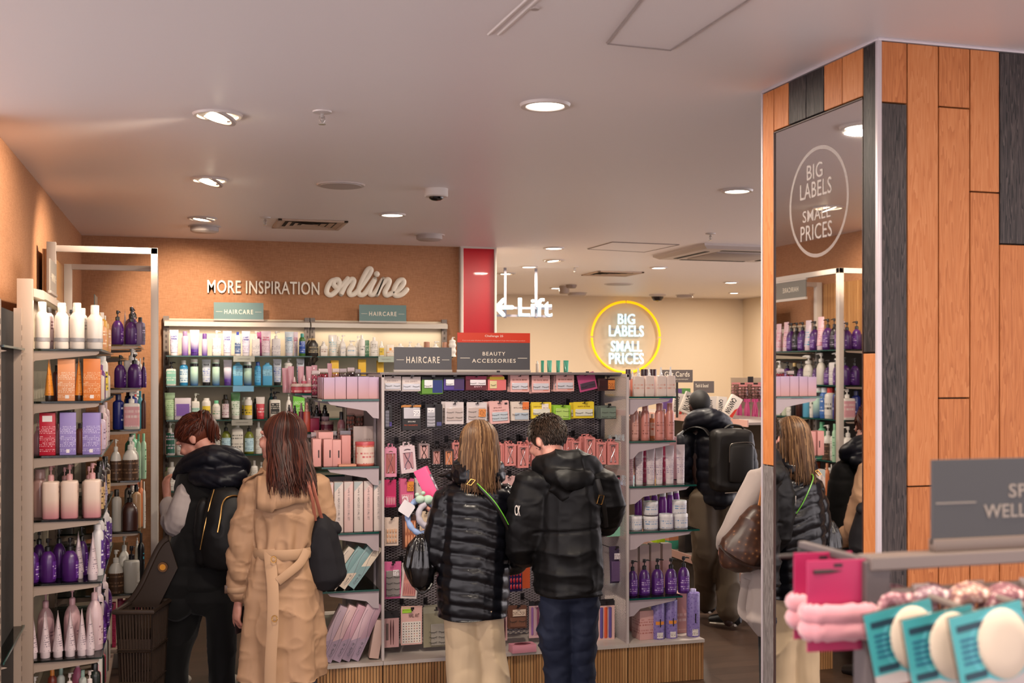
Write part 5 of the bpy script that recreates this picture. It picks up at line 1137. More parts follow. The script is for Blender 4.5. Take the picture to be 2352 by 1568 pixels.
luxe = lambda w, h: lash_pack(w, h, '#d8a8a4', '#b9c0c8', ((-.22, .42, .36, .16), (.22, .42, .36, .16), (-.22, .26, .36, .16), (.22, .26, .36, .16)), (.12, .12, .9, .52), (('EYLURE', .42, .72, .4, .06, '#8a5f5c'), ('LUSH & WISPY', .5, .6, .66, .045, '#8a5f5c')), depth=.014, band=('#2a2226', .78, .84, .92, .93))
oran = lambda w, h: lash_pack(w, h, '#cfc0b4', '#aab4c0', L2, (.2, .06, .96, .42), (('EYLURE', .4, .68, .5, .06, '#7a6a60'),), None, ('#d9743a', .62, .6, .98, .98), depth=.014)
yel = lambda w, h: lash_pack(w, h, '#d8be2c', '#d2cfc0', L2, (.08, .14, .92, .56), (('PARTY IN PINK', .5, .72, .6, .09, '#8a6a1c'),), depth=.016)
yels = lambda w, h: lash_pack(w, h, '#d8be2c', '#d2cfc0', L2, (.08, .24, .92, .6), (('PARTY IN PINK', .36, .74, .5, .08, '#8a6a1c'),), None, ('#ddd0c4', .5, .56, .84, .92), depth=.016)
lime = lambda w, h: lash_pack(w, h, '#86b52c', '#a8c46a', ((-.24, .62, .36, .2), (.24, .62, .36, .2), (-.24, .26, .36, .2), (.24, .26, .36, .2)), (.14, .1, .88, .8), depth=.014)
dkcl = lambda w, h: lash_pack(w, h, '#59615a', '#6d7a6e', ((-.22, .56, .34, .3), (.24, .56, .34, .3), (-.22, .22, .34, .3), (.24, .22, .34, .3)), (.06, .06, .94, .9), depth=.03)
row2 = [((52, 430, 128, 635), five, 'black five-lash pack cut by the side panel', 'lash pack', 1), ((222, 412, 402, 650), eyl, 'black magnetic lash kit', 'lash pack', 1), ((440, 405, 606, 632), fives, 'black multi-lash pack with white sticker', 'lash pack', 1),
        ((625, 385, 808, 592), wlash, 'white pack with two lash pairs', 'lash pack', 2), ((830, 385, 1030, 582, 1), wlasho, 'white lash pack with orange sticker', 'lash pack', 1), ((1040, 378, 1238, 588, -3), luxe, 'tilted pink lash pack', 'lash pack', 3),
        ((1248, 380, 1428, 560), oran, 'cream lash pack with orange sticker', 'lash pack', 1), ((1442, 388, 1640, 540), yels, 'yellow lash pack with pale sticker', 'lash pack', 2), ((1650, 415, 1822, 552), lime, 'lime green lash pack', 'lash pack', 2), ((1838, 383, 2048, 535), yel, 'yellow lash pack with long lashes', 'lash pack', 3), ((2085, 425, 2256, 545), dkcl, 'dark clear lash pack', 'lash pack', 3)]
packs(2, row2, Z1, S1, 'second peg row', 'lash packs on the second peg row')
pbx = lambda w, h: hook_box(w, h, '#cf8480', '#c07a76', .034)
pbh = lambda w, h: hook_box(w, h, '#c9a3a6', '#b98c8c', .03, metal='#b98a88', base=('#b93a78', .0))
row3 = [((50, 765, 165, 1080), lambda w, h: hook_box(w, h, '#d58aa4', '#a8605e', .03, '#d9bcb4', win=(.1, .1, .9, .7)), 'large pink tweezer box', 'beauty tool box', 0), ((182, 752, 332, 1045, -5), lambda w, h: hook_box(w, h, '#d8c2c8', '#b98c94', .03, '#c8b8c8', win=(.2, .12, .84, .66)), 'white flowered curler box hanging crooked', 'beauty tool box', 0),
        ((370, 748, 476, 932), lambda w, h: hook_box(w, h, '#8a7a7c', '#c79a98', .03, '#2a2426', base=('#1c181b', .12)), 'grey box with dark curler', 'beauty tool box', 0), ((497, 800, 586, 1002), lambda w, h: hook_box(w, h, '#3a3032', '#b98480', .03, '#b8836a', base=('#1c181b', .2)), 'black edged curler box', 'beauty tool box', 0), ((612, 795, 706, 1012), lambda w, h: hook_box(w, h, '#3a3032', '#c9805c', .03, '#d8ccc8', base=('#1c181b', .2)), 'black edged orange curler box', 'beauty tool box', 0),
        ((690, 740, 770, 930, 0, .05), pbx, 'pink curler box behind the brown hair', 'beauty tool box', 1), ((1085, 738, 1165, 975, 0, .03), pbx, 'pink curler box right of the brown hair', 'beauty tool box', 2), ((1187, 742, 1292, 978), pbx, 'pink curler box', 'beauty tool box', 2), ((1305, 755, 1412, 998), pbx, 'low pink curler box', 'beauty tool box', 2), ((1400, 720, 1462, 960, 0, .05), pbx, 'pink curler box by the ear', 'beauty tool box', 1), ((1440, 735, 1520, 985), pbx, 'pink curler box beside the face', 'beauty tool box', 0),
        ((1765, 700, 1835, 840, 0, .06), pbx, 'pink curler box right of the dark hair', 'beauty tool box', 1), ((1815, 728, 1905, 900), pbx, 'pink curler box above the hood', 'beauty tool box', 2), ((1935, 688, 2045, 890), pbx, 'raised pink curler box', 'beauty tool box', 2), ((2048, 728, 2145, 965), pbx, 'pink curler box near the side panel', 'beauty tool box', 2), ((2155, 728, 2265, 968), pbx, 'pink curler box at the side panel', 'beauty tool box', 1)]
packs(3, row3, Z1, S1, 'third peg row', 'tool boxes on the third peg row')
Z2, S2 = (870, 1080), 3.212
nailm = lambda w, h: nail_pack(w, h, '#b8245c', '#d8a8ac', '#c83a72', 1, 6, None, (.08, .06, .92, .4))
nailo = lambda w, h: nail_pack(w, h, '#c85a82', '#dca8b0', '#d28a9c', 1, 6, None, (.08, .06, .92, .4), ('#d98a3a', .48, .52, .96, .9))
row4 = [((40, 66, 130, 272), nailm, 'magenta false nail pack', 'nail pack', 1), ((156, 62, 262, 250), nailo, 'pink nail pack with orange sticker', 'nail pack', 1), ((275, 50, 358, 240), lambda w, h: lash_pack(w, h, '#c9bfba', '#c2b4ac', (), (.1, .06, .9, .4), (('OH!', .45, .74, .6, .2, '#3a3438'),), None, ('#d98a3a', .55, .3, .95, .6)), 'white nail pack behind the pink box', 'nail pack', 1),
        ((905, 40, 1008, 200), lambda w, h: nail_pack(w, h, '#cfa6a4', '#dcbcb4', '#c49890', 2, 5, None), 'pale pink nail pack between the couple', 'nail pack', 1), ((1020, 40, 1112, 200), lambda w, h: nail_pack(w, h, '#c9a2a2', '#dcbcb4', '#c49890', 2, 5, None), 'pale pink nail pack beside the black jacket', 'nail pack', 1), ((1722, 48, 1784, 225, -4), nailm, 'magenta pack right of the man', 'nail pack', 0)]
packs(4, row4, Z2, S2, 'fourth peg row', 'nail packs on the fourth peg row')
row5 = [((42, 345, 146, 556), lambda w, h: nail_pack(w, h, '#d2bdb0', '#d8a684', '#cbb4a4', 3, 4, None, (.1, .1, .9, .6)), 'cream pack of nude nails', 'nail pack', 1), ((180, 330, 280, 580), lambda w, h: nail_pack(w, h, '#4a2f28', '#dc9a72', '#a86a50', 2, 4, None, (.08, .06, .94, .84)), 'dark pack of peach nails', 'nail pack', 1),
        ((300, 300, 400, 480), lambda w, h: nail_pack(w, h, '#d8c2a8', '#d0a080', '#cbb4a4', 2, 3, None), 'cream nail pack behind the headband', 'nail pack', 0), ((1668, 245, 1808, 476), lambda w, h: hook_box(w, h, '#7fb59c', '#3a4a48', .03, tool=False, win=(.62, .3, .94, .84)), 'mint green box right of the man', 'beauty tool box', 0)]
packs(5, row5, Z2, S2, 'fifth peg row', 'nail packs on the fifth peg row')
cherry = lambda w, h: nail_pack(w, h, '#231b46', '#b52434', '#231b46', 5, 4, None, (.06, .05, .94, .9))
row6 = [((40, 672, 166, 945), lambda w, h: lash_pack(w, h, '#c9608e', '#8e8684', tuple((sx, .12+.16*i, .38, .16) for i in range(4) for sx in (-.22, .24)), (.09, .06, .91, .76), None, None, ('#ddd8da', .5, .62, .84, .78), depth=.016), 'pink multi-lash pack', 'lash pack', 1), ((176, 690, 300, 945, 5), lambda w, h: nail_pack(w, h, '#cdc0bc', '#a86a6a', '#c88a80', 2, 6, None, (.1, .08, .9, .9)), 'white nail pack hanging crooked', 'nail pack', 1),
        ((952, 620, 1062, 892), cherry, 'navy pouch with red cherries', 'pouch', 0), ((1056, 660, 1118, 870, 0, .04), lambda w, h: lash_pack(w, h, '#c8542a', None, (), None), 'orange card behind the man', 'card pack', 0), ((1702, 560, 1790, 830), lambda w, h: lash_pack(w, h, '#3a2c48', '#5a4468', (), (.1, .05, .9, .6), None, None, ('#cfc6cc', .3, .66, .9, .82), depth=.03), 'dark purple pouch at the side panel', 'pouch', 1)]
packs(6, row6, Z2, S2, 'sixth peg row', 'packs on the sixth peg row')
def dots_pack(w, h):
    n, me, parts = lash_pack(w, h, '#cfa49c', '#d8cfc6', (), (.05, .04, .95, .62), (('NAIL ART', .62, .78, .5, .1, '#6a4a48'),), None, ('#9ac83a', .06, .86, .5, .97), depth=.006)
    X = lambda u: (u-.5)*w; Z = lambda v: -h*.92+v*h
    for ci, cc in enumerate(('#3a2c2c', '#b8783a', '#a83a3a')):
        mb = MB()
        for i in range(8):
            for j in range(7):
                if (i*3+j*5+i*j) % 3 == ci: mb.lathe([(.0005, -.0004), (w*.026, 0), (.0005, .0004)], 6, tr=Matrix.Translation((X(.12+.76*j/6), -.0045, Z(.09+.48*i/7))) @ Matrix.Rotation(pi/2, 4, 'X'))
        parts = list(parts)+[('nail_stickers', mb.mesh(col(cc, .4, 0), 0))]
    return (n, me, parts)
dots_pack = cached(dots_pack)
def brush_card(w, h, c='#c79a98'):
    n, me, parts = lash_pack(w, h, c, '#6a5a58', (), (.1, .2, .28, .66), depth=.004, head=('#1d181b', .8, 1)); parts = list(parts)
    mb = MB(); X = lambda u: (u-.5)*w; Z = lambda v: -h*.92+v*h
    for u in (.42, .6): mb.tube([(X(u), -.006, Z(.08)), (X(u), -.006, Z(.3)), (X(u), -.006, Z(.55)), (X(u), -.006, Z(.76))], [.0012, .003, .004, .001], 7)
    return (n, me, parts+[('nail_brushes', mb.mesh(col('#4a1a20', .3), 60))])
def file_card(w, h, c, cs):
    n, me, parts = lash_pack(w, h, c, None, (), None, head=('#1a171c', .88, 1)); parts = list(parts); X = lambda u: (u-.5)*w; Z = lambda v: -h*.92+v*h
    for i, cc in enumerate(cs):
        mb = MB(); u = .26+.24*i; q = w*.09
        mb.tube([(X(u), -.004, Z(.08)), (X(u), -.004, Z(.1)), (X(u), -.004, Z(.82)), (X(u), -.004, Z(.84))], [(q*.6, .002), (q, .0025), (q, .0025), (q*.6, .002)], 10); parts.append(('nail_file', mb.mesh(col(cc, .6, 0), 40)))
    return (n, me, parts)
brush_card = cached(brush_card); file_card = cached(file_card)
oliv = lambda w, h: lash_pack(w, h, '#857e68', '#8f887e', tuple((sx, .14+.13*i, .3, .16) for i in range(3) for sx in (-.14, .24)), (.28, .05, .96, .58), None, None, None, ('#8f8a78', .84, 1), depth=.03)
row7 = [((40, 1035, 150, 1305), brush_card, 'pink nail brush card', 'brush card', 0), ((160, 1010, 322, 1285), dots_pack, 'nail sticker sheet', 'sticker sheet', 1), ((326, 1005, 520, 1300), oliv, 'olive box of six lashes', 'lash pack', 2),
        ((905, 1010, 948, 1255), brush_card, 'pink card beside the cream trousers', 'brush card', 1), ((950, 1000, 1096, 1165), lambda w, h: lash_pack(w, h, '#6a4434', '#7a5444', L2, (.1, .08, .9, .5), (('MAGNETIC', .55, .7, .5, .12, '#3a2a22'),), None, ('#d8c2ac', .22, .56, .92, .86), depth=.02), 'brown magnetic lash pack', 'lash pack', 1), ((1106, 965, 1200, 1235, 0, .03), lambda w, h: file_card(w, h, '#c8a0a4', ('#8a5a98', '#b898a0', '#7a3a58')), 'pink file card left of the jeans', 'nail file card', 0),
        ((1555, 965, 1602, 1250, 0, .02), lambda w, h: file_card(w, h, '#8290c0', ('#5a68a0', '#a8a8d0', '#5a68a0')), 'blue card right of the jeans', 'nail file card', 0), ((1602, 960, 1745, 1258), lambda w, h: file_card(w, h, '#cfa6a0', ('#5a4a88', '#c8502c', '#5a4a88')), 'pink card with purple and orange files', 'nail file card', 2)]
packs(7, row7, Z2, S2, 'lowest peg row', 'packs on the lowest peg row')
# lone pink palette lying on the deck
p = atZ(870+1060/3.212, 1080+1335/3.212, PZ); pr = carton(.15, .045, .075, '#cf8a98', None)
o = place(pr, 'pink box lying on the deck between the couple', 'box', (p.x, p.y, PZ+.0005), .05)
mb = MB(); mb.lathe([(.055, .0455), (.052, .0463), (.001, .0463)], 20, sy=.5, caps=(False, True)); mb.build('oval_window', mat('#5a1a2a', .3), o)

# ---- signs on top
def top_sign(lb, px0, px1, ytop, ybot, Y, z, words_, m, **k):
    a, b = atY(px0, ybot, Y), atY(px1, ybot, Y); top = atY(px0, ytop, Y).z
    return card_sign(lb, ((a.x+b.x)/2, Y, z), b.x-a.x, top-z, words_, m, **k)
top_sign('dark grey haircare sign on top of the gondola', 905, 1037, 797, 842, 6.85, 1.9, [('HAIRCARE', .5, .58, .26)], SIGN_GREY)
s = top_sign('beauty accessories sign with red age-check strip on top of the gondola', 1050, 1217, 765, 847, 6.85, 1.9, [('BEAUTY', .48, .31, .095), ('ACCESSORIES', .30, .6, .10)], SIGN_GREY, lines=False)
a, b = atY(1050, 786, 6.846), atY(1217, 765, 6.846); wS = b.x-a.x
mb = MB(); mb.box(-wS/2, -.005, a.z-1.9, wS/2, -.003, b.z-1.9); mb.build('red_strip', mat('#c23418', .4), s, smooth=0)
text_fit('Challenge 25', wS*.25, .016, mat('#d9c9bd', .5), s, (0, -.0052, (a.z*.35+b.z*.65)-1.9), depth=.0005, bold=.012)
text_fit('If you look under 25 please be prepared to show proof of age when buying these products', wS*.86, .008, mat('#d9b5a5', .5), s, (0, -.0052, (a.z*.8+b.z*.2)-1.9), depth=.0005, bold=0, res=1)
mb = MB(); mb.box(wS*.33, -.0042, .085, wS*.46, -.0034, .088); mb.box(-wS*.46, -.0042, .085, -wS*.33, -.0034, .088); mb.build('rule_lines', LETTER, s, smooth=0)
# goods on the far side of the top board
for i, (px, w, top, f, d) in enumerate(((1234, 7, 832, lambda w, h: bottle(w, h, '#c9bcae', '#d8d0c8'), 'tiny beige bottle on the gondola top'), (1246, 8, 831, lambda w, h: tube(w, h, '#2f8a70', '#2f8a70'), 'slim green tube on the gondola top'), (1262, 12, 831, lambda w, h: tube(w, h, '#4f9c86', '#4f9c86'), 'broad green tube beside the slim one on the gondola top'), (1282, 10, 831, lambda w, h: tube(w, h, '#3f9278', '#3f9278'), 'green tube in the middle of the gondola top'), (1300, 13, 831, lambda w, h: tube(w, h, '#3a8a72', '#3a8a72'), 'rightmost green tube on the gondola top'))):
    p = atY(px, 850, 7.75); dd = depth_of(p); wm, hm = dims(w, 855-top, dd); place(f(wm, hm+.01), d, 'tube' if 'tube' in d else 'bottle', (p.x, 7.75, 1.9005), 0, 'goods on the gondola top')

# ---- left end of the gondola
def rowY(items, z, Y, bottom_px, phrase, group, zoff=0):
    n = 0
    for it in sorted(items, key=lambda q: q[0]):
        px, w, top, f, desc, cat = it[:6]; dy = it[6] if len(it) > 6 else 0; n += 1
        p = atY(px, 850, Y+dy); d = depth_of(p); wm, hm = dims(w, bottom_px-top, d)
        o = place(f(wm, hm), '%s, %s from the left on the %s' % (desc, ORD[n], phrase), cat, (p.x, Y+dy, z+.0005), R.uniform(-.05, .05), group)
lil = lambda w, h: carton(w, h, w*1.0, ('#c99a98', '#a892b0', 0, h), None)
rowY([(755, 25, 866, lil, 'lilac to peach gift box', 'box'), (781, 25, 865, lil, 'lilac and peach box', 'box'), (807, 25, 865, lil, 'lilac peach box', 'box'), (833, 25, 865, lil, 'blended lilac box', 'box'), (857, 23, 866, lil, 'lilac box at the panel', 'box')], EZ[0], 6.74, 916, 'upper left gondola end', 'lilac gift boxes')
for i in range(3): place(lil(.062, .123), 'lilac gift box, %s from the front along the left gondola edge' % ORD[i+2], 'box', (.905, 6.84+i*.075, EZ[0]+.0005), 0, 'lilac gift boxes')
rowY([(725, 20, 842, lambda w, h: pouch(w, h, '#b8a8a8', '#b84a6a', .05), 'clear bag of pink rollers', 'pouch', .25), (742, 24, 838, lambda w, h: pouch(w, h, '#c8b8b8', '#b02a48', .05), 'clear bag of red rollers', 'pouch', .3), (771, 18, 838, lambda w, h: pouch(w, h, '#c8b4b0', '#c88a78', .04), 'clear bag of peach rollers', 'pouch', .3), (788, 18, 838, lambda w, h: pouch(w, h, '#a89aa0', '#7a6a70', .04), 'clear bag of grey rollers', 'pouch', .3), (806, 18, 836, lambda w, h: pouch(w, h, '#b8a8ac', '#3a1a28', .04), 'clear bag of dark rollers', 'pouch', .3), (822, 14, 840, lambda w, h: pouch(w, h, '#8a8288', '#6a6468', .04), 'narrow clear bag of rollers', 'pouch', .3)], EZ[0], 6.8, 905, 'upper gondola end behind the boxes', 'roller bags')
pinkb = lambda w, h: carton(w, h, w*1.7, '#cf9490', None, None, 100, ('#3a2224', .72, .46, .16, .28))
rowY([(726, 19, 1010, pinkb, 'dusty pink box', 'box'), (751, 20, 1011, pinkb, 'dusty pink box with dark mark', 'box'), (772, 19, 1013, pinkb, 'pink box with dark mark', 'box'), (793, 21, 1005, lambda w, h: carton(w, h, w*1.3, '#c98a86', None), 'taller plain pink box', 'box', .05), (838, 44, 1019, lambda w, h: jar(w, h, '#d0705e', '#b84a52', ('#d8c0b4', '#b84a52', 50), .14), 'coral tumbler with a lid', 'cup'), (836, 50, 987, lambda w, h: carton(w, h, .02, '#b9a8a2', '#9a8480', None, 60), 'grey backing card behind the tumbler', 'card', .12)], EZ[1], 6.76, 1073, 'second gondola end shelf', 'pink boxes on the gondola end')
place(carton(.10, .012, .05, '#c88a70', None), 'flat peach box lying before the pink boxes', 'box', (atY(797, 1070, 6.70).x, 6.70, EZ[1]+.0005))
rowY([(727, 28, 990, lambda w, h: pouch(w, h, '#c8b8bc', '#b8a0ac', .05), 'clear bag of lilac rollers', 'pouch'), (760, 28, 988, lambda w, h: pouch(w, h, '#b8b0b4', '#a898a4', .05), 'clear bag of mauve rollers', 'pouch'), (793, 28, 988, lambda w, h: pouch(w, h, '#a8a0ac', '#a08a98', .05), 'clear bag of grey lilac rollers', 'pouch')], EZ[1], 6.95, 1062, 'second gondola end shelf behind', 'roller bags')
rowY([(784, 18, 945, lambda w, h: bottle(w, h, '#b87a80', '#2a2224', ('#d0bcb8', '#8a5a5c', 60)), 'dusky pink bottle', 'bottle'), (806, 22, 936, lambda w, h: pouch(w, h, '#d8a898', '#d88a78', .06), 'clear bag of coral rollers', 'pouch'), (824, 24, 940, lambda w, h: pouch(w, h, '#d8a898', '#cf8878', .06), 'wide clear bag of coral rollers', 'pouch'), (838, 14, 938, lambda w, h: pouch(w, h, '#d8b0a4', '#d89a88', .05), 'narrow clear bag of coral rollers', 'pouch')], EZ[1], 7.22, 1055, 'second gondola end shelf at the back', 'coral bags')
for i in range(3): place(pinkb(.05, .19), 'dusty pink box, %s from the front along the left gondola edge' % ORD[i+2], 'box', (.90, 6.86+i*.09, EZ[1]+.0005), -pi/2, 'pink boxes on the gondola end')
def curl_box(w, h, c, corner):
    n, me, parts = carton(w, h, .06, c, None, None); parts = list(parts)
    mb = MB(); mb.add([(-w/2+.0005, -.0306, h-.001), (w/2-.0005, -.0306, h-.001), (-w/2+.0005, -.0306, h*.80)], [(0, 2, 1)]); parts.append(('printed_corner', mb.mesh(col(corner, .5, 0), 0, False)))
    for s, v, L, q in (('Curly Q', .80, .16, .26), ('HEATLESS CURL SET', .46, .46, .22)):
        k = ('cv', s, w, h)
        if k not in _T:
            ob = text_fit(s, h*L, w*q, mat('#6d6668', .5), None, (0, 0, 0), depth=.0005, bold=.0, res=1); m2 = ob.data.copy(); bpy.data.objects.remove(ob)
            for q_ in m2.vertices: x, y, z = q_.co; q_.co = (y, -.0306-z, h*v-x)
            _T[k] = m2
        parts.append(('lettering', _T[k]))
    return (n, me, parts)
curl_box = cached(curl_box)
for i in range(7):
    px = 731+i*22.6+.6; p = atY(px, 1224, 6.72); d = depth_of(p); wm, hm = dims(20.5, 115, d)
    place(curl_box(wm, hm, '#d3b3b0' if i % 2 else '#cfc0bb', '#a9b2b4' if i % 2 == 0 else '#c8bcb8'), 'upright curl set box, %s from the left on the third gondola end shelf' % ORD[i+1], 'box', (p.x, 6.725, EZ[2]+.0005), 0, 'upright curl set boxes')
def lean_box(w, h, c0, c1, split):
    n, me, parts = carton(w, h, .07, c0, None); parts = list(parts)
    mb = MB(); mb.prism([(-w/2-.0004, -.0004), (w/2+.0004, -.0004), (w/2+.0004, h*split), (-w/2-.0004, h*(split-.12))], -.0354, .0354); parts.append(('printed_band', mb.mesh(col(c1, .5, 0), 0)))
    mb = MB(); mb.tube([(w*.3*sin(6*v), -.0362, h*v) for v in [.06+.86*j/24 for j in range(25)]], .0009, 4); parts.append(('printed_curl', mb.mesh(mat('#7d7680', .5), 0)))
    k = ('lb', w, h)
    if k not in _T:
        ob = text_fit('Curly Q', h*.24, w*.34, mat('#4a4a52', .5), None, (0, 0, 0), depth=.0005, bold=.0, res=1); m2 = ob.data.copy(); bpy.data.objects.remove(ob)
        for q_ in m2.vertices: x, y, z = q_.co; q_.co = (-y, -.0364-z, h*.2+x)
        _T[k] = m2
    return (n, me, parts+[('lettering', _T[k])])
lean_box = cached(lean_box)
for i, (px, a, c0, c1, sp) in enumerate(((741, 36, '#c9bcb0', '#7fa0a0', .5), (762, 37, '#7fa0a4', '#cbb8a8', .3), (783, 37, '#86a4a8', '#d0bfae', .42), (804, 37, '#d2c4b4', '#7f9ca0', .58))):
    p = atY(px, 1352, 6.74); w = .042; place(lean_box(w, .275, c0, c1, sp), 'leaning teal and cream box, %s from the left on the lowest gondola end shelf' % ORD[i+1], 'box', (p.x, 6.74, EZ[3]+w/2*sin(radians(a))+.001), 0, 'leaning teal boxes', roll=radians(a))
for i, (px, a, c0) in enumerate(((728, 26, '#b39aa6'), (749, 26, '#c8a6a8'), (770, 26, '#b98f9c'), (791, 26, '#c0a0aa'), (812, 25, '#a88694'))):
    p = atY(px, 1520, 6.73); w = .045; place(lean_box(w, .34, c0, '#9c8798' if i % 2 else '#a08a9c', .45), 'leaning mauve box, %s from the left on the gondola deck' % ORD[i+1], 'box', (p.x, 6.72, PZ+w/2*sin(radians(a))+.001), 0, 'leaning mauve boxes', roll=radians(a))
p = atY(856, 1515, 6.73); place(carton(.055, .22, .06, '#c8a89c', None), 'slim pale pink box standing alone by the side panel', 'box', (p.x, 6.72, PZ+.010), 0, None, roll=radians(10))
# far half of that end
ptp = lambda w, h: tube(w*1.1, h, '#c48f9c', '#c79aa4'); 
rowY([(656, 15, 842, ptp, 'pink tapered tube', 'tube'), (668, 13, 838, ptp, 'tall pink tapered tube', 'tube', -.05), (691, 13, 838, ptp, 'pink pointed tube', 'tube', -.05), (710, 13, 838, ptp, 'pink tube near the clear bags', 'tube', -.05), (722, 12, 836, ptp, 'pink tube behind the clear bags', 'tube'), (757, 10, 832, ptp, 'pink tube above the lilac boxes', 'tube'), (676, 10, 862, lambda w, h: spray(w, h, '#8a2038', '#d8c0c4', None), 'small red spray', 'bottle', -.1), (698, 11, 859, lambda w, h: spray(w, h, '#a83050', '#d8c0c4', None), 'red spray beside the jar', 'bottle', -.1)], FZ[0], 7.70, 899, 'top far gondola end shelf', 'pink tubes of the gondola end')
place(jar(.085, .06, '#7a2436', '#c8b0a8', ('#b84a58', '#e0c0b8', 40)), 'dark red jar with pale lid under the pink tubes', 'jar', (atY(683, 890, 7.55).x, 7.55, FZ[0]+.0005)); place(jar(.085, .06, '#7a2436', '#c8b0a8', ('#b84a58', '#e0c0b8', 40)), 'dark red jar with pale lid beside the clear bags', 'jar', (atY(706, 890, 7.55).x, 7.55, FZ[0]+.0005))
dkb = lambda w, h: spray(w, h, '#1d1518', '#17110f', ('#c8a8b0', '#7a3a54', 50), sq=.1); mgb = lambda w, h: spray(w, h, '#b02a6a', '#1a1214', None, sq=.1); plb = lambda w, h: spray(w, h, '#8a3a54', '#d0a8b0', None, sq=.1)
rowY([(664, 11, 926, dkb, 'small black bottle', 'bottle', .1), (670, 12, 922, plb, 'plum spray', 'bottle', .1), (677, 13, 926, mgb, 'magenta bottle with black cap', 'bottle'), (692, 12, 922, plb, 'plum spray by the coral one', 'bottle', .1), (705, 16, 918, lambda w, h: spray(w, h, '#d0604c', '#d9a090', None, sq=.1), 'coral spray bottle', 'bottle', -.08), (714, 11, 924, dkb, 'black bottle behind the coral spray', 'bottle', .1), (727, 19, 926, dkb, 'black pump bottle with pink label', 'bottle'), (732, 12, 920, plb, 'red bottle behind', 'bottle', .14), (746, 20, 926, dkb, 'black bottle with mauve label', 'bottle')], FZ[1], 7.62, 985, 'second far gondola end shelf', 'pink and black sprays')
p = atY(722, 980, 7.53); place(carton(.055, .085, .06, '#b02a52', None), 'hot pink box beside the coral spray', 'box', (p.x, 7.53, FZ[1]+.0005)); p = atY(751, 980, 7.53); place(jar(.085, .065, '#6a2438', '#b89890', ('#7a2a40', '#c89890', 40)), 'dark red jar at the perforated post', 'jar', (p.x, 7.53, FZ[1]+.0005))
rowY([(700, 14, 1000, dkb, 'black bottle', 'bottle'), (716, 14, 1003, plb, 'plum bottle', 'bottle'), (708, 12, 1012, lambda w, h: carton(w, h, w, '#c8b8c0', None), 'pale box', 'box', -.06)], FZ[2], 7.62, 1085, 'third far gondola end shelf', 'goods by the dark hair')

# ---- right end of the gondola
flat = lambda w, h: spray(w, h, '#d6c2b8', '#cfccca', ('#d6c2b8', '#c98a78', 50), d=w*.5, sq=1.2, hb=.72)
rowY([(1466, 25, 846, flat, 'white flat spray bottle', 'bottle'), (1491, 22, 845, flat, 'white flat spray with clear nozzle', 'bottle'), (1518, 24, 845, flat, 'white flat spray with sticker', 'bottle'), (1540, 21, 844, flat, 'white flat spray at the shelf end', 'bottle'), (1443, 12, 850, lambda w, h: jar(w, h, '#d0a8a4', '#2f1a20', None, .4), 'pink bottle with dark lid', 'jar', .1), (1452, 12, 854, lambda w, h: spray(w, h, '#cf7a62', '#d8d2ce', None), 'coral spray', 'bottle', .1), (1480, 16, 851, lambda w, h: jar(w, h, '#d0a8a4', '#2f1a20', None, .25), 'pink jar with dark lid', 'jar', .25), (1500, 16, 851, lambda w, h: jar(w, h, '#d0a8a4', '#3a2028', None, .25), 'tall pink jar with dark lid', 'jar', .25)], RZ[0], 6.76, 911, 'top right gondola end shelf', 'sprays of the right gondola end')
dry = lambda w, h: aerosol(w, h, '#b5746a', '#bb7d72', ('#b5746a', '#7d463e', 60))
rowY([(1457, 20, 929, lambda w, h: aerosol(w, h, '#c59084', '#b87d72', ('#c59084', '#8a5a50', 60)), 'peach aerosol can', 'can'), (1482, 20, 928, dry, 'rose aerosol can with label', 'can'), (1515, 22, 928, dry, 'broad rose aerosol can', 'can'), (1539, 19, 928, dry, 'rose aerosol can at the shelf end', 'can'), (1442, 14, 955, lambda w, h: bottle(w, h, '#cf9884', '#d0a494', None), 'small peach bottle', 'bottle', .1), (1470, 12, 948, lambda w, h: bottle(w, h, '#d09a88', '#d8b8ac', None), 'peach bottle behind', 'bottle', .12), (1498, 15, 955, lambda w, h: bottle(w, h, '#d07a4c', '#d8c0b4', ('#d8b8a4', '#c05a2a', 40)), 'orange bottle behind', 'bottle', .12), (1526, 12, 945, lambda w, h: bottle(w, h, '#c88878', '#d8b8ac', None), 'rose bottle behind', 'bottle', .14)], RZ[1], 6.76, 1012, 'second right gondola end shelf', 'cans of the right gondola end')
gtube = lambda w, h: tube(w*1.05, h, '#c3b3b8', '#d0c4c6', ('#c3b3b8', '#8a7a90', 90)); rtube = lambda w, h: tube(w, h, '#b02050', '#b8406a', ('#b02050', '#d8a0b0', 40))
o_ = [(1447, 18, 1032, lambda w, h: tube(w*1.05, h, '#c99fa2', '#d0b4b6', ('#c99fa2', '#8a6a74', 80)), 'pink tube', 'tube'), (1468, 20, 1027, gtube, 'grey pink tapered tube', 'tube'), (1494, 21, 1028, gtube, 'tapered tube with label', 'tube'), (1514, 18, 1028, gtube, 'pale tapered tube', 'tube'), (1538, 21, 1027, gtube, 'broad pale tapered tube', 'tube'), (1563, 20, 1026, gtube, 'outermost tapered tube', 'tube'), (1461, 9, 1030, rtube, 'magenta tube behind', 'tube', .12), (1480, 14, 1024, rtube, 'magenta tube peeping out', 'tube', .12), (1500, 10, 1026, rtube, 'magenta tube in the gap', 'tube', .12), (1526, 12, 1026, rtube, 'magenta tube before the pink box', 'tube', .12), (1534, 36, 1018, lambda w, h: carton(w, h, .05, '#cf9aa0', None, '#d8b4b4'), 'pink box behind the tubes', 'box', .3)]
rowY(o_, RZ[2], 6.76, 1115, 'third right gondola end shelf', 'tubes of the right gondola end')
pc = lambda w, h: bottle(w, h, '#7a2a90', '#d2cdd2', None, capw=.75, caph=.14, shoulder=.2); wj = lambda w, h: jar(w, h, '#cdc8cc', '#d6d2d4', ('#cdc8cc', '#6f8fb4', 70), .22)
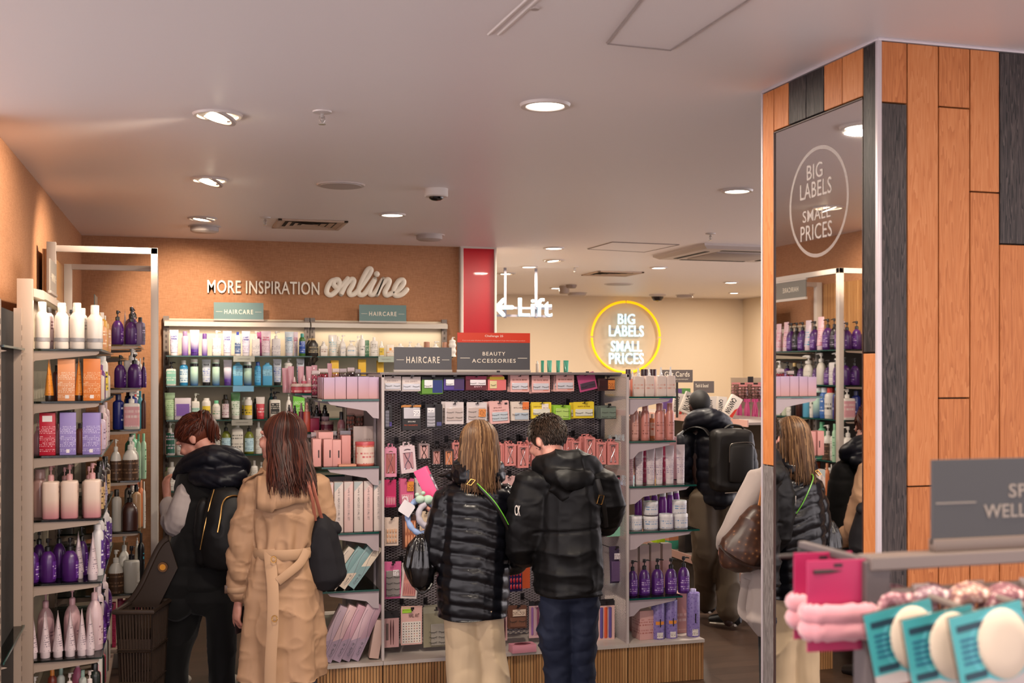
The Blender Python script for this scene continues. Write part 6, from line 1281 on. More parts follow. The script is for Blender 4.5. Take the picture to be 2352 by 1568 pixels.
rowY([(1466, 18, 1139, pc, 'purple bottle with white cap', 'bottle', .1), (1486, 16, 1139, pc, 'purple bottle', 'bottle', .16), (1503, 17, 1138, pc, 'purple white-capped bottle', 'bottle', .16), (1522, 19, 1138, pc, 'purple bottle in the middle', 'bottle', .1), (1539, 16, 1137, pc, 'purple bottle behind jars', 'bottle', .14), (1553, 16, 1136, pc, 'last purple bottle', 'bottle', .2), (1459, 33, 1186, wj, 'white jar', 'jar'), (1494, 35, 1188, wj, 'white jar under another', 'jar'), (1530, 33, 1184, wj, 'single white jar', 'jar'), (1563, 33, 1185, wj, 'white jar at the shelf end', 'jar')], RZ[3], 6.76, 1218, 'fourth right gondola end shelf', 'white jars and purple bottles')
for px, lb in ((1494, 'upper white jar stacked in the middle of the right gondola end'), (1560, 'upper white jar stacked at the right shelf end')):
    p = atY(px, 1180, 6.765); place(wj(.093, .083), lb, 'jar', (p.x, 6.765, RZ[3]+.0005+.0895), 0, 'white jars and purple bottles')
rowY([(1453, 24, 1281, ppump, 'dark purple pump bottle', 'bottle'), (1480, 27, 1280, ppump, 'purple pump bottle with white label', 'bottle'), (1510, 29, 1280, ppump, 'large purple pump bottle', 'bottle'), (1541, 28, 1281, ppump, 'purple pump bottle facing away', 'bottle'), (1570, 27, 1279, ppump, 'outermost purple pump bottle', 'bottle')], RZ[4], 6.76, 1362, 'lowest right gondola end shelf', 'purple pumps of the right gondola end')
rowY([(1450, 22, 1247, lambda w, h: carton(w, h, .06, '#c9a09c', None, '#c8b0a8'), 'pink gift box with red hook', 'box'), (1476, 22, 1247, lambda w, h: carton(w, h, .06, '#c9a09c', None, '#c8b0a8'), 'pink gift box beside it', 'box'), (1502, 22, 1246, lambda w, h: carton(w, h, .06, '#c9a09c', None, '#c8b0a8'), 'pink gift box in the middle', 'box'), (1528, 22, 1246, lambda w, h: carton(w, h, .06, '#c9a09c', None, '#c8b0a8'), 'outermost pink gift box', 'box')], RZ[4], 7.0, 1345, 'lowest right gondola end shelf behind', 'pink gift boxes')
tin = lambda w, h: jar(w, h, '#75639c', '#7d6ca6', ('#75639c', '#5a4a86', 60), .0+.02, kind='bottle_tin')
def tin_bottle(w, h, band):
    mb = MB(); r_ = w/2; mb.lathe([(r_*.97, 0), (r_, .004), (r_, h*.91), (r_*.96, h*.925), (r_*.40, h*.93), (r_*.40, h*.94)], 22); k = 'tinpat'
    if k not in _M:
        m, t_ = newmat('flower_print', '#75639c', .4); nz = t_.n('ShaderNodeTexVoronoi', i_Scale=70.0); t_.l(coords(t_, 'Object'), nz.inputs['Vector']); t_.l(t_.ramp(nz.outputs[0], [(.1, '#4f4180'), (.3, '#7a68a4'), (.8, '#8676b0')]), t_.b.inputs['Base Color']); _M[k] = m
    me = mb.mesh(_M[k], 40); parts = []
    mb = MB(); mb.lathe([(r_*.45, h*.932), (r_*.45, h*.99), (r_*.4, h), (.001, h)], 14); parts.append(('cap', mb.mesh(col('#4a3f62' if band else '#a9a0c8'), 40)))
    parts.append(('label', arc_label(w, w, h*.03, h*.17, ink_mat('#cfc6c0', '#6a6460', 120), 28)))
    if band: parts.append(('orange_band', arc_label(w, w, h*.36, h*.44, col('#d8862a', .5, 0), 40)))
    mb = MB(); mb.box(-.003, -r_-.0015, h*.30, .003, -r_+.001, h*.5); parts.append(('dark_mark', mb.mesh(col('#1a161c', .5, 0), 0)))
    return ('flask', me, parts)
tin_bottle = cached(tin_bottle)
rowY([(1511, 31, 1376, lambda w, h: tin_bottle(w, h, True), 'lilac flower patterned flask with orange band', 'bottle'), (1541, 29, 1376, lambda w, h: tin_bottle(w, h, True), 'lilac patterned flask with orange stripe', 'bottle'), (1592, 30, 1362, lambda w, h: tin_bottle(w, h, False), 'lilac patterned flask at the deck end', 'bottle')], PZ, 6.74, 1470, 'right gondola deck', 'lilac flasks')
rowY([(1477, 37, 1404, lambda w, h: carton(w, h, .12, '#cf9f9a', '#a8645e', None, 60), 'pink carton with printed front', 'box'), (1462, 30, 1386, lambda w, h: carton(w, h, .1, '#8a4a4c', None), 'dark pink carton behind', 'box', .2), (1560, 28, 1380, lambda w, h: carton(w, h, .1, '#b9857e', '#d8b8b0', None, 30), 'striped pink carton between the flasks', 'box', .1)], PZ, 6.78, 1470, 'right gondola deck among the cartons', 'pink cartons')
# ------------------------------------------------------------ people
import numpy as np
_rs = np.random.RandomState(5); _LAT = _rs.rand(64, 64, 64)
def vnoise(p, f):
    """smooth value noise, p (n,3), f scalar or 3 frequencies -> -1..1"""
    q = p*np.array(f)+100.0; i = np.floor(q).astype(int); t = q-i; t = t*t*(3-2*t); out = 0
    for dx in (0, 1):
        for dy in (0, 1):
            for dz in (0, 1):
                w = (t[:, 0] if dx else 1-t[:, 0])*(t[:, 1] if dy else 1-t[:, 1])*(t[:, 2] if dz else 1-t[:, 2])
                out = out+w*_LAT[(i[:, 0]+dx) % 64, (i[:, 1]+dy) % 64, (i[:, 2]+dz) % 64]
    return out*2-1
def remesh(mb, voxel, mats, smooth_it=4, disp=None, name='cloth', zmin=None):
    me = mb.mesh(mats, 0); o = bpy.data.objects.new('tmp', me); COL.objects.link(o)
    m = o.modifiers.new('r', 'REMESH'); m.mode = 'VOXEL'; m.voxel_size = voxel
    if smooth_it: s = o.modifiers.new('s', 'SMOOTH'); s.factor = .5; s.iterations = smooth_it
    bpy.context.view_layer.update()
    r = bpy.data.meshes.new_from_object(o.evaluated_get(bpy.context.evaluated_depsgraph_get()))
    bpy.data.objects.remove(o); bpy.data.meshes.remove(me)
    r.materials.clear()
    for q in (mats if isinstance(mats, (list, tuple)) else [mats]): r.materials.append(q)
    n = len(r.vertices); co = np.empty(n*3); r.vertices.foreach_get('co', co); co = co.reshape(-1, 3)
    if disp:
        no = np.empty(n*3); r.vertices.foreach_get('normal', no); no = no.reshape(-1, 3)
        co = co+no*disp(co, no)[:, None]
        if zmin is not None: co[:, 2] = np.maximum(co[:, 2], zmin+.004*np.sin(co[:, 0]*19))
        r.vertices.foreach_set('co', co.ravel())
    r.polygons.foreach_set('material_index', [0]*len(r.polygons))
    r.polygons.foreach_set('use_smooth', [True]*len(r.polygons)); r.update(); r.name = name
    return r
def seg_param(co, chain):
    """distance to a polyline and the length along it"""
    best = np.full(len(co), 1e9); par = np.zeros(len(co)); acc = 0
    for a, b in zip(chain, chain[1:]):
        a = np.array(a); b = np.array(b); ab = b-a; L = np.linalg.norm(ab)
        t = np.clip(((co-a)@ab)/(L*L), 0, 1); d = np.linalg.norm(co-(a+t[:, None]*ab), axis=1)
        k = d < best; best[k] = d[k]; par[k] = acc+t[k]*L; acc += L
    return best, par
def ellipsoid(mb, c, r, M=None, n=16, mi=0):
    pr = [(max(.0008, sin(pi*i/10)), -cos(pi*i/10)) for i in range(11)]
    tr = Matrix.Translation(Vector(c)) @ Matrix.Diagonal((r[0], r[1], r[2], 1))
    if M is not None: tr = M @ tr
    mb.lathe(pr, n, mi, tr=tr)
def limb(mb, pts, rad, n=14, k=4):
    """tapering limb through joints; rounded ends"""
    P = [Vector(p) for p in pts]; C = catmull(P, k); m = len(C); R_ = []
    for i in range(m):
        t = i/(m-1)*(len(rad)-1); j = min(int(t), len(rad)-2); f = t-j; a, b = rad[j], rad[j+1]
        if not isinstance(a, tuple): a = (a, a)
        if not isinstance(b, tuple): b = (b, b)
        R_.append((a[0]*(1-f)+b[0]*f, a[1]*(1-f)+b[1]*f))
    d0 = (C[0]-C[1]).normalized(); d1 = (C[-1]-C[-2]).normalized()
    pre = [(C[0]+d0*R_[0][1]*.5, (R_[0][0]*.55, R_[0][1]*.55))]; post = [(C[-1]+d1*R_[-1][1]*.5, (R_[-1][0]*.55, R_[-1][1]*.55))]
    mb.tube([pre[0][0]]+C+[post[0][0]], [pre[0][1]]+R_+[post[0][1]], n)
def head_parts(mb, M):
    """skull, jaw, nose, lips, ears in head space: face towards +y, centre of skull at origin, chin at z=-.125"""
    ellipsoid(mb, (0, -.012, .022), (.076, .097, .088), M); ellipsoid(mb, (0, .03, -.035), (.060, .060, .082), M)
    ellipsoid(mb, (0, .062, -.096), (.028, .026, .026), M); ellipsoid(mb, (0, .03, -.085), (.05, .05, .035), M)
    for s in (-1, 1):
        ellipsoid(mb, (s*.077, -.008, -.022), (.008, .019, .031), M @ Matrix.Rotation(s*-.25, 4, 'Z')); ellipsoid(mb, (s*.036, .066, -.042), (.026, .022, .024), M)
        ellipsoid(mb, (s*.031, .079, .013), (.026, .013, .011), M)
    limb2 = [M @ Vector(q) for q in ((0, .083, .004), (0, .098, -.02), (0, .112, -.038))]; mb.tube(limb2, [.009, .011, .014], 10)
    for s in (-1, 1): ellipsoid(mb, (s*.011, .097, -.043), (.009, .011, .008), M)
    ellipsoid(mb, (0, .086, -.066), (.024, .011, .008), M); ellipsoid(mb, (0, .084, -.079), (.020, .011, .009), M)
def finger_hand(mb, wrist, palm_dir, side, normal, curl=.5, spread=.10, L=.175, thumb_out=.8):
    """palm plus four unequal fingers and a side thumb; palm_dir wrist->knuckles, side = direction of the thumb, normal = back of hand"""
    w = Vector(wrist); d = Vector(palm_dir).normalized(); n = Vector(normal); n = (n-d*n.dot(d)).normalized(); s = d.cross(n).normalized()
    if s.dot(Vector(side)) < 0: s = -s
    pl = L*.50; kn = w+d*pl
    mb.loft([[w+d*(pl*t)+s*(cos(a)*hw)+n*(sin(a)*th) for a in [2*pi*j/12 for j in range(12)]] for t, hw, th in ((-.12, .024, .020), (0, .026, .019), (.35, .036, .017), (.75, .041, .015), (1, .040, .012), (1.08, .034, .008))])
    cu = curl if isinstance(curl, (list, tuple)) else [curl*.8, curl, curl*1.08, curl*1.15]
    for i, (o, ln, r_) in enumerate(((.030, .40, .0088), (.011, .46, .0092), (-.009, .43, .0088), (-.028, .34, .0078))):
        p = kn+s*o-d*.006; q = [p]; ang = 0; f = ln*L
        for seg in (.46, .31, .23):
            ang += cu[i]*.95; dd = (d*cos(ang)-n*sin(ang)+s*(o/.03)*spread).normalized(); p = p+dd*(f*seg); q.append(p)
        mb.tube([q[0]-d*.012]+q+[q[-1]+(q[-1]-q[-2]).normalized()*.004], [r_*1.02, r_*1.08, r_, r_*.9, r_*.78, r_*.4], 8)
    b = w+d*(pl*.22)+s*.026-n*.004; t1 = b+(d*.55+s*thumb_out-n*.35).normalized()*.040; t2 = t1+(d*.85+s*.35*thumb_out-n*.35).normalized()*.031; t3 = t2+(d*.95-n*.3).normalized()*.022
    mb.tube([b-s*.012-d*.006, b, t1, t2, t3, t3+(t3-t2).normalized()*.003], [.012, .0135, .0115, .0105, .0085, .004], 9)
class Body:
    """measured at depth d, stood at depth d1 (scaled about eye height, so that the feet meet the floor there)"""
    def __init__(s, px0, d, d1=None):
        s.px0 = px0; s.d = d; s.k = d/FPX; d1 = d1 or d; s.r = d1/d; p = atD(px0, HY, d1); s.loc = Vector((p.x, p.y, CAMH*(1-s.r))); s.fl = HY+CAMH*FPX/d1
    def W(s, p): return s.loc+Matrix.Rotation(-YAW, 3, 'Z') @ (Vector(p)*s.r)
    def put(s, o, rz=0): o.location = s.loc; o.rotation_euler = (0, 0, -YAW+rz); o.scale = (s.r,)*3
    def L(s, px, py, dy=0):
        d = s.d+dy; return Vector(((px-CX)*d/FPX-(s.px0-CX)*s.k, dy, CAMH-(py-HY)*d/FPX))
    def pts(s, *q): return [s.L(*p) for p in q]
def headM(c, yaw=0, pitch=0, roll=0):
    """yaw > 0 turns the face to the left of the picture, pitch > 0 looks down"""
    return Matrix.Translation(c) @ Matrix.Rotation(yaw, 4, 'Z') @ Matrix.Rotation(-pitch, 4, 'X') @ Matrix.Rotation(roll, 4, 'Y')
def skin_mat(name, c, c2):
    m, t = newmat(name, c, .5); nz = t.n('ShaderNodeTexNoise', i_Scale=30.0, i_Detail=3.0); t.l(coords(t), nz.inputs['Vector'])
    t.l(t.ramp(nz.outputs[0], [(.35, c), (.7, c2)]), t.b.inputs['Base Color']); t.b.inputs['Subsurface Weight'].default_value = .12; t.b.inputs['Subsurface Radius'].default_value = (.01, .004, .002); return m
SKIN = skin_mat('fair_skin', '#c99180', '#bd7f6e'); SKIN_D = skin_mat('deep_skin', '#3a211b', '#2e1a15')
def hair_mat(name, c0, c1, c2):
    m, t = newmat(name, c1, .46, spec=.22); g = t.n('ShaderNodeNewGeometry'); nz = t.n('ShaderNodeTexNoise', i_Scale=1.0, i_Detail=2.0); t.l(coords(t, 'Object', (120, 120, 5)), nz.inputs['Vector'])
    f = t.math('ADD', t.math('MULTIPLY', g.outputs['Random Per Island'], .6), t.math('MULTIPLY', nz.outputs[0], .45)); t.l(t.ramp(f, [(.15, c0), (.5, c1), (.95, c2)]), t.b.inputs['Base Color']); return m
H_BROWN = hair_mat('dark_brown_hair', '#190a07', '#32160f', '#5c2e20'); H_RED = hair_mat('chestnut_hair', '#220e0a', '#3f1a11', '#64301f'); H_LIGHT = hair_mat('light_brown_hair', '#2a1b11', '#513826', '#8c6c4c'); H_SHORT = hair_mat('short_brown_hair', '#120c09', '#241a14', '#43332a')
H_BLACK = mat('#0d0909', .7)
def scalp(mb, M, grow=1.06, front=.052, low=-.055):
    """cap over the skull, open at the face"""
    n, m = 28, 14; rows = []
    for i in range(m+1):
        th = pi*.86*i/m; row = []
        for j in range(n):
            a = 2*pi*j/n; p = Vector((.076*sin(th)*cos(a), -.012+.097*sin(th)*sin(a), .022+.088*cos(th)))
            c = Vector((0, -.012, .022)); p = c+(p-c)*grow
            fr = max(0, sin(a)); lim = low+(.115-low)*fr**1.2*.62     # hairline climbs over the forehead
            if p.z < lim: p.z = lim-.0004*i; p = c+(p-c)*.985
            row.append(M @ p)
        rows.append(row)
    mb.loft(rows, caps=(True, False))
def long_hair(M, end_z, N=460, width=.0052, seed=1, out=.02, spread=1.0, part=.0, back_y=None, wave=.006, face_open=.55, endvar=.08, lean=(0, 0), amin=None, amax=None):
    rr = random.Random(seed); mb = MB(); scalp(mb, M, 1.07)
    Mi = M.to_3x3()
    for k in range(N):
        # azimuth measured from the back of the head (-y); skip the face
        a = rr.uniform(-pi*face_open, pi*face_open) if amin is None else rr.uniform(amin, amax); g = rr.uniform(1.07, 1.2)
        pts = []; th0 = rr.uniform(.02, .5)
        for i in range(7):
            th = th0+(pi*.53-th0)*i/6
            p = Vector((part*(1-i/6)+.076*sin(th)*sin(a)*g, -.012-.097*sin(th)*cos(a)*g, .022+.088*cos(th)*(1+(g-1)*.9)))
            pts.append(M @ p)
        p = pts[-1].copy(); radial = Mi @ Vector((sin(a), -cos(a), 0)); radial.z = 0
        zend = end_z+rr.uniform(-endvar, endvar*.6); n = 7; ph = rr.uniform(0, 6.28); f0 = rr.uniform(.3, 1)
        z0 = p.z
        for i in range(1, n+1):
            t = i/n; q = p+radial*(out*spread*t*f0)+Vector((lean[0]*t+wave*sin(ph+5*t), lean[1]*t, 0)); q.z = z0+(zend-z0)*t
            if back_y: 
                lim = back_y(q); q.y = min(q.y, lim) if radial.y < .2 else q.y
            pts.append(q)
        w = width*rr.uniform(.6, 1.25); m_ = len(pts)
        mb.tube(pts, [w*(.55+.6*min(1, i/4))*(1 if i < m_-4 else (m_-i)/4.2) for i in range(m_)], 5)
    return mb
def short_hair(M, N=2600, L=.03, seed=2, low=-.075, grow=1.035, whorl=True):
    rr = random.Random(seed); mb = MB(); scalp(mb, M, grow, low=low+.02)
    for k in range(N):
        th = math.acos(rr.uniform(-.78, 1)); a = rr.uniform(0, 2*pi)
        c = Vector((0, -.012, .022)); nrm = Vector((sin(th)*cos(a)*.076, sin(th)*sin(a)*.097, cos(th)*.088))
        p = c+nrm*1.03; fr = max(0, sin(a))
        if p.z < low+(.115-low)*fr**1.2*.66: continue
        if abs(p.x) > .055 and p.z < .012 and p.y > -.05: continue
        nrm.normalize(); dn = Vector((rr.uniform(-.4, .4), -.25, -1)); comb = (dn-nrm*dn.dot(nrm))
        if comb.length > .01: comb.normalize()
        if th < .35: comb = Vector((cos(a+1.2), sin(a+1.2), 0))
        l = L*rr.uniform(.7, 1.25)*(1 if p.z > -.02 else .65)
        q = [p, p+nrm*l*.40+comb*l*.35, p+nrm*l*.45+comb*l*.95]
        mb.tube([M @ x for x in q], [.0026, .0022, .0006], 4)
    return mb
def eyes(M, body, dark='#2a1a12', lids=True):
    for s in (-1, 1):
        mb = MB(); ellipsoid(mb, (s*.031, .0725, -.004), (.0115, .0100, .0062), M, 12); mb.build('eye', mat('#cfc4bc', .2), body)
        mb = MB(); ellipsoid(mb, (s*.031, .0805, -.0045), (.0056, .0030, .0054), M, 10); mb.build('iris', mat(dark, .15), body)
        mb = MB(); mb.tube([M @ Vector((s*(.015+.034*t), .0855-.012*t, .022+.006*sin(pi*t))) for t in [i/6 for i in range(7)]], [.002, .003, .003, .003, .0025, .002, .001], 6); mb.build('eyebrow', mat('#2c1a12', .7), body)
def fabric(name, c, rough=.6, spec=.4, weave=True, sheen=0):
    m, t = newmat(name, c, rough, spec=spec)
    if weave:
        nz = t.n('ShaderNodeTexNoise', i_Scale=220.0, i_Detail=2.0); t.l(coords(t), nz.inputs['Vector']); t.bump(nz.outputs[0], .12, .001)
    t.b.inputs['Sheen Weight'].default_value = sheen
    return m
PUFF_BLACK = fabric('glossy_black_nylon', '#07070c', .28, .36, False); BLACK_SHELL = fabric('black_shell_fabric', '#0a090a', .5, .2, False); BLACK_CLOTH = fabric('black_cloth', '#0b0a0b', .8, .25, True, .1); NAVY = fabric('navy_nylon', '#0d0e18', .45, .3, False)
TRENCH = fabric('tan_gabardine', '#a07d60', .62, .3); CREAMC = fabric('cream_corduroy', '#b7a184', .75, .25); JEANS = fabric('navy_denim', '#141a2c', .75, .25); GREYW = fabric('light_grey_sweat', '#a79c9a', .85, .2); OLIVE = fabric('olive_cotton', '#574a3b', .6, .35); KHAKI = fabric('khaki_cotton', '#6f6350', .7, .3); DENIMG = fabric('grey_denim', '#4b4a52', .8, .2); GOLD = mat('#c79a5a', .25, 1)
def person(name_label, B, body_mesh):
    o = obj('person', body_mesh); B.put(o); tag(o, name_label, 'person', 'shoppers in the aisle'); return o
def base_body(B, M, neck, hips, feet, arms, hands=(), voxel=.008, skin=None, chest=.16, hipw=.165, thigh=.08, leg_knees=None):
    """one continuous body: head, neck, trunk, arms with hands, legs with feet"""
    mb = MB(); head_parts(mb, M)
    hc = M.to_translation(); lowhead = M @ Vector((0, -.03, -.07))
    limb(mb, [M @ Vector((0, -.02, -.03)), lowhead, neck], [.055, .054, .062])
    hips = Vector(hips); neck = Vector(neck); up = (neck-hips); 
    limb(mb, [neck+up*.0, neck-up*.12, neck-up*.35, neck-up*.65, hips, hips-up*.10], [(.06, .05), (chest*.78, .065), (chest*.8, .08), (chest*.68, .075), (hipw*.78, .085), (hipw*.68, .08)], 18)
    for i, f in enumerate(feet):
        f = Vector(f); h = hips+Vector((-.075 if i == 0 else .075, 0, -.04)); h.x = (h.x+f.x)/2; kn = Vector(leg_knees[i]) if leg_knees else (h+f)*.5+Vector((0, .03, 0))
        limb(mb, [h, kn, f+Vector((0, 0, .09))], [thigh*.72, .042, .032]); limb(mb, [f+Vector((0, -.04, .04)), f+Vector((0, .07, .035)), f+Vector((0, .16, .028))], [(.034, .036), (.042, .03), (.036, .022)])
    for a in arms: limb(mb, a, [.040, .036, .034, .029])
    for h in hands: finger_hand(mb, **h)
    return remesh(mb, voxel, skin or SKIN, 3)
def puff(chains, freq, amp, chev=0, folds=.004, seed=0, fine=.002, arm_freq=None, tilt=0):
    """quilted down: rounded ridges between seams; seams by height on the trunk, along the arm on sleeves"""
    def f(co, no):
        trunk = chains[0]; d0, t0 = seg_param(co, trunk); d0 = d0-.10
        ph = (co[:, 2]+chev*np.abs(co[:, 0]-.02)+tilt*co[:, 0])*freq
        for c in chains[1:]:
            d, t = seg_param(co, c); k = (d < d0); ph = np.where(k, t*(arm_freq or freq), ph); d0 = np.where(k, d, d0)
        s = np.abs(np.sin(pi*ph)); out = amp*(np.power(s, .45)-.7)
        out = out+folds*vnoise(co+seed, (11, 11, 16))+fine*vnoise(co+seed*2, (34, 34, 46))*s
        return out
    return f
def folds(amp=.006, fr=(9, 9, 5), fine=.002, seed=0, extra=None):
    def f(co, no):
        q = co+.025*np.stack([vnoise(co, (6, 6, 6)), vnoise(co+9, (6, 6, 6)), vnoise(co+4, (6, 6, 6))], 1); a = vnoise(q+seed, fr); r_ = 1.1-2*np.sqrt(np.abs(a)); out = amp*r_+fine*vnoise(co+seed*3, (fr[0]*3.3, fr[1]*3.3, fr[2]*3.3))
        if extra: out = out+extra(co, no)
        return out
    return f
def creases(centre, axis_z=True, amp=.012, n=30, width=.16, seed=0):
    """bunched cloth round a joint"""
    def f(co, no):
        w = np.exp(-((co[:, 2]-centre)/width)**2); ph = co[:, 2]*n*2*pi/6.28+vnoise(co+seed, (7, 7, 3))*2.4+co[:, 0]*6
        return amp*w*np.abs(np.sin(ph))**.7-amp*.5*w
    return f

# ---- woman in the black puffer jacket, third from the left
B = Body(1090, 5.75, 6.05); Lp = B.L
M = headM(Lp(1100, 1024, .0), .22, .28)
neck = Lp(1098, 1092, -.02); hips = Lp(1090, 1392, 0)
la = B.pts((1036, 1132, 0), (1016, 1216, -.01), (1010, 1282, .03), (1003, 1196, .24)); ra = B.pts((1160, 1130, 0), (1178, 1212, .02), (1176, 1285, .08), (1140, 1262, .28))
wr = Lp(1001, 1190, .27)
body = base_body(B, M, neck, hips, (Lp(1062, B.fl-3, .0), Lp(1136, B.fl-3, .06)), (la, ra), (dict(wrist=wr, palm_dir=(-.35, .55, .75), side=(-.3, -.5, .4), normal=(.9, .1, .4), curl=.6),), .006)
me_ = person('woman in glossy black puffer jacket and cream trousers holding a pink box', B, body)
mb = MB(); limb(mb, B.pts((1099, 1098, -.01), (1098, 1112, 0), (1097, 1140, 0), (1093, 1210, 0), (1089, 1290, 0), (1087, 1360, 0), (1085, 1395, 0), (1085, 1420, 0)), [(.085, .085), (.13, .11), (.185, .13), (.188, .15), (.178, .155), (.176, .165), (.174, .165), (.170, .162)], 20)
limb(mb, la, [.075, .084, .082, .056]); limb(mb, ra, [.076, .082, .078, .058])
limb(mb, [wr+Vector((.004, -.06, -.02)), wr+Vector((0, -.02, -.005))], [.048, .040])
trunk = [tuple(q) for q in B.pts((1098, 1100), (1088, 1400))]
j = remesh(mb, .0085, PUFF_BLACK, 5, puff([trunk, la, ra], 16.5, .0098, .16, .006, 3, .0022, 12, .22), 'puffer_jacket', Lp(0, 1412)[2]); obj('puffer_jacket', j, me_)
mb = MB(); c = Lp(1098, 1088, -.005)
for rr_, zz, th in ((.098, .0, .040), (.094, .035, .034)): mb.tube([c+Vector((cos(a)*rr_, sin(a)*rr_*.95, zz+.012*sin(a))) for a in [2*pi*i/24 for i in range(24)]], th, 10, closed=True)
mb.tube([c+Vector((-.07, -.02, .0)), c+Vector((-.13, -.01, -.005)), c+Vector((-.205, .02, -.012))], [(.045, .03), (.038, .022), (.006, .006)], 10)
obj('collar', remesh(mb, .008, PUFF_BLACK, 4, folds(.006, (14, 14, 20), .003, 4), 'collar'), me_)
by = lambda q: -.105 if q.z < 1.42 else -.06
hm = long_hair(M, Lp(0, 1108)[2], 620, .0046, 3, .018, 1, .0, None, .005, .62, .05, (0, -.02)); hm.build('hair', H_LIGHT, me_, 60)
mb = MB()
for i, (hx, kx, fx_, w0, w1, w2) in enumerate(((1062, 1068, 1066, (.105, .13), (.10, .11), (.098, .11)), (1120, 1128, 1135, (.095, .13), (.075, .10), (.07, .10)))):
    limb(mb, B.pts((hx, 1385, .0), (kx, 1500, .02*i), (fx_, 1620, .03*i), (fx_, B.fl-20, .03*i)), [w0, w1, w2, w2], 18)
limb(mb, B.pts((1090, 1330, 0), (1090, 1400, 0)), [(.13, .11), (.14, .12)], 18)
trs = remesh(mb, .009, CREAMC, 3, folds(.014, (6, 6, 3.2), .005, 9, creases(Lp(0, 1490)[2], True, .004, 22, .12, 2)), 'wide_trousers'); obj('wide_trousers', trs, me_)
for i, f in enumerate((Lp(1062, B.fl-3, .0), Lp(1136, B.fl-3, .06))):
    mb = MB(); limb(mb, [f+Vector((0, -.05, .045)), f+Vector((0, .07, .04)), f+Vector((0, .18, .03))], [(.042, .045), (.046, .036), (.04, .026)]); mb.build('shoe', mat('#c9bfb4', .5), me_)
# what she holds and carries
p0 = Lp(1011, 1172, .30)
pb = thing('pink_box', 'long hot pink box held up in the left hand of the black puffer jacket', 'box', (0, 0, 0)); pb.location = B.W(p0); pb.rotation_euler = (0, radians(-26), -YAW-.15)
HOT = mat('#d9487e', .4); mb = MB(); mb.box(-.036, -.03, -.05, .036, .03, .25, c=.003); mb.build('carton', HOT, pb)
mb = MB(); mb.box(.0365, -.022, .01, .037, .022, .20); mb.build('window', mat('#8a8492', .15), pb, smooth=0)
for i in range(4):
    mb = MB(); mb.lathe([(.001, -.014), (.012, -.008), (.014, 0), (.012, .008), (.001, .014)], 10, tr=Matrix.Translation((.037, 0, .035+.046*i)) @ Matrix.Diagonal((.3, 1, 1, 1))); mb.build('curler', mat('#b7a9b8', .3), pb)
hb = thing('headband', 'puffy pale blue spa headband with white tag in the same hand', 'headband', (0, 0, 0)); q0 = Lp(965, 1186, .24); hb.location = B.W(q0); hb.rotation_euler = (0, 0, -YAW+.3)
BLUEP = fabric('pale_blue_plush', '#8ea2c9', .8, .2); MINTP = fabric('mint_plush', '#a9bfae', .8, .2); LILP = fabric('pearl_plush', '#aaa3ad', .6, .3)
mb = MB(); N_ = 44
mb.tube([(.078*cos(a)+.01, .02*sin(a), .088*sin(a)) for a in [2*pi*i/N_ for i in range(N_)]], [.017*(.72+.28*abs(sin(2*pi*i/N_*5.5))) for i in range(N_)], 10, closed=True); mb.build('band', BLUEP, hb, 60)
mb = MB(); mb.tube([(.06*cos(a)+.045, -.03+.012*sin(a), .06*sin(a)+.01) for a in [pi*.6+pi*1.1*i/18 for i in range(19)]], [.018*(.8+.2*abs(sin(i*.9))) for i in range(19)], 10); mb.build('inner_band', LILP, hb, 60)
mb = MB()
for (x, y, z, r_) in ((-.005, -.02, .095, .026), (.04, -.01, .09, .03), (-.02, -.015, .12, .012), (.012, -.02, .128, .012), (.062, -.01, .08, .02)): ellipsoid(mb, (x, y, z), (r_, r_*.8, r_*.85))
mb.build('padded_ears', MINTP, hb, 60)
mb = MB(); tr = Matrix.Translation((-.082, -.03, .052)) @ Matrix.Rotation(.6, 4, 'Y'); mb.box(-.034, -.001, -.03, .034, .001, .034, tr=tr); mb.box(-.03, -.006, -.036, .038, -.005, .028, tr=tr); mb.tube([tr @ Vector(q) for q in ((-.012, -.001, .034), (-.03, -.001, .05), (-.046, -.001, .04), (-.044, -.001, .03))], .003, 6)
mb.build('hang_tag', mat('#cfc8cc', .5), hb, smooth=0)
bg = thing('shoulder_bag', 'shiny black gathered bag hanging at the left hip of the puffer jacket', 'bag', (0, 0, 0)); B.put(bg)
mb = MB(); limb(mb, B.pts((985, 1232, .0), (972, 1262, 0), (966, 1300, 0), (970, 1342, 0)), [(.03, .03), (.072, .06), (.082, .075), (.055, .055)], 20)
def gather(co, no):
    c = np.array(Lp(970, 1232)); a = np.arctan2(co[:, 1]-c[1], co[:, 0]-c[0]+.001); w = np.clip((co[:, 2]-np.array(Lp(0, 1335))[2])/.16, 0, 1.2); return .006*np.sin(a*11+vnoise(co, (9, 9, 9))*2)*w+.005*vnoise(co, (22, 22, 22))
obj('pouch', remesh(mb, .006, fabric('patent_black', '#0c0b0d', .16, .6, False), 3, gather, 'pouch'), bg)
mb = MB(); mb.tube(catmull(B.pts((985, 1240, .02), (1010, 1180, .08), (1046, 1120, .05), (1080, 1100, -.04), (1087, 1108, -.11), (1100, 1120, -.155), (1130, 1152, -.182), (1150, 1182, -.18), (1164, 1212, -.16), (1172, 1240, -.10)), 5), (.009, .003), 8); mb.build('strap', mat('#14110f', .35), bg)
mb = MB(); mb.tube([q+Vector((.010, -.004, .004)) for q in catmull(B.pts((1087, 1108, -.122), (1100, 1120, -.17), (1130, 1152, -.196), (1150, 1182, -.194), (1163, 1206, -.175)), 5)], .0023, 6); mb.build('green_piping', mat('#5fae2e', .4), bg)
mb = MB(); q = [Lp(1072, 1112, -.165), Lp(1082, 1100, -.16), Lp(1092, 1102, -.16), Lp(1082, 1114, -.165)]; mb.tube(q, .0038, 6, closed=True); mb.build('gold_buckle', GOLD, bg)
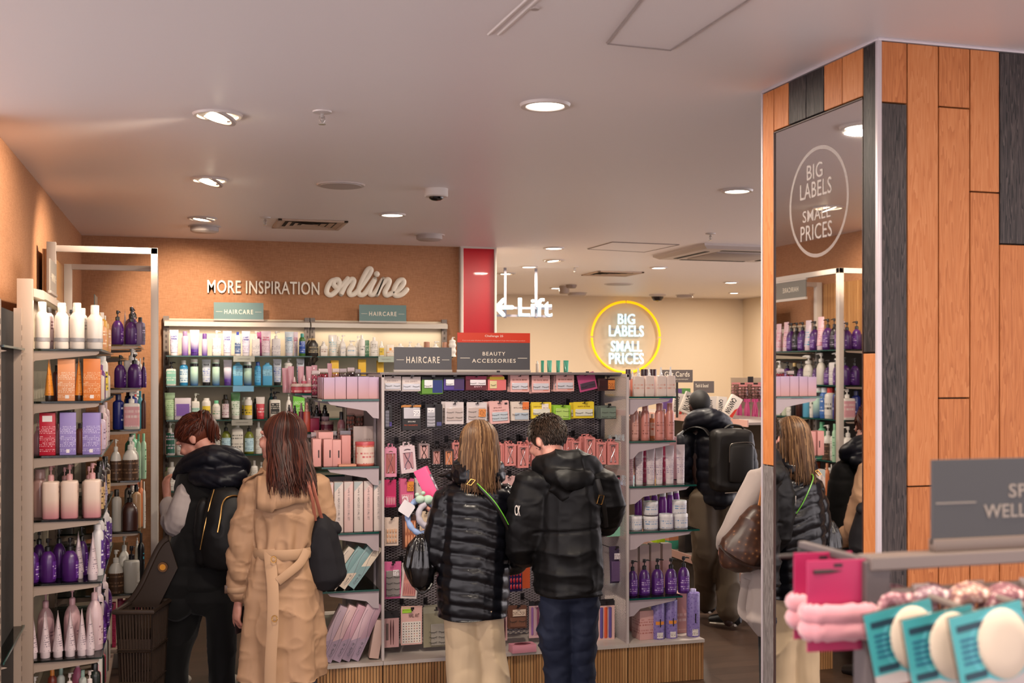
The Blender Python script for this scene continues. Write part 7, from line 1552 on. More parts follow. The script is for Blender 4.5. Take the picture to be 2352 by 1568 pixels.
mb = MB(); mb.tube(catmull(B.pts((955, 1350, -.03), (970, 1362, -.05), (985, 1352, -.05), (992, 1340, -.03)), 4), .006, 6); mb.build('lower_loop', mat('#14110f', .3), bg)

# ---- man in the black hooded jacket beside her
B = Body(1303, 5.75, 5.92); Lp = B.L
M = headM(Lp(1256, 1008, .0), .62, .30, .05)
neck = Lp(1272, 1075, -.01); hips = Lp(1305, 1350, 0)
la = B.pts((1222, 1105, .0), (1203, 1185, .0), (1202, 1262, .05), (1225, 1250, .28)); ra = B.pts((1378, 1098, .0), (1396, 1150, .02), (1388, 1200, .12), (1350, 1195, .3))
body = base_body(B, M, neck, hips, (Lp(1280, B.fl-3, 0), Lp(1340, B.fl-3, .05)), (la, ra), (), .008, None, .19, .17, .085)
me_ = person('man with short brown hair in a black hooded jacket and dark jeans', B, body); eyes(M, me_)
mb = MB(); limb(mb, B.pts((1280, 1085, .0), (1288, 1100, .01), (1298, 1125, .01), (1303, 1200, .01), (1305, 1280, .0), (1304, 1335, .0), (1304, 1365, 0)), [(.10, .09), (.17, .12), (.205, .14), (.205, .155), (.198, .16), (.192, .16), (.186, .158)], 20)
limb(mb, la, [.084, .086, .080, .058]); limb(mb, ra, [.084, .084, .076, .058]); limb(mb, B.pts((1232, 1112, 0), (1300, 1104, -.02), (1378, 1104, 0)), [.085, .10, .085]); limb(mb, B.pts((1238, 1120, 0), (1228, 1180, 0), (1232, 1240, .02)), [.08, .09, .08])
def man_f(co, no):
    q = co+.03*np.stack([vnoise(co, (5, 5, 5)), vnoise(co+9, (5, 5, 5)), vnoise(co+4, (5, 5, 5))], 1); out = .010*(1-2*np.sqrt(np.abs(vnoise(q+7, (5, 5, 9)))))+.005*(.5-np.sqrt(np.abs(vnoise(q+3, (16, 16, 26)))))
    diag = np.sin((co[:, 0]*1.5+co[:, 2]*1.0)*26+vnoise(co, (4, 4, 4))*2.2); w = np.clip((1.15-co[:, 2])/.3, 0, 1)*np.clip((.16-np.abs(co[:, 0]))/.1, 0, 1)
    seam = -.008*np.exp(-((co[:, 2]-Lp(0, 1214)[2]-.10*(co[:, 0]+.05))/.006)**2)*(np.abs(co[:, 0]) < .17)-.007*np.exp(-((co[:, 2]-Lp(0, 1348)[2])/.006)**2)
    dl, tl = seg_param(co, la); wl = np.clip((.11-dl)/.03, 0, 1); out = out+wl*.007*np.abs(np.sin(tl*38+vnoise(co, (6, 6, 6))*1.5))
    return out+.008*diag*w+seam
obj('hooded_jacket', remesh(mb, .0085, BLACK_SHELL, 5, man_f, 'hooded_jacket', Lp(0, 1360)[2]), me_)
mb = MB(); limb(mb, B.pts((1236, 1076, -.02), (1262, 1066, -.085), (1310, 1062, -.11), (1352, 1072, -.06), (1372, 1085, .0)), [(.034, .05), (.05, .062), (.055, .07), (.05, .06), (.035, .045)], 14)
limb(mb, B.pts((1262, 1086, -.10), (1305, 1100, -.135), (1350, 1096, -.10)), [(.05, .05), (.085, .055), (.05, .05)], 14); limb(mb, B.pts((1300, 1110, -.13), (1312, 1142, -.135)), [(.10, .045), (.05, .03)], 14)
limb(mb, B.pts((1235, 1068, .02), (1272, 1052, -.06), (1330, 1056, -.02), (1340, 1064, .05)), [.03, .034, .034, .03], 10)
obj('hood', remesh(mb, .008, BLACK_SHELL, 5, folds(.009, (9, 9, 13), .003, 21), 'hood'), me_)
short_hair(M, 3600, .021, 4, low=-.085, grow=1.05).build('hair', H_SHORT, me_, 60)
mb = MB(); limb(mb, B.pts((1280, 1345, .0), (1276, 1450, .0), (1284, 1540, .03), (1284, B.fl-20, .0)), [(.080, .11), (.088, .10), (.072, .08), (.06, .07)], 18); limb(mb, B.pts((1336, 1340, .0), (1338, 1450, .02), (1336, 1560, .05), (1342, B.fl-20, .05)), [(.09, .115), (.08, .10), (.062, .08), (.058, .07)], 18)
limb(mb, B.pts((1305, 1300, 0), (1305, 1370, 0)), [(.12, .10), (.14, .115)], 18)
obj('jeans', remesh(mb, .008, JEANS, 3, folds(.009, (7, 7, 10), .004, 31, creases(Lp(0, 1475)[2], True,   .007, 34, .17, 5)), 'jeans'), me_)
for i, f in enumerate((Lp(1280, B.fl-3, 0), Lp(1340, B.fl-3, .05))):
    mb = MB(); limb(mb, [f+Vector((0, -.05, .05)), f+Vector((0, .08, .045)), f+Vector((0, .2, .03))], [(.044, .05), (.048, .04), (.044, .028)]); mb.build('shoe', BLACK, me_)
k = text_fit('CK', .036, .05, mat('#cfc6c0', .5), me_, (0, 0, 0), depth=.002, bold=.0, name='sleeve_emblem'); q = Lp(1189, 1172, -.094); k.location = q; k.rotation_euler = (pi/2, 0, -.75)
mb = MB(); mb.tube(catmull(B.pts((1372, 1100, -.125), (1380, 1130, -.12), (1388, 1170, -.08), (1392, 1210, .0)), 4), (.012, .004), 8); mb.build('bag_strap', mat('#161413', .5), me_)
mb = MB(); mb.tube(B.pts((1376, 1136, -.135), (1387, 1138, -.12), (1382, 1158, -.118), (1371, 1156, -.135)), .003, 6, closed=True); mb.build('strap_buckle', GOLD, me_)

# ---- woman in the tan trench coat
B = Body(640, 5.6, 6.2); Lp = B.L
M = headM(Lp(645, 1003, .0), 1.15, -.12, 0)
neck = Lp(655, 1070, -.0); hips = Lp(650, 1360, 0)
la = B.pts((590, 1112, .0), (566, 1205, -.02), (556, 1290, -.01), (552, 1365, .03)); ra = B.pts((722, 1108, .02), (738, 1190, .05), (738, 1270, .12), (712, 1290, .26))
wr = Lp(548, 1380, .03)
body = base_body(B, M, neck, hips, (Lp(620, B.fl-3, .0), Lp(690, B.fl-3, .06)), (la, ra), (dict(wrist=wr, palm_dir=(-.14, .06, -.95), side=(-.2, .9, 0), normal=(-.75, -.55, -.1), curl=[.25, .4, .5, .55]),), .006)
me_ = person('woman with long dark brown hair in a belted tan trench coat', B, body); eyes(M, me_)
mb = MB(); limb(mb, B.pts((655, 1072, .0), (655, 1086, .0), (655, 1112, .0), (657, 1180, .0), (655, 1258, .0), (652, 1340, .0), (648, 1440, .0), (645, 1560, .0)), [(.09, .085), (.13, .10), (.165, .125), (.165, .135), (.145, .13), (.175, .15), (.195, .17), (.205, .185)], 22)
limb(mb, la, [.070, .072, .066, .056]); limb(mb, ra, [.070, .068, .062, .055])
belt_z = Lp(0, 1262)[2]
def coat(co, no):
    q = co+.03*np.stack([vnoise(co, (5, 5, 5)), vnoise(co+9, (5, 5, 5)), vnoise(co+4, (5, 5, 5))], 1); out = .017*(.6-np.sqrt(np.abs(vnoise(q+2, (6, 6, 7)))))+.007*(.5-np.sqrt(np.abs(vnoise(q, (17, 17, 22)))))
    a = np.arctan2(co[:, 1]+.001, co[:, 0]-.02); w = np.clip((belt_z-co[:, 2])/.5, 0, 1); out = out+w*.016*np.sin(a*7+vnoise(co, (2, 2, 1.5))*2.5)
    pinch = np.exp(-((co[:, 2]-belt_z)/.09)**2); dl, tl = seg_param(co, la); arm = dl < .078
    out = out+np.where(arm, .013*np.abs(np.sin(tl*22+vnoise(co, (7, 7, 7))*2.6))-.006, pinch*.006*np.sin(a*16+vnoise(co, (3, 3, 3))*2))
    up = np.clip((co[:, 2]-belt_z)/.05, 0, 1)*np.clip((Lp(0, 1165)[2]-co[:, 2])/.05, 0, 1); out = out+np.where(arm, 0, up*.006*np.sin(a*10+1))
    return out
obj('trench_coat', remesh(mb, .0075, TRENCH, 4, coat, 'trench_coat', Lp(0, 1550)[2]), me_)
def back_shell(name, rows, y_of, m, th=.006):
    """curved panel lying over the back: rows of (px left, px right, py), y_of(u) bulge"""
    mb = MB(); rings = []
    for a, b, py, bul in rows: rings.append([Lp(a+(b-a)*i/12, py+ (0), 0)+Vector((0, -bul*sqrt(max(.02, 1-((i-6)/6.6)**2)), 0)) for i in range(13)])
    mb.loft(rings, closed=False, caps=(False, False)); o = mb.build(name, m, me_, 60, False); s = o.modifiers.new('thick', 'SOLIDIFY'); s.thickness = th; s.offset = 0; return o
mb = MB(); rings = []
for k_, (py, bul) in enumerate(((1088, .120), (1110, .136), (1135, .146), (1152, .150))):
    row = []
    for i in range(25):
        u = i/24; px = 604+(720-604)*u; e = (1152-1088)*k_/3; y = py+(10*sin(pi*min(1, u*1.35))+ (8 if u < .35 else 0) - 6*u)*(k_/3)
        row.append(Lp(px, y, 0)+Vector((0, -bul*sqrt(max(.05, 1-((px-657)/96)**2))-.012-.004*k_/3*sin(u*22), 0)))
    rings.append(row)
mb.loft(rings, closed=False, caps=(False, False)); o = mb.build('storm_flap', TRENCH, me_, 70, False); s = o.modifiers.new('thick', 'SOLIDIFY'); s.thickness = .005
mb = MB(); N_ = 40; c = Lp(655, 1262)
ring = [(c.x+cos(a)*(.152), sin(a)*.139, c.z+.006*sin(a)) for a in [2*pi*i/N_ for i in range(N_)]]; mb.tube(ring, (.006, .026), 8, closed=True); mb.build('belt', fabric('tan_belt', '#a38265', .6, .3), me_, 40)
BELT = bpy.data.objects['belt'].data.materials[0]
mb = MB(); mb.tube(catmull(B.pts((618, 1262, -.125), (622, 1300, -.15), (627, 1360, -.185), (626, 1440, -.21), (622, 1510, -.222), (620, 1572, -.226)), 4), (.027, .005), 8); mb.build('belt_tail', BELT, me_)
mb = MB(); mb.tube(catmull(B.pts((638, 1335, -.172), (660, 1318, -.165), (690, 1292, -.14), (706, 1262, -.115)), 5), (.005, .020), 8); mb.build('belt_loop', BELT, me_)
for q in (Lp(629, 1284, -.160), Lp(631, 1420, -.222)):
    mb = MB(); mb.tube([q+Vector((.012*cos(a), -.006, .014*sin(a))) for a in [2*pi*i/14 for i in range(14)]], .0028, 6, closed=True); mb.build('belt_ring', GOLD, me_)
c0, c1 = Lp(553, 1350, .02), Lp(553, 1364, .025); mb = MB(); mb.tube([c0+Vector((cos(a)*.064, sin(a)*.064, .004*cos(a))) for a in [2*pi*i/24 for i in range(24)]], (.005, .014), 8, closed=True); mb.build('cuff_strap', BELT, me_)
mb = MB(); q = c0+Vector((-.058, -.03, 0)); mb.box(q.x-.012, q.y-.008, q.z-.02, q.x+.012, q.y+.002, q.z+.02, c=.003); mb.build('cuff_buckle', mat('#4a3222', .4), me_)
mb = MB(); mb.tube(catmull(B.pts((606, 1084, -.06), (584, 1092, -.055), (566, 1106, -.04)), 4), (.026, .005), 8); mb.build('epaulette', BELT, me_)
mb = MB(); c = Lp(655, 1070, -.005); mb.tube([c+Vector((cos(a)*.088, sin(a)*.085, .02*cos(a*1)*0)) for a in [2*pi*i/24 for i in range(24)]], (.016, .042), 10, closed=True)
obj('coat_collar', remesh(mb, .007, TRENCH, 3, folds(.004, (12, 12, 12), .001, 5), 'coat_collar'), me_)
hm = long_hair(M, Lp(0, 1112)[2], 640, .0046, 8, .03, 1, .0, None, .009, .66, .05, (.035, -.06), -1.78, 2.1); hm.build('hair', H_BROWN, me_, 60)
mb = MB(); limb(mb, B.pts((618, 1420, 0), (620, B.fl-25, .0)), [.095, .07]); limb(mb, B.pts((686, 1420, .03), (690, B.fl-25, .06)), [.095, .07]); limb(mb, B.pts((650, 1330, 0), (650, 1420, 0)), [(.12, .1), (.15, .12)], 16)
obj('jeans', remesh(mb, .012, DENIMG, 3, folds(.005, (9, 9, 7), .002, 3), 'jeans'), me_)
for i, f in enumerate((Lp(620, B.fl-3, .0), Lp(690, B.fl-3, .06))):
    mb = MB(); limb(mb, [f+Vector((0, -.05, .05)), f+Vector((0, .08, .045)), f+Vector((0, .2, .03))], [(.042, .05), (.046, .04), (.042, .028)]); mb.build('shoe', BLACK, me_)
q = wr+Vector((-.018, -.006, -.085)); mb = MB(); mb.tube([q+Vector((.0095*cos(a), .0095*sin(a), 0)) for a in [2*pi*i/12 for i in range(12)]], .0016, 6, closed=True)
ph = thing('phone', 'dark phone held low in the hand of the trench coat woman', 'phone', (0, 0, 0)); ph.location = B.W((wr.x-.004, wr.y+.045, wr.z-.10)); ph.rotation_euler = (.05, -.08, -YAW+1.0)
mb = MB(); mb.box(-.036, -.004, -.07, .036, .004, .07, c=.003); mb.build('case', mat('#2a2022', .4), ph)
bg = thing('tote_bag', 'soft black tote hanging from the right shoulder of the trench coat', 'bag', (0, 0, 0)); B.put(bg)
mb = MB(); limb(mb, B.pts((741, 1186, .0), (742, 1220, .0), (746, 1280, .0), (752, 1328, .0)), [(.030, .05), (.062, .075), (.085, .09), (.086, .085)], 18); limb(mb, B.pts((735, 1190, 0), (768, 1210, 0), (780, 1216, .0)), [.02, .02, .012], 8)
obj('bag_body', remesh(mb, .007, fabric('black_canvas', '#141216', .75, .25), 3, folds(.012, (9, 9, 5), .003, 17), 'bag_body'), bg)
STR = mat('#a05f4c', .5); mb = MB(); mb.tube(catmull(B.pts((740, 1195, -.04), (728, 1150, -.10), (716, 1105, -.12), (706, 1078, -.08), (700, 1070, .0)), 5), (.009, .004), 8); mb.tube(catmull(B.pts((724, 1195, -.06), (718, 1150, -.115), (708, 1110, -.135), (700, 1082, -.09)), 5), (.008, .004), 8); mb.build('strap', STR, bg)

# ---- woman bending her head at the left wall
B = Body(480, 6.1, 6.9); Lp = B.L
M = headM(Lp(447, 1004, .02), 1.25, .55, 0)
neck = Lp(482, 1066, .0); hips = Lp(480, 1360, 0)
la = B.pts((432, 1125, -.02), (418, 1170, -.05), (408, 1202, -.02), (385, 1150, .10)); ra = B.pts((545, 1115, .02), (556, 1190, .05), (545, 1250, .12), (490, 1230, .28))
wr = Lp(384, 1142, .11)
body = base_body(B, M, neck, hips, (Lp(398, B.fl-3, .05), Lp(512, B.fl-3, -.02)), (la, ra), (dict(wrist=wr, palm_dir=(-.15, .25, .95), side=(.4, .6, .2), normal=(-.7, -.7, 0), curl=[.5, .55, .6, .6]),), .006, leg_knees=(Lp(405, 1485, .05), Lp(510, 1485, 0)))
me_ = person('woman with pinned chestnut hair in a black padded coat and grey sleeve', B, body); eyes(M, me_)
mb = MB(); limb(mb, B.pts((482, 1072, .0), (480, 1095, .0), (476, 1130, .0), (474, 1210, .0), (476, 1290, .0), (478, 1340, .0)), [(.12, .10), (.165, .12), (.165, .14), (.17, .15), (.165, .15), (.16, .15)], 20)
limb(mb, B.pts((452, 1170, .0), (437, 1250, -.02), (420, 1330, -.02), (412, 1392, .0)), [(.06, .10), (.095, .12), (.115, .13), (.10, .12)], 18); limb(mb, ra, [.078, .08, .075, .055])
def pad(co, no):
    out = .009*(1-2*np.abs(vnoise(co+5, (6, 6, 8))))+.003*vnoise(co, (20, 20, 20)); return out-.006*np.exp(-((np.mod(co[:, 2]*6.0, 1)-.5)/.07)**2)
obj('padded_coat', remesh(mb, .0085, BLACK_CLOTH, 5, pad, 'padded_coat'), me_)
mb = MB(); limb(mb, B.pts((408, 1092, .05), (440, 1068, -.05), (490, 1052, -.11), (535, 1058, -.07), (560, 1082, .0)), [(.035, .04), (.062, .058), (.078, .07), (.070, .068), (.045, .045)], 16); limb(mb, B.pts((450, 1092, -.10), (510, 1100, -.14), (550, 1090, -.08)), [(.055, .05), (.085, .06), (.06, .05)], 14)
obj('hood', remesh(mb, .008, NAVY, 5, puff([[tuple(q) for q in B.pts((412, 1086, .05), (440, 1060, -.05), (490, 1042, -.12), (560, 1078, .0))]], 16, .008, .5, .007, 3), 'hood'), me_)
mb = MB(); limb(mb, B.pts((432, 1122, -.05), (421, 1165, -.085), (410, 1200, -.05), (393, 1172, .05), (386, 1152, .09)), [.060, .074, .080, .060, .040], 16)
obj('sweater_sleeve', remesh(mb, .007, GREYW, 4, folds(.007, (11, 11, 9), .002, 8), 'sweater_sleeve'), me_)
# pinned-up hair: strands swept back to a knot, with the twist hanging at the nape
rr = random.Random(12); mb = MB(); scalp(mb, M, 1.07, low=-.05); knot = M @ Vector((.0, -.095, .075))
for k in range(420):
    th = math.acos(rr.uniform(-.45, .98)); a = rr.uniform(0, 2*pi); nn = Vector((sin(th)*cos(a)*.076, sin(th)*sin(a)*.097, cos(th)*.088)); p = Vector((0, -.012, .022))+nn*1.07
    if p.z < -.04+(.155)*max(0, sin(a))**1.2*.62: continue
    kk = Vector((rr.uniform(-.03, .03), -.10+rr.uniform(-.02, .02), .06+rr.uniform(-.035, .04))); pts = []
    for i in range(6):
        t = i/5; q = p.lerp(kk, t); c = Vector((0, -.012, .022)); v = q-c; e = sqrt((v.x/.076)**2+(v.y/.097)**2+(v.z/.088)**2); g = rr.uniform(1.08, 1.16)
        if e < g: q = c+v*(g/e)
        pts.append(M @ q)
    mb.tube(pts, [.003, .0045, .005, .005, .004, .002], 5)
for k in range(170):
    pts = []; ph = rr.uniform(0, 6.28); r0 = rr.uniform(.01, .045); s0 = rr.uniform(.6, 1)
    for i in range(9):
        t = i/8; q = Vector((cos(ph+t*3.2)*r0*(1.2-.5*t), -.10-sin(ph+t*3.2)*r0*.7-.012*sin(pi*t), .085-.175*t*s0)); pts.append(M @ q)
    mb.tube(pts, [.002, .004, .005, .005, .005, .005, .0045, .003, .001], 5)
mb.build('hair', H_RED, me_, 60)
mb = MB(); mb.tube([M @ Vector((-.03+.02*i, -.125+.006*abs(i-1.5), .07+.012*sin(i*2))) for i in range(4)], .010, 8); mb.build('hair_claw', mat('#1c1210', .3), me_)
mb = MB(); limb(mb, B.pts((440, 1350, .02), (412, 1460, .05), (400, 1530, .06), (398, B.fl-4, .06)), [(.095, .11), (.085, .095), (.075, .085), (.07, .08)], 18); limb(mb, B.pts((512, 1340, .0), (510, 1450, .0), (510, 1530, .0), (512, B.fl-4, -.02)), [(.10, .12), (.078, .095), (.066, .085), (.06, .08)], 18)
limb(mb, B.pts((478, 1290, 0), (474, 1375, 0)), [(.15, .13), (.16, .14)], 18)
obj('trousers', remesh(mb, .009, BLACK_CLOTH, 4, folds(.006, (8, 8, 5), .002, 3), 'trousers'), me_)
mb = MB(); mb.tube(catmull(B.pts((381, 1408, .05), (371, 1445, .05), (367, 1500, .06), (366, 1540, .06), (367, B.fl-14, .06)), 4), (.009, .012), 8); mb.build('side_stripe', mat('#b3aab4', .6), me_)
for i, f in enumerate((Lp(398, B.fl-3, .05), Lp(512, B.fl-3, -.02))):
    mb = MB(); limb(mb, [f+Vector((0, .02, .045)), f+Vector((0, .10, .042)), f+Vector((0, .2, .03))], [(.036, .04), (.044, .038), (.042, .028)]); mb.build('shoe', mat('#cfc6bb', .5), me_)
bk = thing('backpack', 'slim black backpack with gold zips on the padded coat', 'backpack', (0, 0, 0)); B.put(bk)
mb = MB(); limb(mb, B.pts((520, 1128, -.19), (516, 1180, -.215), (514, 1250, -.225), (512, 1296, -.20)), [(.075, .04), (.105, .065), (.11, .07), (.10, .06)], 20); limb(mb, B.pts((470, 1150, -.16), (466, 1230, -.18), (470, 1290, -.17)), [(.03, .04), (.045, .055), (.04, .045)], 12)
obj('bag_body', remesh(mb, .008, fabric('black_nylon_bag', '#0e0d0e', .55, .35), 4, folds(.006, (8, 8, 8), .002, 6), 'bag_body'), bk)
mb = MB(); mb.tube(catmull(B.pts((500, 1222, -.305), (506, 1190, -.30), (510, 1160, -.285), (518, 1145, -.268), (534, 1138, -.25), (550, 1139, -.225)), 5), .0042, 6); mb.build('pocket_zip', GOLD, bk)
mb = MB(); mb.tube(catmull(B.pts((460, 1262, -.25), (468, 1220, -.26), (476, 1185, -.255), (484, 1152, -.25), (492, 1124, -.225)), 5), .0036, 6); mb.build('side_zip', GOLD, bk)
mb = MB(); mb.tube(catmull(B.pts((520, 1118, -.19), (500, 1092, -.17), (482, 1078, -.12)), 4), (.016, .005), 8); mb.build('strap', mat('#121012', .6), bk)
# roller basket in front of her
BK = Body(322, 6.6); q0 = BK.loc
bs = thing('shopping_basket', 'tall dark brown slotted shopping basket with a swept handle', 'basket', (q0.x, q0.y, 0), -YAW)
BRN = mat('#33261d', .4); mb = MB(); Lb = BK.L
za = Lb(0, 1392)[2]; xl, xr = Lb(288, 0)[0], Lb(368, 0)[0]; dY = .30
T_ = lambda z: .80+.20*z/za
def bwall(x0, y0, x1, y1):
    n = 11
    for i in range(n+1):
        t = i/n
        mb.tube([((x0+(x1-x0)*t)*T_(z)+0, (y0+(y1-y0)*t)*T_(z), z) for z in (.03, za*.55, za)], (.0055, .0035), 6)
    for z in (.03, za*.33, za*.62, za*.64): mb.tube([(x0*T_(z), y0*T_(z), z), (x1*T_(z), y1*T_(z), z)], (.012, .004), 6)
    for z0, z1 in ((za*.62, za*.74),): mb.add([(x0*T_(z0), y0*T_(z0), z0), (x1*T_(z0), y1*T_(z0), z0), (x1*T_(z1), y1*T_(z1), z1), (x0*T_(z1), y0*T_(z1), z1)], [(0, 1, 2, 3)])
cxm = (xl+xr)/2; hw = (xr-xl)/2
for a in ((-hw, -dY/2, hw, -dY/2), (hw, -dY/2, hw, dY/2), (hw, dY/2, -hw, dY/2), (-hw, dY/2, -hw, -dY/2)): bwall(*a)
mb.box(-hw*.8, -dY*.4, .02, hw*.8, dY*.4, .035)
o = mb.build('slotted_tub', BRN, bs, 30); o.location.x = cxm
mb = MB(); mb.tube([(-hw*1.06, -dY*.54, za), (hw*1.06, -dY*.54, za), (hw*1.06, dY*.54, za), (-hw*1.06, dY*.54, za)], (.016, .014), 8, closed=True); o = mb.build('rim', BRN, bs, 30); o.location.x = cxm
mb = MB(); prof = [(285, 1392), (305, 1372), (325, 1340), (343, 1300), (358, 1268), (372, 1246), (386, 1236)]
up_ = [Lb(a, b, .10) for a, b in catmull([Vector((a, b, 0)) for a, b in prof], 4) for _ in (0,)] if False else [Lb(v.x, v.y, .10) for v in catmull([Vector((a, b, 0)) for a, b in prof], 4)]
lo = [Vector((Lb(300+(408-300)*i/(len(up_)-1), 1394, .10).x, up_[i].y, Lb(0, 1394-(0 if i < 14 else (i-14)*9), .10)[2])) for i in range(len(up_))]
mb.loft([[a, b, b+Vector((0, .012, 0)), a+Vector((0, .012, 0))] for a, b in zip(up_, lo)]); mb.tube(up_, (.010, .016), 8); mb.build('swept_handle', BRN, bs, 40)
mb = MB(); q = Lb(374, 1302, .085); mb.lathe([(.028, 0), (.028, .003), (.001, .003)], 24, tr=Matrix.Translation(q) @ Matrix.Rotation(pi/2, 4, 'X')); o = mb.build('round_sticker', mat('#6a4522', .4), bs); mb = MB(); mb.lathe([(.017, 0), (.017, .005), (.001, .005)], 24, tr=Matrix.Translation(q) @ Matrix.Rotation(pi/2, 4, 'X')); mb.build('sticker_centre', mat('#d8922a', .4), o)
for i in range(4):
    mb = MB(); mb.tube([(cxm+(-1 if i % 2 else 1)*hw*.7, (-1 if i < 2 else 1)*dY*.33-.01, .02), (cxm+(-1 if i % 2 else 1)*hw*.7, (-1 if i < 2 else 1)*dY*.33+.01, .02)], .02, 10); mb.build('wheel', BLACK, bs)

# ---- man with the backpack further back
B = Body(1650, 8.77); Lp = B.L
M = headM(Lp(1606, 930, .0), .05, .10, .04)
neck = Lp(1612, 978, 0); hips = Lp(1648, 1165, 0)
la = B.pts((1580, 1000, .0), (1566, 1065, .0), (1570, 1120, .08), (1590, 1120, .28)); ra = B.pts((1702, 1005, .04), (1716, 1070, .06), (1712, 1120, .14), (1690, 1120, .32))
body = base_body(B, M, neck, hips, (Lp(1618, 1408, .26), Lp(1672, 1438, -.06)), (la, ra), (), .01, SKIN_D, .20, .17, .085)
me_ = person('man with close cropped black hair in a navy padded jacket', B, body)
mb = MB(); limb(mb, B.pts((1620, 985, .0), (1630, 1000, .0), (1640, 1030, .0), (1645, 1090, .0), (1645, 1150, .0)), [(.15, .10), (.22, .13), (.235, .15), (.225, .16), (.20, .15)], 20); limb(mb, la, [.085, .085, .08, .06]); limb(mb, ra, [.085, .085, .08, .06])
obj('padded_jacket', remesh(mb, .011, NAVY, 5, puff([[tuple(q) for q in B.pts((1620, 985), (1645, 1160))], la, ra], 11, .011, .0, .006, 4, .002, 11), 'padded_jacket', Lp(0, 1165)[2]), me_)
mb = MB(); limb(mb, B.pts((1580, 985, .03), (1594, 966, -.07), (1630, 960, -.13), (1660, 972, -.06), (1668, 985, .03)), [(.045, .05), (.07, .07), (.085, .08), (.07, .07), (.045, .05)], 14); obj('hood', remesh(mb, .011, NAVY, 4, puff([[tuple(q) for q in B.pts((1580, 985, .03), (1630, 960, -.13), (1668, 985, .03))]], 14, .008, .4, .006, 3), 'hood'), me_)
mb = MB(); scalp(mb, M, 1.045, low=-.06); mb.build('hair', H_BLACK, me_, 60)
mb = MB(); limb(mb, B.pts((1622, 1140, .0), (1620, 1260, -.02), (1622, 1340, .16), (1620, 1385, .24)), [(.125, .14), (.105, .12), (.085, .10), (.085, .10)], 18); limb(mb, B.pts((1670, 1150, .0), (1668, 1260, -.02), (1672, 1340, -.04), (1676, 1412, -.05)), [(.12, .14), (.10, .12), (.09, .11), (.085, .10)], 18)
obj('trousers', remesh(mb, .011, OLIVE, 4, folds(.011, (6, 6, 5), .003, 3), 'trousers'), me_)
for i, f in enumerate((Lp(1618, 1408, .26), Lp(1676, 1438, -.06))):
    sx = -1 if i else 0.2; mb = MB(); limb(mb, [f+Vector((.06, 0, .055)), f+Vector((-.03, .05, .05)), f+Vector((-.13, .09, .035))], [(.045, .05), (.048, .042), (.04, .028)]); o = mb.build('shoe', BLACK, me_)
    mb = MB(); limb(mb, [f+Vector((.05, 0, .014)), f+Vector((-.03, .05, .014)), f+Vector((-.125, .09, .014))], [(.046, .016), (.05, .016), (.042, .014)]); mb.build('sole', mat('#bfb6a8', .6), o)
bk = thing('backpack', 'large boxy black backpack on the navy padded jacket', 'backpack', (0, 0, 0)); B.put(bk, .12)
mb = MB(); a, b = Lp(1622, 1128, -.24), Lp(1720, 985, -.24); mb.box(a.x, -.33, a.z, b.x, -.15, b.z, c=.045); BPK = fabric('black_leatherette', '#15110f', .5, .4)
obj('bag_body', remesh(mb, .010, BPK, 4, folds(.005, (6, 6, 6), .001, 4), 'bag_body'), bk)
a, b = Lp(1657, 1108, -.3), Lp(1716, 1018, -.3); mb = MB(); mb.box(a.x, -.37, a.z, b.x, -.30, b.z, c=.03); mb.build('front_pocket', BPK, bk)
mb = MB(); mb.tube(catmull([Vector((q.x, -.365, q.z)) for q in B.pts((1658, 1060, -.3), (1659, 1026, -.3), (1668, 1017, -.3), (1706, 1015, -.3), (1716, 1024, -.3))], 4), .004, 6); mb.build('pocket_zip', mat('#6a625c', .3, .7), bk)
mb = MB(); mb.tube([Vector((q.x, -.335, q.z)) for q in B.pts((1650, 1131, -.3), (1685, 1129, -.3), (1705, 1127, -.3))], .004, 6); mb.build('base_piping', mat('#9a8f85', .3, .6), bk)
mb = MB(); mb.tube(catmull(B.pts((1622, 1000, -.20), (1610, 984, -.17), (1590, 980, -.12), (1574, 992, -.02), (1570, 1020, .06)), 4), (.028, .006), 8); mb.tube(catmull(B.pts((1655, 984, -.24), (1668, 976, -.24), (1690, 978, -.24), (1700, 985, -.24)), 4), (.012, .008), 8); mb.build('strap', BPK, bk)

# ---- woman with the brown bag, half behind the column
B = Body(1800, 6.3); Lp = B.L
M = headM(Lp(1812, 985, .0), .0, .1); neck = Lp(1808, 1062, 0); hips = Lp(1800, 1330, 0)
la = B.pts((1745, 1098, .0), (1708, 1165, -.02), (1676, 1225, .02), (1664, 1252, .10)); ra = B.pts((1868, 1100, .0), (1882, 1180, .0), (1880, 1260, .06), (1850, 1260, .25))
body = base_body(B, M, neck, hips, (Lp(1775, B.fl-3, 0), Lp(1840, B.fl-3, .04)), (la, ra), (dict(wrist=Lp(1664, 1250, .10), palm_dir=(-.1, .5, -.85), side=(.5, .6, 0), normal=(-.8, -.3, 0), curl=.8),), .008)
me_ = person('woman in a pale grey coat half hidden behind the boarded column', B, body)
COATG = fabric('pale_grey_wool', '#a89a94', .85, .2, True, .1)
mb = MB(); limb(mb, B.pts((1808, 1068, .0), (1806, 1100, .0), (1802, 1200, .0), (1800, 1320, .0), (1790, 1425, .0)), [(.12, .10), (.165, .12), (.16, .135), (.18, .15), (.205, .17)], 18); limb(mb, la, [.07, .068, .056, .046]); limb(mb, ra, [.07, .068, .06, .05]); limb(mb, B.pts((1722, 1320, -.02), (1716, 1400, -.03)), [(.05, .03), (.045, .02)], 10)
obj('long_coat', remesh(mb, .010, COATG, 4, folds(.008, (8, 8, 4), .002, 3), 'long_coat'), me_)
hm = long_hair(M, Lp(0, 1090)[2], 200, .006, 5, .02); hm.build('hair', H_BROWN, me_, 60)
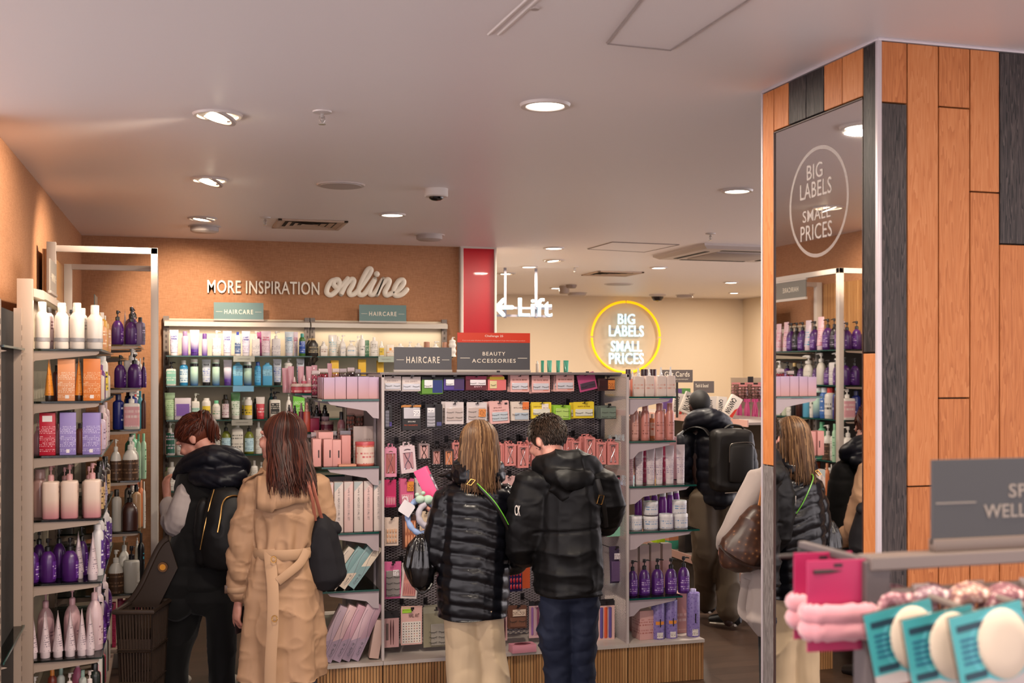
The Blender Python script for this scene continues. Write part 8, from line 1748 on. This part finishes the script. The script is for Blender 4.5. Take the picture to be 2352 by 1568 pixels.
mb = MB(); limb(mb, B.pts((1775, 1400, 0), (1775, 1640, 0)), [.085, .065]); limb(mb, B.pts((1838, 1400, 0), (1840, 1640, .04)), [.085, .065]); mb.build('trousers', BLACK_CLOTH, me_)
for f in (Lp(1775, B.fl-3, 0), Lp(1840, B.fl-3, .04)):
    mb = MB(); limb(mb, [f+Vector((0, -.05, .05)), f+Vector((0, .08, .045)), f+Vector((0, .2, .03))], [(.042, .05), (.046, .04), (.042, .028)]); mb.build('shoe', BLACK, me_)
mb = MB(); mb.tube(catmull(B.pts((1716, 1330, -.05), (1706, 1370, -.05), (1704, 1405, -.05), (1722, 1422, -.05)), 4), (.022, .005), 8); mb.build('coat_belt', COATG, me_)
bg = thing('handbag', 'brown patterned leather handbag on the arm beside the column', 'bag', (0, 0, 0)); B.put(bg)
m_, t_ = newmat('brown_patterned_leather', '#3f261b', .4); vz = t_.n('ShaderNodeTexVoronoi', i_Scale=34.0); t_.l(coords(t_), vz.inputs['Vector']); t_.l(t_.ramp(vz.outputs[0], [(.12, '#7a5232'), (.22, '#4a2d20'), (.6, '#3a2319')]), t_.b.inputs['Base Color'])
mb = MB(); limb(mb, B.pts((1742, 1170, -.12), (1725, 1215, -.12), (1712, 1260, -.12), (1716, 1290, -.12)), [(.05, .05), (.085, .075), (.14, .10), (.135, .085)], 18); obj('bag_body', remesh(mb, .008, m_, 4, folds(.008, (7, 7, 4), .002, 2), 'bag_body'), bg)
mb = MB(); mb.tube(catmull(B.pts((1655, 1252, -.14), (1690, 1285, -.21), (1730, 1300, -.20), (1770, 1302, -.16)), 4), (.02, .006), 8); mb.build('base_trim', mat('#241510', .4), bg)
mb = MB(); mb.tube(catmull(B.pts((1720, 1215, -.18), (1734, 1185, -.17), (1744, 1160, -.10), (1752, 1110, -.09)), 4), (.009, .005), 8); mb.build('strap', mat('#a8662f', .45), bg)
# ------------------------------------------------------------ beyond the gondola
UX = 4.42
u = thing('display_unit', 'long low display unit beyond the gondola with pink price edge', 'shelving', (UX, 9.9, 0))
def ub(nm, b, m, c=0): mb = MB(); mb.box(*b, c=c); return mb.build(nm, m, u, smooth=0)
STRIP = mat('#a8837a', .4); DKS = mat('#2b2423', .6)
ub('base', (.03, -1.5, 0, .74, 2.2, .24), DKS); ub('low_shelf', (0, -1.5, .24, .74, 2.2, .27), mat('#7d6f68', .4)); ub('price_edge', (-.012, -1.5, .235, 0, 2.2, .30), STRIP)
ub('spine', (.42, -1.45, .27, .5, 2.2, 1.48), mat('#4a403c', .6)); ub('middle_shelf', (.08, -1.45, .86, .7, 2.2, .88), mat('#7d6f68', .4)); ub('price_edge', (.068, -1.45, .84, .08, 2.2, .90), STRIP)
ub('top_shelf', (.05, -1.45, 1.48, .72, 2.2, 1.50), mat('#8d7d76', .4)); ub('price_edge', (.038, -1.45, 1.465, .05, 2.2, 1.52), mat('#c99a90', .4))
ub('end_upright', (.46, -1.50, .0, .56, -1.45, 1.76), mat('#8a827c', .4))
mb = MB()
for i in range(14): mb.box(.485, -1.503, .3+i*.1, .51, -1.4995, .34+i*.1)
mb.build('slots', SLOTM, u, smooth=0)
def at_unit(px, y): return atY(px, 900, y).x
for i, (px, y, w, h, d, c, c2, lb) in enumerate(((1511, 10.35, .10, .10, .1, '#a8c81e', None, 'lime green box on the low far display unit'), (1546, 10.0, .14, .13, .06, '#3f8f78', '#b87a5a', 'teal framed box on the low far display unit'), (1578, 9.8, .12, .16, .1, '#1d191a', None, 'black box on the low far display unit'), (1478, 10.6, .12, .07, .1, '#d0c4b8', None, 'small white box on the low far display unit'), (1624, 9.2, .14, .05, .12, '#b9b0a8', None, 'flat white box on the low display unit between the legs'), (1640, 9.0, .14, .04, .12, '#cfc6bc', None, 'thin white box on the low display unit behind the lighter trouser leg'))):
    x = at_unit(px, y); o = place(carton(w, h, d, c, None, c2), lb, 'box', (min(max(x, UX+.09), UX+.3), y, .2705), .2)
def canyon(w, h, red=True):
    n, me, parts = carton(w, h, .07, '#cfc6bd', None); parts = list(parts); K = mat('#17151a', .5)
    ob = text_fit('CANYON', h*.74, w*.5, K, None, (0, 0, 0), depth=.0006, bold=.03, res=1); m2 = ob.data.copy(); bpy.data.objects.remove(ob)
    for q in m2.vertices: x, y, z = q.co; q.co = (y-w*.16, -.0355-z, h*.5-x)
    parts.append(('lettering', m2))
    if red:
        mb = MB(); mb.prism([(w*.18, h*.04), (w*.48, h*.04), (w*.48, h*.55), (w*.3, h*.4)], -.0362, -.035); parts.append(('printed_wedge', mb.mesh(mat('#b8301f', .5), 0)))
    return ('carton', me, parts)
canyon = cached(canyon)
for px, y, w, h, a, lb in ((1553, 10.1, .09, .20, 8, 'white box with bold black lettering left of the cropped head'), (1576, 9.7, .15, .19, 22, 'white and red box leaning left of the cropped head'), (1634, 9.9, .14, .17, -4, 'white box with coloured earphones right of the cropped head'), (1655, 9.6, .08, .18, 4, 'slim white lettered box right of the cropped head'), (1668, 9.2, .10, .19, 30, 'white lettered box leaning on the grey upright'), (1622, 9.5, .10, .20, -30, 'white box tilted behind the cropped head')):
    x = at_unit(px, y); place(canyon(w, h), lb, 'box', (x, y, 1.5005+abs(sin(radians(a)))*w/2), -.25, None, roll=radians(a))
for px, y, c, lb in ((1598, 10.4, '#c8503a', 'coral box on the far top shelf'), (1540, 10.6, '#6a4a8a', 'violet box on the far top shelf'), (1560, 10.8, '#5f9a4a', 'green box on the far top shelf')):
    place(carton(.2, .12 if 'coral' in lb else .24, .1, c, None), lb, 'box', (at_unit(px, y), y, 1.5005), 0)
for i, (px, y, c) in enumerate(((1560, 9.9, '#c9a898'), (1572, 9.5, '#b87a4a'), (1556, 10.3, '#d0c0a8'))):
    place(carton(.12, .2, .08, c, None), ['cream box', 'tan box', 'pale box'][i]+' on the middle shelf of the far display unit', 'box', (max(at_unit(px, y), UX+.16), y, .8805), 0)
def far_sign(lb, px0, px1, py0, py1, d, words_, rod=True):
    a = atD(px0, py1, d); b = atD(px1, py0, d); c = (a+b)/2; wS = (b-a).length; w = sqrt((b.x-a.x)**2+(b.y-a.y)**2); h = b.z-a.z
    t = thing('shelf_sign', lb, 'sign', (c.x, c.y, a.z), -YAW)
    mb = MB(); mb.box(-w/2, -.004, 0, w/2, .004, h, c=.001); mb.build('sign_card', mat('#5d5351', .45), t, smooth=0)
    for s, v, tw, th, al in words_: text_fit(s, w*tw, h*th, LETTER, t, (w*al, -.005, h*v), depth=.0008, bold=.005)
    mb = MB(); mb.box(-.01, -.004, 1.50-a.z, .01, .004, 0); mb.build('rod', DARK_METAL, t, smooth=0)
far_sign('brown grey gift cards sign beyond the spray bottles', 1519, 1591, 849, 878, 10.4, [('Gift Cards', .66, .80, .40, 0), ('the one more-you!', .25, .4, .13, .15)])
far_sign('small brown sign just left above the cropped head', 1593, 1640, 875, 902, 10.1, [('Tech & Sound', .62, .62, .30, -.1)])
# pink peg wall at the right
d = 11.2; c = atD(1722, 900, d); w_ = thing('peg_stand', 'tall peg stand with pink accessories left of the boarded column', 'shelving', (c.x, c.y, 0), -YAW)
mb = MB(); mb.box(-.16, .1, 0, .5, .14, 1.85); mb.build('back_panel', mat('#c2ab90', .6), w_, smooth=0)
mb = MB(); mb.box(-.16, -.02, 1.785, .5, .0, 1.80); mb.box(-.02, -.02, 1.80, .03, 0, 1.86); mb.build('top_bar', DARK_METAL, w_, smooth=0)
mb = MB(); mb.box(-.1, -.28, 1.30, .5, -.15, 1.36); mb.box(.22, -.15, 1.31, .26, .1, 1.33); mb.build('tray', mat('#3f3733', .5), w_, smooth=0)
mb = MB(); mb.box(-.1, -.26, .95, .5, .1, .98); mb.build('shelf', mat('#6a5f58', .5), w_, smooth=0)
def on_stand(lx, ly, z): v = Matrix.Rotation(-YAW, 3, 'Z') @ Vector((lx, ly, 0)); return (c.x+v.x, c.y+v.y, z)
for i in range(6):
    pr = pouch(.09, .15, '#d88a86', '#d8a09c', .04); place(pr, 'peach accessory pack, %s from the left on the top bar of the peg stand' % ORD[i+1], 'pouch', on_stand(-.14+i*.062, -.05-.03*(i % 2), 1.655-.02*(i % 2)), -YAW, 'peach packs on the peg stand')
def ribbon(seed):
    rr = random.Random(seed); mb = MB()
    for k in range(26):
        x0 = rr.uniform(-.022, .022); mb.tube([(x0*.4, rr.uniform(-.01, .01), 0), (x0, rr.uniform(-.02, .02), -.1), (x0*1.3+rr.uniform(-.015, .015), rr.uniform(-.02, .02), -.24), (x0*1.1, 0, -.36+rr.uniform(0, .04))], [.004, .006, .006, .002], 5)
    mb.box(-.03, -.006, -.02, .03, .006, .01); return ('hair_extension', mb.mesh(mat('#c2447a', .4), 60), [])
for i in range(5):
    place(ribbon(i), 'hot pink hair extension, %s from the left on the peg stand' % ORD[i+1], 'hair extension', on_stand(-.12+i*.075, -.1, 1.64), -YAW, 'hot pink hair extensions')
for i in range(4): place(carton(.085, .085, .06, '#c9c0b8', None, None, 100, ('#4a4446', .5, .45, .4, .4)), 'small white box with dark dot, %s from the left in the stand tray' % ORD[i+1], 'box', on_stand(-.05+i*.095, -.215, 1.3605), -YAW, 'white boxes in the tray')
for i in range(3): place(canyon(.1, .22), 'white lettered box, %s from the left on the low peg stand shelf' % ORD[i+1], 'box', on_stand(-.03+i*.12, -.16, .9805), -YAW, 'lettered boxes on the peg stand')

# ------------------------------------------------------------ blurred stand in front of the column
d = 2.0; p = atD(2000, 1290, d); FXx, FYy = p.x, p.y
GM = mat('#564b4a', .5, .1)
st = thing('wellness_stand', 'near grey metal peg stand out of focus at the lower right corner', 'display stand', (FXx, FYy, 0))
zr = p.z
def sb(nm, b, m, c=.003, parent=None): mb = MB(); mb.box(*b, c=c); return mb.build(nm, m, parent or st, smooth=0)
sb('post', (-.022, -.02, 0, .026, .02, zr+.004), GM); sb('post', (.96, -.02, 0, 1.0, .02, zr+.004), GM)
sb('top_rail', (-.015, -.025, zr-.012, 1.0, .02, zr+.012), mat('#72655f', .4, .2)); sb('peg_rail', (.02, -.018, zr-.065, .96, -.004, zr-.045), mat('#82756e', .4, .2)); sb('peg_rail', (.02, -.018, .18, .96, -.004, .2), GM)
sb('side_arm', (-.012, .02, zr-.008, .004, .22, zr+.006), GM)
sb('back_mesh', (.03, .0, .2, .95, .003, zr-.24), MESH_DARK, 0); sb('foot', (-.05, -.25, 0, .02, .25, .04), GM); sb('foot', (.96, -.25, 0, 1.02, .25, .04), GM)
sb('lower_arm', (-.10, -.01, 1.26, .0, .012, 1.275), GM)
for i, x in enumerate((.085, .195, .305, .415)):
    mb = MB(); mb.box(x-.016, -.022, zr-.072, x+.016, -.016, zr-.038); mb.tube([(x, -.02, zr-.055), (x, -.20, zr-.062), (x, -.225, zr-.062), (x, -.24, zr-.050)], .006, 8); mb.build('peg_hook', mat('#9a8c84', .3, .4), st)
s = thing('stand_sign', 'dark spa wellness sign standing on the near grey rail', 'sign', (0, 0, 0)); a = atY(2140, 1262, FYy); b = atY(2130, 1072, FYy); wS = .40
s.location = (a.x+wS/2, FYy, zr+.012)
mb = MB(); mb.box(-wS/2, -.004, .012, wS/2, .004, b.z-zr, c=.001); mb.build('sign_card', mat('#383637', .5), s, smooth=0); mb = MB(); mb.box(-wS/2, -.01, 0, wS/2, .01, .022, c=.002); mb.build('holder', mat('#6a5a50', .4), s)
hS = b.z-zr
x0 = atY(2313, 1140, FYy).x-s.location.x; text_fit('SPA', .066, .024, mat('#8d8177', .6), s, (x0+.033, -.0045, hS*.64), depth=.0006, bold=.012)
x0 = atY(2256, 1187, FYy).x-s.location.x; text_fit('WELLNESS', .165, .024, mat('#8d8177', .6), s, (x0+.0825, -.0045, hS*.42), depth=.0006, bold=.012)
x0 = atY(2146, 1165, FYy).x-s.location.x; x1 = atY(2238, 1165, FYy).x-s.location.x; mb = MB(); mb.box(x0, -.0048, hS*.52, x1, -.004, hS*.52+.002); mb.build('rule_line', mat('#8d8177', .6), s, smooth=0)
# teal packs on the pegs
SPONGE = fabric('waffle_sponge', '#d3c1ac', .9, .1); TEALP = mat('#43a0a2', .35); 
def teal_pack():
    w, h = .118, .122; mb = MB(); mb.box(-w/2, -.004, -h*.98, w/2, .004, h*.02, c=.002); me = mb.mesh([CLEAR], 0); parts = []
    mb = MB(); mb.box(-w/2+.001, -.0052, -h*.82, w/2-.001, -.0042, h*.018); parts.append(('printed_card', mb.mesh(TEALP, 0)))
    mb = MB(); mb.box(-w/2+.001, -.0054, -h*.97, w/2-.001, -.0043, -h*.80); parts.append(('white_footer', mb.mesh(mat('#b9aca6', .5), 0)))
    mb = MB(); mb.lathe([(.046, -.004), (.048, .0), (.044, .006), (.024, .009), (.001, .010)], 28, tr=Matrix.Translation((w*.16, -.005, -h*.44)) @ Matrix.Rotation(pi/2, 4, 'X') @ Matrix.Diagonal((.85, 1.1, 1, 1))); parts.append(('bath_sponge', mb.mesh(SPONGE, 60)))
    mb = MB(); mb.lathe([(.052, .0), (.053, .0004), (.048, .0008)], 28, tr=Matrix.Translation((w*.145, -.0052, -h*.44)) @ Matrix.Rotation(pi/2, 4, 'X'), caps=(False, False)); parts.append(('pale_ring', mb.mesh(mat('#58b0b8', .4), 60)))
    for z, q in ((-.14, .38), (-.72, .3)):
        mb = MB(); mb.box(-w*.42, -.006, h*z-.005, -w*.42+w*q, -.0052, h*z+.005); parts.append(('dark_lettering', mb.mesh(mat('#1c3a48', .5), 0)))
    mb = MB()
    for k in range(5): mb.box(-w*.40, -.006, -h*(.30+.07*k), -w*.40+w*(.2+.05*(k % 3)), -.0052, -h*(.30+.07*k)+.004)
    parts.append(('small_print', mb.mesh(mat('#1f5f78', .5), 0))); return ('sponge_pack', me, parts)
TP = teal_pack()
for i, (px, py, r_, dd, lb) in enumerate(((2057, 1395, -9, 1.86, 'teal pack with pale round sponge at the grey post'), (2148, 1408, -8, 1.78, 'teal sponge pack, middle one on the near pegs'), (2258, 1400, -9, 1.70, 'teal sponge pack nearest the picture edge on the near pegs'))):
    q = atD(px, py, dd); place(TP, lb, 'sponge pack', q, -YAW*.4, 'teal sponge packs', 1, radians(r_*1.3))
# scrunchies and wash cloths bundled on the mesh behind
for i, (px, py, c, r_, lb) in enumerate(((2065, 1392, '#b9858c', .05, 'striped pink hair wrap behind the teal packs'), (2150, 1388, '#8f7780', .05, 'mauve patterned hair wrap behind the teal packs'), (2240, 1386, '#b08a78', .055, 'beige and red patterned hair wrap behind the teal packs'), (2320, 1388, '#8a5a60', .05, 'dark rose patterned hair wrap at the picture edge'))):
    q = atD(px, py, 2.02); k = 'wrap%d' % i; m_, t_ = newmat('patterned_plush', c, .8); nz = t_.n('ShaderNodeTexVoronoi', i_Scale=90.0); t_.l(coords(t_), nz.inputs['Vector']); t_.l(t_.ramp(nz.outputs[0], [(.2, '#d0b8b0'), (.4, c), (.8, '#6a4048')]), t_.b.inputs['Base Color'])
    mb = MB()
    for j in range(3): mb.tube([(r_*cos(a)*1.0+0, -.02+.012*j, .022*sin(a)+.006*sin(a*3+j)) for a in [2*pi*n_/24 for n_ in range(24)]], .012, 8, closed=True)
    o = mb.build('hair_wrap', m_, None, 60); o.location = q; tag(o, lb, 'hair wrap')
for i, (px, c, lb) in enumerate(((2080, '#7a4a3a', 'brown waffle cloth low on the stand mesh'), (2200, '#8a5340', 'tan waffle cloth low on the stand mesh'), (2310, '#b9858c', 'pink waffle cloth low on the stand mesh'))):
    q = atD(px, 1545, 2.0); mb = MB(); mb.box(-.045, -.012, -.08, .045, .008, .02, c=.006); o = mb.build('wash_cloth', fabric('waffle_cloth', c, .9, .1)); o.location = q; tag(o, lb, 'cloth')
# pink wristband cards at the side arm
PCARD = mat('#a51f50', .45); PLUSH = fabric('pink_plush', '#c98c93', .9, .15, True, .4)
def wrist_card():
    mb = MB(); mb.box(-.056, -.0015, -.145, .056, .0015, .008, c=.001); me = mb.mesh(PCARD, 0); parts = []
    for z in (-.080, -.108):
        mb = MB(); n_ = 36; mb.tube([(.056*math.copysign(abs(cos(a))**.6, cos(a)), .018*math.copysign(abs(sin(a))**.7, sin(a)), z) for a in [2*pi*i/n_ for i in range(n_)]], [(.012+.0022*sin(i*1.7), .017+.002*sin(i*2.3)) for i in range(n_)], 10, closed=True); parts.append(('plush_wristband', mb.mesh(PLUSH, 60)))
    mb = MB(); mb.box(-.008, -.002, -.004, .008, .002, .002); parts.append(('hang_slot', mb.mesh(mat('#2a1018', .6), 0))); return ('wristband_card', me, parts)
WC = wrist_card()
q = atD(1890, 1278, 2.10); place(WC, 'magenta card with pink plush wristbands, the rear one on the side arm', 'wristband card', q, -YAW*.3, 'wristband cards'); q = atD(1924, 1296, 1.98); place(WC, 'magenta card with pink plush wristbands, the front one beside the grey post', 'wristband card', q, -YAW*.3, 'wristband cards')
mb = MB(); mb.tube([(-.11, .12, zr-.004), (-.004, .12, zr-.004)], .004, 6); mb.tube([(-.11, .0, zr-.012), (-.004, .0, zr-.012)], .004, 6); mb.build('side_peg', DARK_METAL, st)
